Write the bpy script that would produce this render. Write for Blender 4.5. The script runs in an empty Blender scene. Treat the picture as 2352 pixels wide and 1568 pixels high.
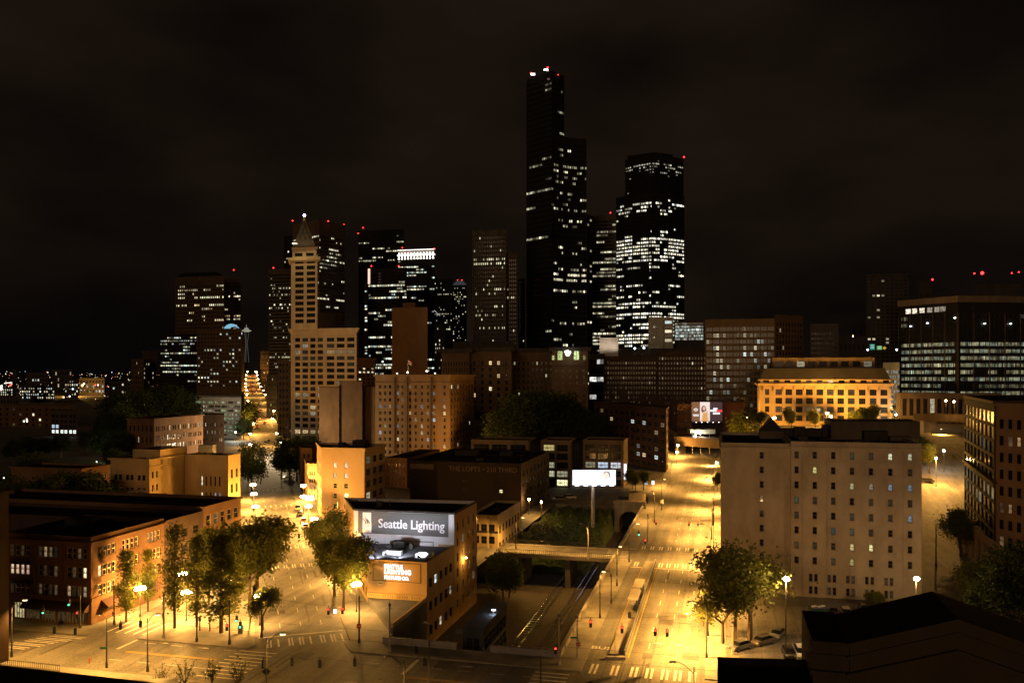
import bpy, math, random
from mathutils import Vector
random.seed(7)
SC = bpy.context.scene
COL = SC.collection
H = 45.0; F = 1927.0; CX = 1176.0; HY = 858.0
# ---------------------------------------------------------------- camera
cam = bpy.data.cameras.new("camera"); cam_o = bpy.data.objects.new("camera", cam); COL.objects.link(cam_o)
cam_o.location = (0, 0, H); cam_o.rotation_euler = (math.pi/2, 0, 0)
cam.sensor_width = 36; cam.lens = 36*F/2352; cam.shift_y = (HY-784)/2352
cam.clip_start = 1; cam.clip_end = 20000
SC.camera = cam_o
# ---------------------------------------------------------------- night sky
w = bpy.data.worlds.new("World"); SC.world = w; w.use_nodes = True
nt = w.node_tree; N = nt.nodes; L = nt.links; N.clear()
out = N.new("ShaderNodeOutputWorld"); bg = N.new("ShaderNodeBackground"); L.new(bg.outputs[0], out.inputs[0])
tc = N.new("ShaderNodeTexCoord"); mp = N.new("ShaderNodeMapping"); mp.inputs[3].default_value = (1.8, 1.8, 4.2); mp.inputs[1].default_value = (2.35, 1.2, 0.1)
L.new(tc.outputs["Generated"], mp.inputs[0])
nz = N.new("ShaderNodeTexNoise"); nz.inputs["Scale"].default_value = 1.5; nz.inputs["Detail"].default_value = 5; nz.inputs["Roughness"].default_value = 0.45
L.new(mp.outputs[0], nz.inputs[0])
cr = N.new("ShaderNodeValToRGB"); cr.color_ramp.elements[0].position = 0.34; cr.color_ramp.elements[1].position = 0.66
cr.color_ramp.elements[0].color = (0.0026, 0.0018, 0.0014, 1); cr.color_ramp.elements[1].color = (0.0118, 0.0072, 0.0044, 1)
L.new(nz.outputs[0], cr.inputs[0])
sx = N.new("ShaderNodeSeparateXYZ"); L.new(tc.outputs["Generated"], sx.inputs[0])
mr = N.new("ShaderNodeMapRange"); mr.inputs[1].default_value = 0.0; mr.inputs[2].default_value = 0.13; mr.interpolation_type = 'SMOOTHSTEP'
L.new(sx.outputs[2], mr.inputs[0])
ml = N.new("ShaderNodeMapRange"); ml.inputs[1].default_value = -0.55; ml.inputs[2].default_value = -0.12
L.new(sx.outputs[0], ml.inputs[0])
mm = N.new("ShaderNodeMath"); mm.operation = 'MAXIMUM'; L.new(mr.outputs[0], mm.inputs[0]); L.new(ml.outputs[0], mm.inputs[1])
mx = N.new("ShaderNodeMix"); mx.data_type = 'RGBA'; mx.inputs[6].default_value = (0.0006, 0.0007, 0.0010, 1)
L.new(mm.outputs[0], mx.inputs[0]); L.new(cr.outputs[0], mx.inputs[7]); L.new(mx.outputs[2], bg.inputs[0])
bg.inputs[1].default_value = 1.0
# warm glow of the lit city behind the camera, thrown back by low cloud
sun = bpy.data.lights.new("city_glow", 'SUN'); sun.energy = 0.36; sun.angle = math.radians(24); sun.color = (1.0, 0.60, 0.32)
sun_o = bpy.data.objects.new("city_glow", sun); COL.objects.link(sun_o)
sun_o.rotation_euler = Vector((0.30, 0.94, -0.17)).to_track_quat('-Z', 'Y').to_euler()
SC.view_settings.view_transform = 'Standard'; SC.view_settings.look = 'None'; SC.view_settings.exposure = 0; SC.view_settings.gamma = 1
SC.render.film_transparent = False
cy = SC.cycles; cy.max_bounces = 4; cy.diffuse_bounces = 2; cy.glossy_bounces = 2; cy.transmission_bounces = 2; cy.transparent_max_bounces = 4
cy.sample_clamp_indirect = 2.0; cy.sample_clamp_direct = 0; cy.use_denoising = True; cy.use_light_tree = True; cy.caustics_reflective = False; cy.caustics_refractive = False
# ---------------------------------------------------------------- frames of reference
D2 = Vector((0.239, 0.971)); E2 = Vector((0.971, -0.239))      # the north-south streets and their cross streets
D1 = Vector((-0.301, 0.954)); E1 = Vector((0.954, 0.301))      # the diagonal avenue on the left
D3 = Vector((0.368, 0.930)); E3 = Vector((0.930, -0.368))
O = Vector((7.7, 132.8))
def ST(s, t): return O + E2*s + D2*t
def toST(P):
    r = Vector(P[:2]) - O; return r.dot(E2), r.dot(D2)
def G(px, py, z=0.0):
    Y = (H-z)*F/(py-HY); return Vector(((px-CX)/F*Y, Y))
def at(px, Y): return Vector(((px-CX)/F*Y, Y))
def zat(py, Y): return H-(py-HY)*Y/F
def ray(P, d, px):
    r = (px-CX)/F; t = (r*P[1]-P[0])/(d[0]-r*d[1]); return Vector(P)+Vector(d)*t
def sm(x):
    x = max(0, min(1, x)); return x*x*(3-2*x)
def terr(x, y):
    s, t = toST((x, y))
    h = 20*sm((t-80)/170)*sm((s-28)/14)
    h += 14*sm((t-300)/90)*sm((s+190)/40)*sm((2-s)/25)
    return h
# ---------------------------------------------------------------- materials
MATS = {}
def nm(name):
    m = bpy.data.materials.new(name); m.use_nodes = True; return m, m.node_tree.nodes, m.node_tree.links, m.node_tree.nodes["Principled BSDF"]
def mat(name, col, rough=0.85, var=0.35, scale=0.35, stretch=(1, 1, .45), metal=0.0, spec=0.3, bump=0.0):
    if name in MATS: return MATS[name]
    m, n, l, b = nm(name)
    b.inputs["Roughness"].default_value = rough; b.inputs["Metallic"].default_value = metal
    b.inputs["Specular IOR Level"].default_value = spec
    if var > 0:
        t = n.new("ShaderNodeTexCoord"); mp = n.new("ShaderNodeMapping"); mp.inputs[3].default_value = stretch
        l.new(t.outputs["Object"], mp.inputs[0])
        a = n.new("ShaderNodeTexNoise"); a.inputs["Scale"].default_value = scale; a.inputs["Detail"].default_value = 6; a.inputs["Roughness"].default_value = 0.65
        l.new(mp.outputs[0], a.inputs[0])
        r = n.new("ShaderNodeMapRange"); r.inputs[1].default_value = 0.3; r.inputs[2].default_value = 0.7
        r.inputs[3].default_value = 1-var; r.inputs[4].default_value = 1+var*0.6; l.new(a.outputs[0], r.inputs[0])
        v = n.new("ShaderNodeVectorMath"); v.operation = 'SCALE'; v.inputs[0].default_value = col[:3]; l.new(r.outputs[0], v.inputs["Scale"])
        l.new(v.outputs[0], b.inputs["Base Color"])
    else:
        b.inputs["Base Color"].default_value = (*col[:3], 1)
    MATS[name] = m; return m
def emis(name, col, k, sample=False):
    if name in MATS: return MATS[name]
    m, n, l, b = nm(name)
    b.inputs["Base Color"].default_value = (0.02, 0.02, 0.02, 1)
    b.inputs["Emission Color"].default_value = (*col, 1); b.inputs["Emission Strength"].default_value = k
    if not sample: m.cycles.emission_sampling = 'NONE'
    MATS[name] = m; return m
def glass(name, attr):
    m, n, l, b = nm(name)
    b.inputs["Base Color"].default_value = (0.010, 0.011, 0.013, 1); b.inputs["Roughness"].default_value = 0.12
    b.inputs["Specular IOR Level"].default_value = 0.35
    if attr:
        a = n.new("ShaderNodeAttribute"); a.attribute_name = "lit"; c = a.outputs["Color"]
    else:
        a = n.new("ShaderNodeObjectInfo"); c = a.outputs["Color"]
    t = n.new("ShaderNodeTexCoord")
    z = n.new("ShaderNodeTexNoise"); z.inputs["Scale"].default_value = 0.55 if attr else 1.3; z.inputs["Detail"].default_value = 2
    l.new(t.outputs["Object"], z.inputs[0])
    r = n.new("ShaderNodeMapRange"); r.inputs[1].default_value = 0.35; r.inputs[2].default_value = 0.65; r.inputs[3].default_value = 0.35; r.inputs[4].default_value = 1.35
    l.new(z.outputs[0], r.inputs[0])
    v = n.new("ShaderNodeVectorMath"); v.operation = 'SCALE'; l.new(c, v.inputs[0]); l.new(r.outputs[0], v.inputs["Scale"])
    l.new(v.outputs[0], b.inputs["Emission Color"]); b.inputs["Emission Strength"].default_value = 1
    m.cycles.emission_sampling = 'NONE'
    return m
GL_O = glass("window_glass", False); GL_A = glass("window_glass_rows", True)
frame_m = mat("painted_frame", (0.42, 0.38, 0.30), var=0)
dframe_m = mat("dark_frame", (0.03, 0.03, 0.032), var=0, rough=0.5)
metal_d = mat("dark_metal", (0.035, 0.035, 0.035), var=0.2, rough=0.5, metal=0.3)
metal_g = mat("grey_metal", (0.30, 0.30, 0.29), var=0.2, rough=0.45, metal=0.6)
roof_m = mat("tar_roof", (0.016, 0.015, 0.014), var=0.5, scale=0.12, rough=0.95, spec=0.1)
roof2_m = mat("grey_roof", (0.05, 0.05, 0.052), var=0.4, scale=0.2)
conc_m = mat("concrete", (0.30, 0.28, 0.25), var=0.3, scale=0.25)
dconc_m = mat("dark_concrete", (0.09, 0.085, 0.08), var=0.3, scale=0.25)
white_m = mat("white_paint", (0.75, 0.75, 0.74), var=0.1)
black_m = mat("black_paint", (0.01, 0.01, 0.01), var=0, rough=0.5)
yellow_m = mat("yellow_paint", (0.65, 0.42, 0.05), var=0.2)
# ---------------------------------------------------------------- objects
def tag(o, label=None, cat=None, group=None, kind=None):
    if label: o["label"] = label
    if cat: o["category"] = cat
    if group: o["group"] = group
    if kind: o["kind"] = kind
    return o
def empty(name, loc=(0, 0, 0), rz=0, label=None, cat=None, group=None):
    o = bpy.data.objects.new(name, None); o.empty_display_size = 0.5; COL.objects.link(o)
    o.location = loc; o.rotation_euler = (0, 0, rz)
    return tag(o, label, cat, group)
class MB:
    def __init__(s): s.v = []; s.f = []; s.m = []; s.c = []
    def face(s, pts, m=0, c=None):
        i = len(s.v); s.v += [tuple(p) for p in pts]; s.f.append(tuple(range(i, i+len(pts)))); s.m.append(m); s.c.append(c)
    def box(s, x0, x1, y0, y1, z0, z1, m=0, R=None):
        p = [(x0,y0,z0),(x1,y0,z0),(x1,y1,z0),(x0,y1,z0),(x0,y0,z1),(x1,y0,z1),(x1,y1,z1),(x0,y1,z1)]
        if R: p = [R(q) for q in p]
        for a in ((3,2,1,0),(4,5,6,7),(0,1,5,4),(1,2,6,5),(2,3,7,6),(3,0,4,7)): s.face([p[k] for k in a], m)
    def prism(s, poly, z0, z1, m=0, mt=None, bottom=False):
        n = len(poly)
        for k in range(n):
            a, b = poly[k], poly[(k+1) % n]
            s.face([(a[0],a[1],z0),(b[0],b[1],z0),(b[0],b[1],z1),(a[0],a[1],z1)], m)
        s.face([(p[0],p[1],z1) for p in poly], m if mt is None else mt)
        if bottom: s.face([(p[0],p[1],z0) for p in reversed(poly)], m)
    def tube(s, a, b, ra, rb=None, n=6, m=0, cap=True):
        rb = ra if rb is None else rb; a = Vector(a); b = Vector(b); d = (b-a)
        if d.length < 1e-6: return
        d.normalize(); u = d.orthogonal().normalized(); w = d.cross(u)
        A = [a+(u*math.cos(2*math.pi*k/n)+w*math.sin(2*math.pi*k/n))*ra for k in range(n)]
        B = [b+(u*math.cos(2*math.pi*k/n)+w*math.sin(2*math.pi*k/n))*rb for k in range(n)]
        for k in range(n): s.face([A[k], A[(k+1)%n], B[(k+1)%n], B[k]], m)
        if cap: s.face(A[::-1], m); s.face(B, m)
    def ball(s, c, r, m=0, n=8, k=5, sz=1.0):
        c = Vector(c)
        P = lambda i, j: c+Vector((math.sin(math.pi*j/k)*math.cos(2*math.pi*i/n)*r, math.sin(math.pi*j/k)*math.sin(2*math.pi*i/n)*r, math.cos(math.pi*j/k)*r*sz))
        for j in range(k):
            for i in range(n):
                if j == 0: s.face([P(0,0), P(i,1), P(i+1,1)], m)
                elif j == k-1: s.face([P(i,j), P(0,k), P(i+1,j)], m)
                else: s.face([P(i,j), P(i,j+1), P(i+1,j+1), P(i+1,j)], m)
    def weld(s):
        ix = {}; nv = []; mp_ = []
        for p in s.v:
            k = (round(p[0], 2), round(p[1], 2), round(p[2], 2))
            if k not in ix: ix[k] = len(nv); nv.append(p)
            mp_.append(ix[k])
        s.v = nv; s.f = [tuple(mp_[i] for i in f) for f in s.f]
    def mesh(s, name, mats):
        me = bpy.data.meshes.new(name); me.from_pydata(s.v, [], s.f)
        for m in (mats if isinstance(mats, (list, tuple)) else [mats]): me.materials.append(m)
        me.polygons.foreach_set("material_index", s.m)
        if any(c is not None for c in s.c):
            a = me.color_attributes.new("lit", 'FLOAT_COLOR', 'CORNER'); d = []
            for f, c in zip(s.f, s.c): d += (list(c or (0, 0, 0)) + [1])*len(f)
            a.data.foreach_set("color", d)
        me.update(); return me
    def build(s, name, mats, parent=None, loc=(0, 0, 0), rz=0, smooth=False):
        me = s.mesh(name, mats)
        if smooth: me.polygons.foreach_set("use_smooth", [True]*len(s.f))
        o = bpy.data.objects.new(name, me); COL.objects.link(o)
        o.location = loc; o.rotation_euler = (0, 0, rz)
        if parent: o.parent = parent
        return o
def link(name, me, parent=None, loc=(0, 0, 0), rz=0):
    o = bpy.data.objects.new(name, me); COL.objects.link(o); o.location = loc; o.rotation_euler = (0, 0, rz)
    if parent: o.parent = parent
    return o
def copy_tree(o, parent=None):
    c = o.copy(); COL.objects.link(c)
    if parent: c.parent = parent
    for ch in o.children: copy_tree(ch, c)
    return c
def inset(poly, d):
    n = len(poly); L = []
    for k in range(n):
        a = Vector(poly[k]); b = Vector(poly[(k+1) % n]); e = (b-a).normalized(); nr = Vector((-e.y, e.x)); L.append((a+nr*d, e))
    R = []
    for k in range(n):
        p, e = L[k-1]; q, g = L[k]; den = e.x*g.y-e.y*g.x
        if abs(den) < 1e-4: R.append(q.copy()); continue
        t = ((q.x-p.x)*g.y-(q.y-p.y)*g.x)/den; R.append(p+e*t)
    return R
# ---------------------------------------------------------------- buildings
WARM = (1.0, 0.72, 0.38); WHITE = (1.0, 0.88, 0.60); COOL = (0.82, 1.0, 0.93); GREEN = (0.70, 0.95, 0.48); PALE = (0.95, 0.92, 0.60); BLUE = (.65, .8, 1.0)
WCACHE = {}
def win_mesh(w, h, mx, my, fw, mode):
    k = (round(w, 2), round(h, 2), mx, my, fw, mode)
    if k in WCACHE: return WCACHE[k]
    pane = MB(); pane.face([(0,0,0),(w,0,0),(w,0,h),(0,0,h)], 0)
    fr = pane if mode == 1 else MB(); mi = 1 if mode == 1 else 0
    if mode:
        fr.box(0, w, -.06, .02, 0, fw, mi); fr.box(0, w, -.06, .02, h-fw, h, mi)
        fr.box(0, fw, -.06, .02, fw, h-fw, mi); fr.box(w-fw, w, -.06, .02, fw, h-fw, mi)
        for i in range(1, mx): fr.box(w*i/mx-fw/2, w*i/mx+fw/2, -.055, .02, fw, h-fw, mi)
        for i in range(1, my): fr.box(fw, w-fw, -.05, .02, h*i/my-fw/2, h*i/my+fw/2, mi)
    r = (pane, fr if mode == 2 else None)
    WCACHE[k] = {}; WCACHE[k]["g"] = r; return WCACHE[k]
def frac(P, Q, px):
    d = (Vector(Q)-Vector(P)); return (ray(P, d.normalized(), px)-Vector(P)).length/d.length
def bmesh_of(c, fm):
    if fm.name not in c:
        p, f = c["g"]; c[fm.name] = (p.mesh("window", [GL_O, fm]), f.mesh("frame", [fm]) if f else None)
    return c[fm.name]
def facade(wall, wins, p, q, z0, z1, sp, org):
    """openings cut through the wall mesh; wins collects the windows to place"""
    p = Vector(p); q = Vector(q); Ln = (q-p).length; e = (q-p)/Ln; nr = Vector((e.y, -e.x)); rz = math.atan2(e.y, e.x)
    rec = (sp or {}).get("rec", 0.22)
    P = lambda u, v, d=0: (p.x+e.x*u-nr.x*d-org[0], p.y+e.y*u-nr.y*d-org[1], v)
    ops = []
    if sp:
        zb = sp.get("zb", z0); mt = sp.get("mt", 1.5); mb = sp.get("mb", 0.5); rows = sp["rows"]; n = sp["n"]
        ml = sp.get("ml", 0.6); mrr = sp.get("mr", ml)
        rh = (z1-mt-zb-mb)/rows; bw = (Ln-ml-mrr)/n; hf = sp.get("hf", .6); pat = sp.get("pat", [((1-sp.get("wf", .6))/2, (1+sp.get("wf", .6))/2)])
        hv = sp.get("vo", 0.3)
        for r in range(rows):
            if r in sp.get("skip", ()): continue
            v0 = z1-mt-rh*(r+1)+rh*(1-hf)*hv; v1 = v0+rh*hf; run = None; rb = random.random()
            ci = 0
            for c in range(n):
                if (c in sp.get("skipc", ())): ci += len(pat); continue
                for a, b in pat:
                    u0 = ml+bw*(c+a); u1 = ml+bw*(c+b); pr = sp.get("rl", {}).get(r, sp.get("lit", .1))
                    if sp.get("run") and run is not None and random.random() < .72: lit = run
                    else: lit = random.random() < pr
                    run = lit
                    fx = sp.get("fix", {}).get((r, ci))
                    if fx is not None: lit = fx[0] > 0
                    col = (0, 0, 0)
                    if lit:
                        base = random.choice(sp.get("pal", [WHITE])); lo, hi = sp.get("br", (.35, 1.3)); k = lo*.6*(hi/lo/.6)**random.random()
                        if pr > .6: k = max(k, .45*hi)
                        k *= .55+.9*rb
                        if fx is not None and len(fx) > 1: base = fx[1]; k = fx[0]
                        col = tuple(x*k for x in base)
                    elif sp.get("dim") and random.random() < .5:
                        k = sp["dim"]*random.random(); col = tuple(x*k for x in WARM)
                    ops.append((u0, u1, v0, v1, r, ci, col)); ci += 1
    us = sorted({0, Ln} | {o[0] for o in ops} | {o[1] for o in ops}); 
    # wall strips: rows between openings are whole quads
    rowsv = sorted({(o[2], o[3]) for o in ops}); zc = z0
    for v0, v1 in rowsv:
        if v0 > zc: wall.face([P(0,zc), P(Ln,zc), P(Ln,v0), P(0,v0)])
        ro = sorted([o for o in ops if o[2] == v0]); uc = 0
        for o in ro:
            wall.face([P(uc,v0), P(o[0],v0), P(o[0],v1), P(uc,v1)]); uc = o[1]
            a, b = o[0], o[1]
            wall.face([P(a,v0), P(b,v0), P(b,v0,rec), P(a,v0,rec)]); wall.face([P(a,v1,rec), P(b,v1,rec), P(b,v1), P(a,v1)])
            wall.face([P(a,v0), P(a,v0,rec), P(a,v1,rec), P(a,v1)]); wall.face([P(b,v0,rec), P(b,v0), P(b,v1), P(b,v1,rec)])
        wall.face([P(uc,v0), P(Ln,v0), P(Ln,v1), P(uc,v1)]); zc = v1
    wall.face([P(0,zc), P(Ln,zc), P(Ln,z1), P(0,z1)])
    for o in ops:
        mid = p+e*((o[0]+o[1])/2); face = abs(nr.dot(mid.normalized()))
        wins.append(dict(sp=sp, P=P, rec=rec, o=o, rz=rz, big=(o[1]-o[0])*(o[3]-o[2])*face/mid.length_squared+(.3/mid.length_squared if sum(o[6]) > .3 else 0), edge=id(sp)))
def place_windows(root, wins, fm, cap=100):
    band = lambda w: w["sp"].get("merge") and w["sp"].get("wf", .6 if "pat" in w["sp"] else .6) > .75
    merged = [w for w in wins if band(w)]; single = [w for w in wins if not band(w)]
    rows = {}
    for w_ in merged: rows.setdefault((w_["edge"], w_["o"][4]), []).append(w_)
    keys = sorted(rows, key=lambda k: -sum(x["big"] for x in rows[k]))
    def quads(mb, ws, joined=False):
        ext_ = {}
        if joined:      # neighbouring panes of a band meet behind the piers
            by = {}
            for x in ws: by.setdefault(id(x["P"]), []).append(x)
            for L_ in by.values():
                L_.sort(key=lambda x: x["o"][0])
                for i, x in enumerate(L_):
                    u0, u1 = x["o"][0], x["o"][1]; wd = u1-u0
                    a_ = (L_[i-1]["o"][1]+u0)/2 if i and u0-L_[i-1]["o"][1] < wd else u0
                    b_ = (L_[i+1]["o"][0]+u1)/2 if i < len(L_)-1 and L_[i+1]["o"][0]-u1 < wd else u1
                    ext_[id(x)] = (a_, b_)
        for x in ws:
            u0, u1, v0, v1, r, c, col = x["o"]; P = x["P"]; d = x["rec"]; mxn = x["sp"].get("mull", 2 if joined else 1)
            if id(x) in ext_: u0, u1 = ext_[id(x)]
            g = 0.07*(u1-u0)
            for i in range(mxn):
                a = u0+(u1-u0)*i/mxn; b = u0+(u1-u0)*(i+1)/mxn
                k = random.choice((.25, .6, .9, 1.1, 1.35)) if mxn > 1 else 1
                mb.face([P(a,v0,d), P(b,v0,d), P(b,v1,d), P(a,v1,d)], 0, tuple(q*k for q in col))
            if mxn > 1 and "mull" in x["sp"]:
                for i in range(1, mxn):
                    a = u0+(u1-u0)*i/mxn; mb.face([P(a-g/3,v0,d-.05), P(a+g/3,v0,d-.05), P(a+g/3,v1,d-.05), P(a-g/3,v1,d-.05)], 1)
    for k in keys[:cap]:
        mb = MB(); quads(mb, rows[k], True); mb.weld(); mb.build("window_band", [GL_A, fm], root)
    if len(keys) > cap:
        mb = MB(); [quads(mb, rows[k]) for k in keys[cap:]]; tag(mb.build("window_bands", [GL_A, fm], root), kind="stuff")
    single.sort(key=lambda x: -x["big"])
    for x in single[:cap]:
        sp = x["sp"]; u0, u1, v0, v1, r, c, col = x["o"]; mode = sp.get("fm", 0 if sp.get("merge") else 1)
        me, fr = bmesh_of(win_mesh(u1-u0, v1-v0, sp.get("mx", 1), sp.get("my", 2), sp.get("fw", .1), mode), fm)
        o = link("window", me, root, x["P"](u0, v0, x["rec"]), x["rz"]); o.color = (*col, 1)
        if fr: link("frame", fr, o)
    rest = single[cap:]
    if rest:
        mb = MB(); quads(mb, rest); tag(mb.build("windows", [GL_A, fm], root), kind="stuff")
def building(name, label, poly, z0, z1, specs, wm, rm=None, par=0.7, fm=None, cornice=None, cat="building", group=None, z0roof=None, roof=True, cm=None, root=None):
    if root is None:
        c = sum((Vector(p) for p in poly), Vector((0, 0)))/len(poly)
        root = empty(name, (c.x, c.y, 0), 0, label, cat, group)
    else: c = Vector(root.location[:2])
    wall = MB(); wins = []; n = len(poly)
    for k in range(n):
        facade(wall, wins, poly[k], poly[(k+1) % n], z0, z1, specs[k] if k < len(specs) else None, c)
    loc = [Vector(p)-c for p in poly]; inn = inset(loc, 0.35)
    for k in range(n):
        a, b, e, d = loc[k], loc[(k+1) % n], inn[(k+1) % n], inn[k]
        wall.face([(*a,z1), (*b,z1), (*e,z1), (*d,z1)])
        wall.face([(*d,z1), (*e,z1), (*e,z1-par), (*d,z1-par)])
    wall.build("wall", wm, root)
    if roof:
        rf = MB(); rf.face([(*p, z1-par) for p in inn]); rf.build("roof", rm or roof_m, root)
    for (dz, hh, outd) in (cornice or []):
        cb = MB(); o2 = inset(loc, -outd)
        for k in range(n):
            a, b, e, d = loc[k], loc[(k+1) % n], o2[(k+1) % n], o2[k]; zt = z1-dz; zb = zt-hh
            cb.face([(*d,zb), (*e,zb), (*e,zt), (*d,zt)]); cb.face([(*d,zt), (*e,zt), (*b,zt+.003), (*a,zt+.003)]); cb.face([(*a,zb), (*b,zb), (*e,zb), (*d,zb)])
        cb.build("cornice", cm or wm, root)
    place_windows(root, wins, fm or dframe_m)
    return root
def quadpoly(rf, Y, lf, rb=None, dp=20, lb=None, u=E2, v=D2, lv=None, ldp=None):
    RF = at(rf, Y); LF = ray(RF, -u, lf); RB = ray(RF, v, rb) if rb is not None else RF+v*dp
    dpv = (RB-RF).length; LV = lv if lv is not None else v
    LB = ray(LF, LV, lb) if lb is not None else LF+LV*(ldp or dpv)
    return [RF, RB, LB, LF]
def bq(name, label, rf, Y, lf, top, front=None, side=None, left=None, wall=None, z0=-0.2, ztop=None, **k):
    kk = {x: k.pop(x) for x in ("rb", "dp", "lb", "u", "v", "lv", "ldp") if x in k}
    if Y >= 430 and "v" not in kk and kk.get("rb") is None: kk["v"] = at(rf, Y).normalized()
    poly = quadpoly(rf, Y, lf, **kk); z1 = ztop if ztop is not None else zat(top, Y)
    r = building(name, label, poly, z0, z1, [side, None, left, front], wall or conc_m, **k)
    BL[label] = (r, poly, z1); return r, poly, z1
BL = {}
def on_roof(root, shapes, name, m, z):
    """shapes: boxes in world st-axes around the building's origin"""
    for (a0, a1, b0, b1, hh) in shapes:
        R = lambda q: (q[0]*E2.x+q[1]*D2.x, q[0]*E2.y+q[1]*D2.y, q[2])
        mb = MB(); mb.box(a0, a1, b0, b1, z, z+hh, 0, R); mb.build(name, m, root)
# ================================================================ ground, streets, trench
TR = (-30.4, 0.0, 0.0, 152.0); TZ = -8.0
def asphalt(name, c, wear=0.6):
    m, n, l, b = nm(name); b.inputs["Roughness"].default_value = 0.75; b.inputs["Specular IOR Level"].default_value = 0.35
    t = n.new("ShaderNodeTexCoord"); mp = n.new("ShaderNodeMapping"); mp.inputs[2].default_value = (0, 0, math.atan2(D2.y, D2.x)); mp.inputs[2].default_value[2] *= -1
    l.new(t.outputs["Object"], mp.inputs[0])
    mp2 = n.new("ShaderNodeMapping"); mp2.inputs[3].default_value = (0.03, 0.5, 1); l.new(mp.outputs[0], mp2.inputs[0])
    a = n.new("ShaderNodeTexNoise"); a.inputs["Scale"].default_value = 1.0; a.inputs["Detail"].default_value = 3; l.new(mp2.outputs[0], a.inputs[0])
    d = n.new("ShaderNodeTexNoise"); d.inputs["Scale"].default_value = 0.12; d.inputs["Detail"].default_value = 8; d.inputs["Roughness"].default_value = 0.7; l.new(t.outputs["Object"], d.inputs[0])
    g = n.new("ShaderNodeTexNoise"); g.inputs["Scale"].default_value = 2.5; g.inputs["Detail"].default_value = 4; l.new(t.outputs["Object"], g.inputs[0])
    bk = n.new("ShaderNodeTexBrick"); bk.inputs["Scale"].default_value = 1; bk.inputs["Brick Width"].default_value = 9.5; bk.inputs["Row Height"].default_value = 3.4
    bk.inputs["Mortar Size"].default_value = 0.05; bk.inputs["Color1"].default_value = (1, 1, 1, 1); bk.inputs["Color2"].default_value = (.70, .70, .70, 1); bk.inputs["Mortar"].default_value = (.5, .5, .5, 1)
    l.new(mp.outputs[0], bk.inputs[0])
    s1 = n.new("ShaderNodeMath"); s1.operation = 'ADD'; l.new(a.outputs[0], s1.inputs[0]); l.new(d.outputs[0], s1.inputs[1])
    s2 = n.new("ShaderNodeMath"); s2.operation = 'ADD'; l.new(s1.outputs[0], s2.inputs[0]); l.new(g.outputs[0], s2.inputs[1])
    r = n.new("ShaderNodeMapRange"); r.inputs[1].default_value = 1.1; r.inputs[2].default_value = 1.9; r.inputs[3].default_value = 1-wear; r.inputs[4].default_value = 1+wear; l.new(s2.outputs[0], r.inputs[0])
    v = n.new("ShaderNodeVectorMath"); v.operation = 'SCALE'; v.inputs[0].default_value = c; l.new(r.outputs[0], v.inputs["Scale"])
    mu = n.new("ShaderNodeVectorMath"); mu.operation = 'MULTIPLY'; l.new(v.outputs[0], mu.inputs[0]); l.new(bk.outputs[0], mu.inputs[1])
    l.new(mu.outputs[0], b.inputs["Base Color"]); return m
asph_m = asphalt("asphalt", (0.15, 0.142, 0.13))
walk_m = mat("sidewalk_concrete", (0.24, 0.225, 0.20), var=0.35, scale=0.3)
earth_m = mat("trench_earth", (0.045, 0.04, 0.03), var=0.6, scale=0.2)
ballast_m = mat("ballast", (0.035, 0.03, 0.024), var=0.5, scale=1.2)
grass_m = mat("dark_grass", (0.035, 0.06, 0.018), var=0.5, scale=0.5)
def axis(*seg):
    r = []
    for a, b, n in seg: r += [a+(b-a)*i/n for i in range(n)]
    return r+[seg[-1][1]]
SA = axis((-6000, -400, 8), (-400, TR[0], 26), (TR[0], 0, 3), (0, 26, 2), (26, 46, 8), (46, 400, 16), (400, 6000, 8))
TA = axis((-300, 0, 6), (0, 152, 20), (152, 500, 40), (500, 1200, 10), (1200, 9000, 6))
gm = MB()
for i in range(len(SA)-1):
    for j in range(len(TA)-1):
        if SA[i] >= TR[0]-.01 and SA[i+1] <= TR[1]+.01 and TA[j] >= TR[2]-.01 and TA[j+1] <= TR[3]+.01: continue
        pts = []
        for s, t in ((SA[i],TA[j]), (SA[i+1],TA[j]), (SA[i+1],TA[j+1]), (SA[i],TA[j+1])):
            P = ST(s, t); pts.append((P.x, P.y, terr(P.x, P.y)))
        gm.face(pts)
tag(gm.build("ground", asph_m), kind="structure")
def slab(name, polys, m, z=0.0, hh=0.13, kind="structure", follow=False):
    mb = MB()
    for poly in polys:
        P = [ST(*p) for p in poly]
        ar = sum(P[i].x*P[(i+1)%len(P)].y-P[(i+1)%len(P)].x*P[i].y for i in range(len(P)))
        if ar < 0: P.reverse()
        n = len(P)
        for i in range(n):
            a, b = P[i], P[(i+1)%n]; mb.face([(a.x,a.y,z-.05), (b.x,b.y,z-.05), (b.x,b.y,z+hh), (a.x,a.y,z+hh)])
        mb.face([(p.x,p.y,z+hh) for p in P])
    return tag(mb.build(name, m), kind=kind)
def ext(t, off=0):      # diagonal avenue: s of its right kerb at t, shifted
    return -36.9-.609*(t-.83)-off*1.171
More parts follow.
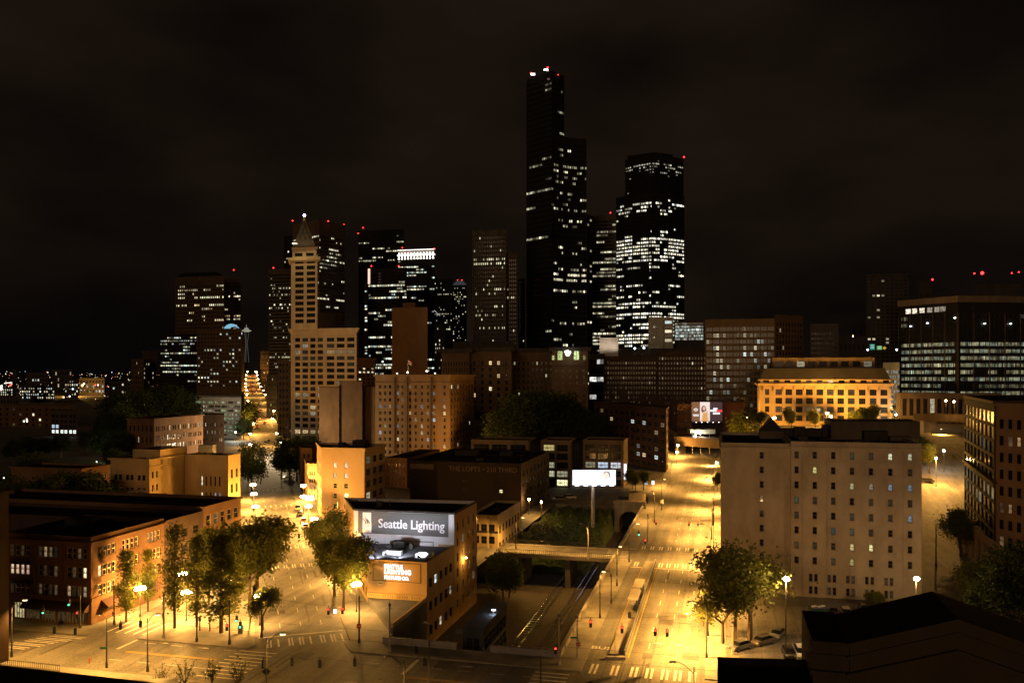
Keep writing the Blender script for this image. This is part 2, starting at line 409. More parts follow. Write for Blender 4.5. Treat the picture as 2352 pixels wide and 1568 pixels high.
# pavements
slab("pavement", [[(-33.5,-5.2),(4,-5.2),(4,0),(ext(0)+.4,0),(ext(0),-1.5)]], walk_m)
slab("pavement", [[(ext(0)+.35,0),(-30.4,0),(-30.4,16),(ext(16)+5,16),(ext(73),73),(ext(36),36)]], walk_m)
slab("pavement", [[(0,0),(4,0),(4,73.3),(0,73.3)]], walk_m)
slab("pavement", [[(0,85),(4,85),(4,152),(0,152)], [(0,152),(4,152),(4,230),(-2,230)], [(-30.4,85),(-30.4,87.5),(-82,87.5),(-82,85)]], walk_m)
slab("pavement", [[(22.3,-4),(22.3,300),(25.5,300),(25.5,-4)]], walk_m)
slab("pavement", [[(24,-30),(60,-30),(60,-8),(24,-8)]], walk_m)
slab("pavement", [[(-71.5,-7.8),(ext(-7.8,15)-1.5,-7.8),(ext(-6,15),-6),(ext(31,15),31),(-72,31)]], walk_m)
slab("pavement", [[(-200,-8.3),(-81,-8.3),(-80.7,60),(-200,60)]], walk_m)
slab("pavement", [[(-200,-30),(-40,-30),(-40,-22.5),(-200,-22.0)]], walk_m)
slab("pavement", [[(ext(90),90),(ext(150),150),(ext(150)+4,150),(ext(90)+4,90)], [(ext(52,15),52),(ext(150,15),150),(ext(150,15)-4,150),(ext(52,15)-4,52)]], walk_m)
slab("bus_platform", [[(7.2,3.5),(9.9,3.5),(9.9,72),(7.2,72)]], walk_m, hh=.22)
# painted markings, each kind one flat sheet just above the road
def mark(mb, s0, s1, t0, t1, z=0.006, R=None):
    P = [(s0,t0),(s1,t0),(s1,t1),(s0,t1)]; P = [R(*p) if R else ST(*p) for p in P]
    mb.face([(p.x, p.y, z) for p in P])
road_white = mat("road_marking_white", (0.62, 0.60, 0.55), var=0.35, scale=1.5)
cw = MB()
for s in (5.2, 8.4, 11.3, 13.6, 15.9, 17.8, 19.9):
    mark(cw, s, s+.38, -5.5, -1.2); mark(cw, s+.75, s+1.1, -5.5, -1.2)
tag(cw.build("crosswalk_marking", road_white), kind="structure")
cw = MB()
for s in (4.9, 7.4, 10.6, 12.4, 14.2, 16.0, 17.8, 19.6, 21.2):
    mark(cw, s, s+.3, 67.0, 71.5); mark(cw, s+.65, s+.95, 67.0, 71.5)
mark(cw, 4.3, 22, 65.6, 66.0)
for s in (5.0, 7.2, 9.4, 11.6, 13.8, 16.0, 18.2):
    mark(cw, s, s+.3, 86.5, 90.5); mark(cw, s+.6, s+.9, 86.5, 90.5)
for i in range(7): mark(cw, -3.0, 2.6, 73.7+i*1.5, 74.1+i*1.5)
tag(cw.build("crosswalk_marking", road_white), kind="structure")
EX = lambda u, v: G(799, 1467)+E1*u+D1*v       # avenue frame: u across (0 = right kerb), v along
cw = MB()
for i in range(8):
    u = -13.2+i*1.75; mark(cw, u, u+.3, -.6, 3.6, R=EX)
    if i % 3 != 1: mark(cw, u+.55, u+.8, -.6, 3.6, R=EX)
mark(cw, -14.5, -.3, 5.0, 5.5, R=EX)
for v0 in (57, 79):
    for i in range(7): u = -12+i*1.9; mark(cw, u, u+.3, v0, v0+3.6, R=EX); mark(cw, u+.6, u+.85, v0, v0+3.6, R=EX)
for v0 in (150, 190):
    for i in range(9): u = -14+i*1.7; mark(cw, u, u+.5, v0, v0+4, R=EX)
tag(cw.build("crosswalk_marking", road_white), kind="structure")
cw = MB()
for i in range(9):
    t = -20.5+i*1.45; mark(cw, -51.5, -44.8, t, t+.32)
for i, (a, b, t) in enumerate(((-93,-88,-20.5),(-92.5,-87.5,-18.6),(-91.7,-86,-16.7),(-90.8,-84.6,-14.9),(-89.5,-83.6,-13.1),(-88.5,-82.2,-11.6),(-87.4,-80.8,-10.0))):
    mark(cw, a, b, t, t+.32); mark(cw, a+.3, b+.3, t+.7, t+.95)
for i in range(5): mark(cw, -79.6+i*1.8, -79.2+i*1.8, -5.5, 1.5)
for i in range(4): mark(cw, -2.6, 2.6, -11.5+i*1.5, -11.15+i*1.5)
mark(cw, -71.6, -71.0, -12.9, -5.0); mark(cw, -22.0, -21.4, -12.6, -6.0)
tag(cw.build("crosswalk_marking", road_white), kind="structure")
ln = MB()
for t in range(8, 300, 9):
    for s in (13.1, 16.3, 19.3):
        if not (62 < t < 92): mark(ln, s, s+.12, t, t+3)
for i in range(14):
    for t in (-9.2, -17.5):
        s = -69+i*5
        if not -53 < s < -33: mark(ln, s, s+2.2, t, t+.12)
for v in range(10, 180, 9):
    for u in (-3.6, -7.2, -10.8): mark(ln, u, u+.12, v, v+3, R=EX)
for s, t, q in ((-14, -7.4, 0), (-13.4, -7.3, 0), (-66, -8.6, 0), (-58, -9.3, 0), (17.4, 11, 1), (14.5, 11, 1)):
    mark(ln, s, s+.9, t, t+.5); mark(ln, s-.7, s, t+.15, t+.32)
tag(ln.build("lane_marking", road_white), kind="structure")
yl = MB()
mark(yl, -69, -52.5, -13.5, -13.3); mark(yl, -69, -52.5, -13.9, -13.7); mark(yl, -130, -94, -13.5, -13.3); mark(yl, -130, -94, -13.9, -13.7)
mark(yl, -21, -3, -13.5, -13.3); mark(yl, -21, -3, -13.9, -13.7); mark(yl, 10.3, 10.45, 3, 66); mark(yl, 6.9, 7.05, 3, 66)
tag(yl.build("lane_marking", mat("road_marking_yellow", (0.55, 0.33, 0.04), var=.2)), kind="structure")
def text_mesh(s, size, ext_=0.0, bold=0.0, align='CENTER', space=1.0):
    cu = bpy.data.curves.new("text", 'FONT'); cu.body = s; cu.size = size; cu.extrude = ext_; cu.offset = bold; cu.align_x = align; cu.space_character = space; cu.resolution_u = 3
    o = bpy.data.objects.new("text", cu); COL.objects.link(o)
    dg = bpy.context.evaluated_depsgraph_get(); me = bpy.data.meshes.new_from_object(o.evaluated_get(dg)); bpy.data.objects.remove(o); return me
me = text_mesh("BUS", 2.0, bold=.02); me.materials.clear(); me.materials.append(road_white)
o = link("lane_marking", me, None, (*ST(5.6, 6.0), .007), math.atan2(E2.y, E2.x)); tag(o, kind="structure")
# trench: floor, retaining walls, bank
s0, s1, t0, t1 = TR
mb = MB(); P = [ST(s0-8,t0), ST(s1,t0), ST(s1,t1+20), ST(s0-8,t1+20)]; mb.face([(p.x,p.y,TZ) for p in P])
tag(mb.build("trench_ground", ballast_m), kind="structure")
def wallseg(name, label, a, b, z0, z1, th, m, posts=0, cap=.25):
    A = ST(*a); B = ST(*b); d = (B-A).normalized(); n = Vector((d.y, -d.x)); c = (A+B)/2; Ln = (B-A).length; rz = math.atan2(d.y, d.x)
    r = empty(name, (c.x, c.y, 0), rz, label, "wall")
    mb = MB(); mb.box(-Ln/2, Ln/2, -th/2, th/2, z0, z1); mb.build("body", m, r)
    mb = MB(); mb.box(-Ln/2-.05, Ln/2+.05, -th/2-.08, th/2+.08, z1+.002, z1+cap); mb.build("coping", m, r)
    for i in range(posts):
        x = -Ln/2+(Ln)*(i+.5)/posts; mb = MB(); mb.box(x-.3, x+.3, -th/2-.12, th/2+.12, 0, z1+cap+.06); mb.build("pier", m, r)
    return r
wallseg("retaining_wall", "long concrete wall between the railway cut and the wide right street, south of the bridge", (-.2,0.2), (-.2,73), TZ, .95, .4, conc_m, 9)
wallseg("retaining_wall", "long concrete wall between railway cut and wide street, from bridge to tunnel mouth", (-.2,85), (-.2,150), TZ, .95, .4, conc_m, 8)
wallseg("parapet_wall", "low panelled concrete wall closing the railway cut, left stretch by the wedge-shaped terrace", (-30,-.1), (-17.2,-.1), TZ, .95, .35, conc_m, 4)
wallseg("parapet_wall", "low panelled concrete wall closing the railway cut, right stretch beside the corner pole", (-11.5,-.1), (-.3,-.1), TZ, .95, .35, conc_m, 4)
# railway tracks
rail_m = mat("steel_rail", (0.5, 0.52, 0.6), var=0, rough=0.22, metal=1.0)
tie_m = mat("timber_tie", (0.05, 0.04, 0.03), var=.3)
for i, (s, lab) in enumerate(((-4.2, "railway track closest to the right-hand retaining wall"), (-8.6, "railway track in the middle of the three in the cut"), (-14.0, "railway track curving side, leftmost of the three in the cut"))):
    r = empty("railway_track", (0, 0, TZ), 0, lab, "railway track", "tracks in the railway cut")
    for q in (-.72, .72):
        mb = MB(); R = lambda p: (*ST(p[0], p[1]), p[2]); mb.box(s+q-.06, s+q+.06, 1, 158, .16, .34, 0, R); mb.build("rail", rail_m, r)
    mb = MB()
    for k in range(90): mb.box(s-1.3, s+1.3, 2+k*1.7, 2.3+k*1.7, .02, .15, 0, R)
    mb.build("sleepers", tie_m, r)["kind"] = "stuff"
# vegetated bank north of the bridge
mb = MB(); nS, nT = 12, 16
def bank(s, t):
    k = sm((s+30)/22); kt = sm((t-92)/58)
    return TZ+.1+(7.2)*(1-k)*1.0*sm((t-88)/10) + 6.8*k*max(0, kt-.35)/.65*(1 if s < -9.5 else 0) + .5*math.sin(s*1.3+t*.4)
BV = [[(*ST(-30.3+21*i/nS, 88+64*j/nT), bank(-30.3+21*i/nS, 88+64*j/nT)) for j in range(nT+1)] for i in range(nS+1)]
for i in range(nS):
    for j in range(nT): mb.face([BV[i][j], BV[i+1][j], BV[i+1][j+1], BV[i][j+1]])
tag(mb.build("embankment_terrain", grass_m, smooth=True), kind="structure")
# bridge over the cut
def steps(a, b, n): return [a+(b-a)*i/n for i in range(n+1)]
br = empty("road_bridge", (*ST(-15, 79), 0), math.atan2(E2.y, E2.x), "flat street bridge with iron railings crossing the railway cut", "bridge")
mb = MB(); mb.box(-15.6, 15.6, -5.6, 6.2, -.9, -.02); mb.build("deck", dconc_m, br)
mb = MB(); mb.box(-15.6, 15.6, -5.5, 6.1, -.018, 0.0); mb.build("road_surface", asph_m, br)
for y0, y1 in ((-5.6, -4.0), (4.6, 6.2)):
    mb = MB(); mb.box(-15.3, 15.3, y0, y1, .0, .13); mb.build("kerb_walk", walk_m, br)
for x in (-9, 3): 
    mb = MB(); mb.box(x-.6, x+.6, -5, 5.5, TZ, -.9); mb.build("pier", dconc_m, br)
for yy in (-5.45, 6.05):
    mb = MB()
    for x in steps(-15, 15, 60): mb.box(x-.03, x+.03, yy-.03, yy+.03, .1, 1.05)
    for z in (.2, 1.02): mb.box(-15, 15, yy-.045, yy+.045, z, z+.09)
    mb.build("railing", metal_d, br)
# tunnel mouth
tp = empty("tunnel_portal", (*ST(-4.5, 150.5), TZ), math.atan2(E2.y, E2.x), "stone railway tunnel portal with a dark round arch beneath the street", "tunnel")
mb = MB(); R0 = 3.5; arc = [(R0*math.cos(a), 3.6+R0*math.sin(a)) for a in [math.pi*i/14 for i in range(15)]]
W, T = 5.2, 10.6
pts = [(W,0),(W,T),(-W,T),(-W,0)]
fr = [(R0,0)]+arc+[(-R0,0)]
for i in range(len(fr)-1):
    a, b = fr[i], fr[i+1]
    def outp(p):
        if p[1] <= 3.6: return (W if p[0] > 0 else -W, p[1])
        k = max(abs(p[0])/W, (p[1]-3.6)/(T-3.6)); return (p[0]/k, 3.6+(p[1]-3.6)/k)
    A, B = outp(a), outp(b)
    mb.face([(a[0],0,a[1]), (A[0],0,A[1]), (B[0],0,B[1]), (b[0],0,b[1])])
    mb.face([(a[0],0,a[1]), (b[0],0,b[1]), (b[0],14,b[1]), (a[0],14,a[1])])
mb.face([(W,0,T),(-W,0,T),(-W,0,3.6+(T-3.6)),(W,0,T)]) if False else None
for sx_ in (-1, 1):   # corner fill where the fan of quads misses the square corner
    mb.face([(sx_*W,0.001,3.6), (sx_*W,0.001,T), (sx_*W*.35,0.001,T), (sx_*R0*.72,0.001,3.6+R0*.72)])
mb.box(-W, -W+.3, 0, 1.2, 0, T); mb.face([(-W,0,T),(W,0,T),(W,1.2,T),(-W,1.2,T)]); 
stone_m = mat("portal_stone", (0.26, 0.22, 0.16), var=.45, scale=.4)
mb.build("arch_wall", stone_m, tp)
mb = MB(); mb.box(-W-.3, W+.2, -.5, 1.3, T-.9, T-.2); mb.build("cornice", stone_m, tp)
mb = MB(); mb.box(-W-.3, W+.2, -.3, 1.1, T-2.4, T-1.9); mb.build("string_course", stone_m, tp)
mb = MB(); mb.box(-.5, .5, -.3, .3, 7.0, 8.2); mb.build("keystone", stone_m, tp)
mb = MB(); mb.box(-W, W, 12, 12.3, 0, T-.3); mb.build("back_wall", black_m, tp)
mb = MB(); mb.prism([(-.5,2),(4.8,2),(4.8,5.2),(-.5,5.2)], T-1, T+2.1); tag(mb.build("parapet_block", stone_m, tp))
# north end of cut wall
wallseg("retaining_wall", "rough concrete wall closing the planted bank left of the tunnel portal", (-30,152.2), (-9.8,152.2), TZ, .3, .5, dconc_m)

# the avenue climbs a hill beyond the square
AV = ((500,-147.5,0.02),(560,-163.5,.05),(600,-175.6,1.6),(700,-209.5,8),(800,-243.3,14),(1000,-307.5,19),(1200,-371.8,24.5),(1500,-465.5,39),(1900,-590,42),(2300,-715,42.5))
def av(Y):
    for (y0, x0, z0), (y1, x1, z1) in zip(AV[:-1], AV[1:]):
        if Y <= y1: f = (Y-y0)/(y1-y0); return Vector((x0+(x1-x0)*f, Y)), z0+(z1-z0)*f
    return Vector((AV[-1][1], Y)), AV[-1][2]
mb = MB(); mw = MB(); mk = MB()
ys_ = [500+18*i for i in range(100)]
for y0, y1 in zip(ys_[:-1], ys_[1:]):
    (a, za), (b_, zb) = av(y0), av(y1)
    q = lambda P, u, z: (P.x+E1.x*u, P.y+E1.y*u, z)
    mb.face([q(a,-7.5,za), q(a,7.5,za), q(b_,7.5,zb), q(b_,-7.5,zb)])
    for u0, u1 in ((7.5,11),(-11,-7.5)): mw.face([q(a,u0,za+.13), q(a,u1,za+.13), q(b_,u1,zb+.13), q(b_,u0,zb+.13)])
    for u in (-11, 11): mw.face([q(a,u,-.5), q(b_,u,-.5), q(b_,u,zb+.13), q(a,u,za+.13)][::(1 if u < 0 else -1)])
    if za > 1:
        for u in (-4, 0, 4): mk.face([q(a,u-.08,za+.03), q(a,u+.08,za+.03), q(a.lerp(b_,.35),u+.08,za+(zb-za)*.35+.03), q(a.lerp(b_,.35),u-.08,za+(zb-za)*.35+.03)])
tag(mb.build("road", asph_m), kind="structure"); tag(mw.build("pavement", walk_m), kind="structure"); tag(mk.build("lane_marking", road_white), kind="structure")

# repairs and covers in the paving
R_ = random.Random(77); pm2 = mat("asphalt_repair", (0.085, .08, .074), var=.4, scale=.8); mb = MB(); iron = mat("iron_cover", (.05,.045,.04), var=.2, rough=.5, metal=.5); mc = MB()
zones = [((11,22),(-4,280)), ((-130,20),(-21,-9)), ((4.5,22),(-20,-8))]
for _ in range(70):
    (s0_, s1_), (t0_, t1_) = R_.choice(zones); s = R_.uniform(s0_, s1_-2); t = R_.uniform(t0_, t1_); w_, h_ = R_.choice(((.5,7),(1.6,2.4),(.35,12),(2.6,3.5),(5,.5)))
    if not (s0_ == 11 and s+w_ > 22): mark(mb, s, s+w_, t, t+h_, z=.003)
for _ in range(26): v = R_.uniform(8, 150); u = R_.uniform(-13, -2); w_, h_ = R_.choice(((.5,7),(1.4,2.4),(.35,12))); mark(mb, u, u+w_, v, v+h_, z=.003, R=EX)
tag(mb.build("road_repair", pm2), kind="structure")
for k in range(22):
    (s0_, s1_), (t0_, t1_) = R_.choice(zones); P = ST(R_.uniform(s0_, s1_), R_.uniform(t0_, t1_)) if k < 15 else EX(R_.uniform(-13,-2), R_.uniform(5,120))
    mc.face([(P.x+.42*math.cos(a), P.y+.42*math.sin(a), .010) for a in [2*math.pi*i/12 for i in range(12)]])
tag(mc.build("road_drain_cover", iron), kind="structure")
# ================================================================ buildings
def wallmat(name, c, v=.3, sc=.2): return mat(name, c, var=v, scale=sc, rough=.9, spec=.15)
brick_red = wallmat("red_brick", (0.15, 0.082, 0.045)); brick_dk = wallmat("dark_brick", (0.06, 0.038, 0.028)); brick_br = wallmat("brown_brick", (0.10, 0.058, 0.03))
tan_m = wallmat("tan_plaster", (0.42, 0.30, 0.19), .12, .12); cream_m = wallmat("cream_stone", (0.50, 0.40, 0.26)); yel_m = wallmat("yellow_ochre_brick", (0.46, 0.32, 0.14))
terra_m = wallmat("pale_terracotta", (0.48, 0.35, 0.21), .2); grey_m = wallmat("grey_cladding", (0.16, 0.15, 0.13)); dark_m = wallmat("black_cladding", (0.012, 0.012, 0.013), .3)
dgrey_m = wallmat("dark_grey_cladding", (0.05, 0.045, 0.04)); brown_m = wallmat("brown_concrete", (0.065, 0.045, 0.03)); white_c = wallmat("white_concrete", (0.46, 0.46, 0.44), .2)
signw_m = wallmat("white_painted_brick", (0.62, 0.62, 0.63), .1, .5); green_conc = wallmat("pale_concrete_panels", (0.38, 0.38, 0.33), .2)
def W_(rows, n, **k): return dict(rows=rows, n=n, **k)
# ---- left edge and left street block
RBl = at(20, 131.6); RFl = RBl-D2*16
building("brick_building", "dark brick building corner cut off by the left edge, closest to us on that side", [RFl, RBl, RBl-E2*20, RFl-E2*20], -.2, 26.8, [W_(6, 4, wf=.4, hf=.55, lit=0, fm=2, my=2), None, None, None], brick_dk, fm=frame_m, cornice=[(.0,.6,.5)])
pA = quadpoly(210, 150, 8, rb=377)
def sashes(groups, k=4, gap=.012): return [(g0+(g1-g0)*i/k+gap/2, g0+(g1-g0)*(i+1)/k-gap/2) for g0, g1 in groups for i in range(k)]
gfr = [(frac(pA[3], pA[0], a), frac(pA[3], pA[0], b)) for a, b in ((21.5,68.6),(85.8,133),(151.6,200))]
gsd = [(frac(pA[0], pA[1], a), frac(pA[0], pA[1], b)) for a, b in ((224.6,267.5),(280.5,319),(337.5,369))]
bA, pA, zA = bq("brick_office_building", "four-storey red brick corner building with shops and awnings across the junction at lower left", 210, 150, 8, 1233, rb=377,
   front=W_(3, 1, ml=0, pat=sashes(gfr), hf=.6, mt=1.15, mb=4.65, lit=0, my=2, mx=1, fm=2, fw=.14, dim=.10, fix={(1,0):(.75,(1,.72,.45)),(1,1):(.7,(1,.68,.45)),(1,2):(.6,(1,.68,.5)),(1,3):(.5,(1,.6,.4)),(2,8):(.35,WARM),(2,11):(.3,WARM),(0,5):(.3,WARM),(1,11):(1.3,(1,.8,.5))}),
   side=W_(3, 1, ml=0, pat=sashes(gsd), hf=.6, mt=1.15, mb=4.65, lit=.0, fm=2, dim=.08, fw=.14, fix={(1,0):(1.2,(1,.8,.45)),(0,8):(.3,WARM),(0,9):(.3,WARM),(0,10):(.3,WARM)}),
   wall=brick_red, fm=wallmat("cream_sash", (.62,.54,.38), .1), cornice=[(.9,.4,.5),(10.9,.4,.3)], par=1.0)
on_pier = [frac(pA[3], pA[0], p) for p in (14, 77, 142, 206)]
P0 = at(377, 169.7); P1 = at(467, 182.6); P2 = at(553, 196.9)
building("brick_warehouse", "low plain dark brick building wedged between two brick neighbours behind the park trees", [P0, P1, P1-E2*70, P0-E2*70], -.2, 15.2, [W_(3, 3, wf=.5, hf=.5, mb=4, lit=0, fm=1), None, None, None], brick_dk)
building("brick_commercial_building", "brick building with cream-trimmed tall windows at the diagonal avenue's left kerb", [P1+D2*.05, P2, P2-E2*62, P1-E2*62], -.2, 16.1,
   [W_(4, 5, wf=.62, hf=.66, mt=1.2, mb=.4, lit=.05, fm=2, br=(.1,.4)), W_(4, 6, wf=.5, hf=.6, lit=0), None, None], brick_red, fm=frame_m, cornice=[(.0,.4,.35)])
on_roof(bA, [(-8,-2,3,7,1.6),(6,9,4,7,1.2)], "roof_hatch", dgrey_m, zA-1.2)
# shop fronts and awnings of the corner building
for f in on_pier:
    c = Vector(bA.location[:2]); P = pA[3]+(pA[0]-pA[3])*min(max(f, .03), .985)-c; mb = MB(); R = lambda q: (P.x+E2.x*q[0]+D2.x*q[1], P.y+E2.y*q[0]+D2.y*q[1], q[2])
    mb.box(-.45, .45, -.22, .1, 4.9, zA-.95, 0, R); mb.build("pilaster", brick_red, bA)
for k, (a, b_) in enumerate(((.12,.24),(.26,.42),(.45,.60),(.64,.78),(.81,.97))):
    LF, RF = pA[3], pA[0]; c = Vector(bA.location[:2]); A = LF+(RF-LF)*(.02+.96*a)-D2*.06-c; B_ = LF+(RF-LF)*(.02+.96*b_)-D2*.06-c
    mb = MB(); mb.face([(*A,.5),(*B_,.5),(*B_,3.2),(*A,3.2)]); o = mb.build("shop_window", GL_O, bA); o.color = (.035,.025,.012,1) if k != 0 else (.5,.42,.2,1)
    for fx_ in steps(0, 1, 4):
        q = A.lerp(B_, fx_); mb = MB(); mb.box(q.x-.06, q.x+.06, q.y-.08, q.y+.02, .1, 3.3); mb.build('mullion', cream_m, o, (0, 0, 0))
for (e0, e1, pp, qq) in ((.26,.985,pA[3],pA[0]), (.12,.9,pA[0],pA[1])):
    c = Vector(bA.location[:2]); d = (qq-pp).normalized(); n = Vector((d.y,-d.x)); A = pp+(qq-pp)*e0-c; B_ = pp+(qq-pp)*e1-c
    mb = MB(); A2 = A+n*1.5; B2 = B_+n*1.5
    mb.face([(*A,4.0),(*A2,2.9),(*B2,2.9),(*B_,4.0)]); mb.face([(*A2,2.9),(*A2,2.6),(*B2,2.6),(*B2,2.9)]); mb.face([(*A,4.0),(*A,2.6),(*A2,2.6),(*A2,2.9)]); mb.face([(*B_,4.0),(*B2,2.9),(*B2,2.6),(*B_,2.6)])
    mb.build("awning", mat("awning_cloth", (0.06,0.03,0.025), var=.2), bA)
for z in (6.9, 10.4):
    c = Vector(bA.location[:2]); P = pA[3]+(pA[0]-pA[3])*.12-c; mb = MB()
    R = lambda q: (P.x+q[0]*E2.x+q[1]*D2.x, P.y+q[0]*E2.y+q[1]*D2.y, q[2])
    mb.box(0, 4.5, -1.1, -.05, z, z+.08, 0, R)
    for x in steps(0, 4.5, 12): mb.box(x-.02, x+.02, -1.1, -1.06, z, z+1, 0, R)
    mb.box(0, 4.5, -1.1, -1.05, z+1, z+1.05, 0, R); mb.build("fire_escape", metal_d, bA)
# ---- ochre-lit buildings behind
bq("office_building", "low dim orange brick building left of the yellow arched one, trees in front", 188, 275, 25, 1075.5, rb=252, front=W_(4, 8, pat=[(.2,.4),(.6,.8)], hf=.5, lit=.05, mt=2, fm=1, mx=1), side=W_(4, 3, wf=.6, hf=.5, lit=0, mt=2, fm=1, mx=3),
   wall=wallmat("orange_brick", (0.16,0.09,0.05)), fm=frame_m, cornice=[(0,.5,.5)])
eB, pB, zB = bq("arched_window_building", "yellow ochre building with a row of round-arched windows and small paired windows above", 343, 235, 254, 1053, rb=422,
   front=W_(2, 3, pat=[(.16,.42),(.55,.81)], hf=.42, mt=3.2, mb=11.0, ml=.6, lit=0, fm=1, mx=1), side=W_(4, 8, wf=.4, hf=.5, skipc=(3,4,6,7), mt=2.5, mb=4, fix={(0,5):(1,(1,.9,.6)),(1,5):(.9,(1,.9,.6))}, lit=0, fm=1),
   wall=yel_m, fm=dframe_m, cornice=[(.1,.5,.6),(2.2,.25,.2)])
c = Vector(eB.location[:2])
for k in range(3):
    fx = (.19, .5, .81)[k]; Cc = pB[3]+(pB[0]-pB[3])*fx-c-D2*.08; z = 10.9; r = 1.15
    pts = [(Cc.x+E2.x*r*math.cos(a), Cc.y+E2.y*r*math.cos(a), z+r*math.sin(a)) for a in [math.pi*i/10 for i in range(11)]]
    mb = MB(); mb.face([(Cc.x+E2.x*r, Cc.y+E2.y*r, z-1.3)]+pts+[(Cc.x-E2.x*r, Cc.y-E2.y*r, z-1.3)]); w1 = mb.build("arched_window", GL_O, eB); w1.color = (.03,.02,.01,1)
    mb = MB(); R1, R2 = 1.25, 1.75
    for i in range(10):
        a0, a1 = math.pi*i/10, math.pi*(i+1)/10
        q = lambda rr, a, d: (Cc.x+E2.x*rr*math.cos(a)-D2.x*d, Cc.y+E2.y*rr*math.cos(a)-D2.y*d, z+rr*math.sin(a))
        mb.face([q(R1,a0,.1), q(R2,a0,.1), q(R2,a1,.1), q(R1,a1,.1)]); mb.face([q(R2,a0,-.1), q(R2,a1,-.1), q(R2,a1,.1), q(R2,a0,.1)])
    mb.build("arch_surround", yel_m, w1)
Q0 = ray(pB[0], D2, 367); Q1 = pB[1]
building("party_wall_building", "taller plain yellow building stepping up behind the arched-window one", [Q0+D2*.1, Q1+D2*1.5, Q1+D2*1.5-E2*9, Q0+D2*.1-E2*9], -.2, 23.3, [None]*4, yel_m)
eC, pC, zC = bq("corner_apartment_building", "yellow ochre corner building at the avenue's left kerb, two tall lit windows in front", 524, 246.4, 424, 1045.5, rb=552,
   front=W_(3, 9, wf=.38, hf=.6, mt=5, mb=2, skipc=(0,1,2,8), lit=0, fm=1, mx=1, fix={(0,3):(1.1,(1,.95,.7)),(1,3):(1.1,(1,.95,.7)),(1,6):(.5,BLUE),(1,7):(.3,BLUE)}), side=W_(4, 2, wf=.45, hf=.6, mt=3, lit=.0, fm=1, mx=2), wall=yel_m, fm=dframe_m)
on_roof(eC, [(-9,-4,6,8,2.6)], "billboard_panel", wallmat("sheet_metal",(.4,.45,.45)), zC-.6)
on_roof(eB, [(-1,3,6,9,2.4),(4,6,5,7,1.6)], "roof_unit", wallmat("roof_unit_paint",(.14,.17,.16)), zB-.7)
bq("low_roof_building", "low dark flat-roofed building in front of the yellow corner building", 553, 214, 350, 1141, dp=12, wall=brick_dk) if False else None
bF = bq("brick_loft_building", "mid-height brick building with scattered warm lit windows, standing before the white parking garage", 354, 400, 292, 961, rb=466, front=W_(4, 6, wf=.3, hf=.5, lit=.04, fm=0), side=W_(3, 9, pat=[(.2,.42),(.58,.8)], hf=.5, mb=8, mt=2.4, lit=.22, pal=[WARM, WHITE], br=(.3,1.2), fm=0), wall=brick_red, cornice=[(0,.6,.5)])
bq("brick_loft_building", "dark brick wing with three lit slots, left of the parking garage's lower floors", 515, 452, 467, 952, dp=20, front=W_(3, 4, pat=[(.2,.35),(.55,.75)], hf=.45, mb=8, mt=3, lit=.28, pal=[WARM, WHITE], fm=0), wall=brick_dk)
gar = W_(9, 8, wf=.9, hf=.5, mt=2.0, mb=1.5, lit=.72, pal=[PALE, GREEN, WHITE], br=(.12,.62), merge=1, mull=5, rec=1.2)
gR, gP, gZ = bq("parking_garage", "white concrete multi-storey parking garage with greenish lit open decks", 554, 582, 430, 912, dp=40, front=gar, wall=white_c, fm=white_c)
bq("office_building", "brick-framed block with six tall window bays and bright blue-white lower rooms, at left", 178, 600, 115, 943, dp=25, front=W_(4, 3, pat=[(.1,.45),(.55,.9)], hf=.66, mt=2, mb=2, lit=0, fix={(3,i):(1.3,(.9,1,.9)) for i in range(6)} | {(2,0):(.9,BLUE),(2,1):(.9,BLUE)}, mx=1, fm=1), wall=brown_m, fm=dframe_m)
bq("brick_warehouse", "long low brown building along the left edge with dim narrow windows", 162, 700, -80, 930, dp=30, front=W_(4, 16, wf=.3, hf=.45, lit=.12, pal=[WARM], br=(.05,.2), fm=0, fix={(1,10):(1.5,WHITE),(2,9):(1.5,WHITE),(2,11):(1.5,WHITE)}), wall=brick_br)
bq("brick_warehouse", "blank-walled brown building with a lit edge, left of the dark tree mass", 410/1.0, 640, 300, 950, dp=30, front=W_(4, 10, wf=.3, hf=.45, lit=.03, fm=0), wall=brick_dk)
for (l, r_, tp_, Y, lab, n, rows, lit) in ((44,126,886,1300,"wide low office with three rows of white lights, far left",16,4,.62),(0,30,890,1500,"small waterfront block glowing green and red at the far left edge",6,3,.7),(148,180,870,1500,"distant block with two yellow-green lit floors, far left",6,5,.4),
    (182,240,868,1700,"distant yard building glowing orange under floodlights",8,3,.35),(60,110,856,2000,"distant dim slab with a few lights beneath the hill, left",8,4,.18),(250,300,876,1400,"distant dark block with sparse lights left of the brown towers",7,4,.12),
    (120,165,848,2300,"faint far block under the hillside lights",8,3,.2),(300,345,880,1000,"small brown block in front of the brown towers, a few lights",6,4,.15),(28,38,848,1250,"narrow dark chimney-like tower at the far left",1,1,0),(0,44,912,1000,"low dark shed roofline with one red lamp, far left edge",6,2,.1)):
    bq("distant_building", lab, r_, Y, l, tp_, dp=30, front=W_(rows, n, wf=.5, hf=.5, mb=6 if Y > 1200 else 1, lit=lit, merge=1, br=(.4,1.5), pal=[WHITE, PALE, WARM, COOL]), wall=dgrey_m, group="distant low buildings under the hill")
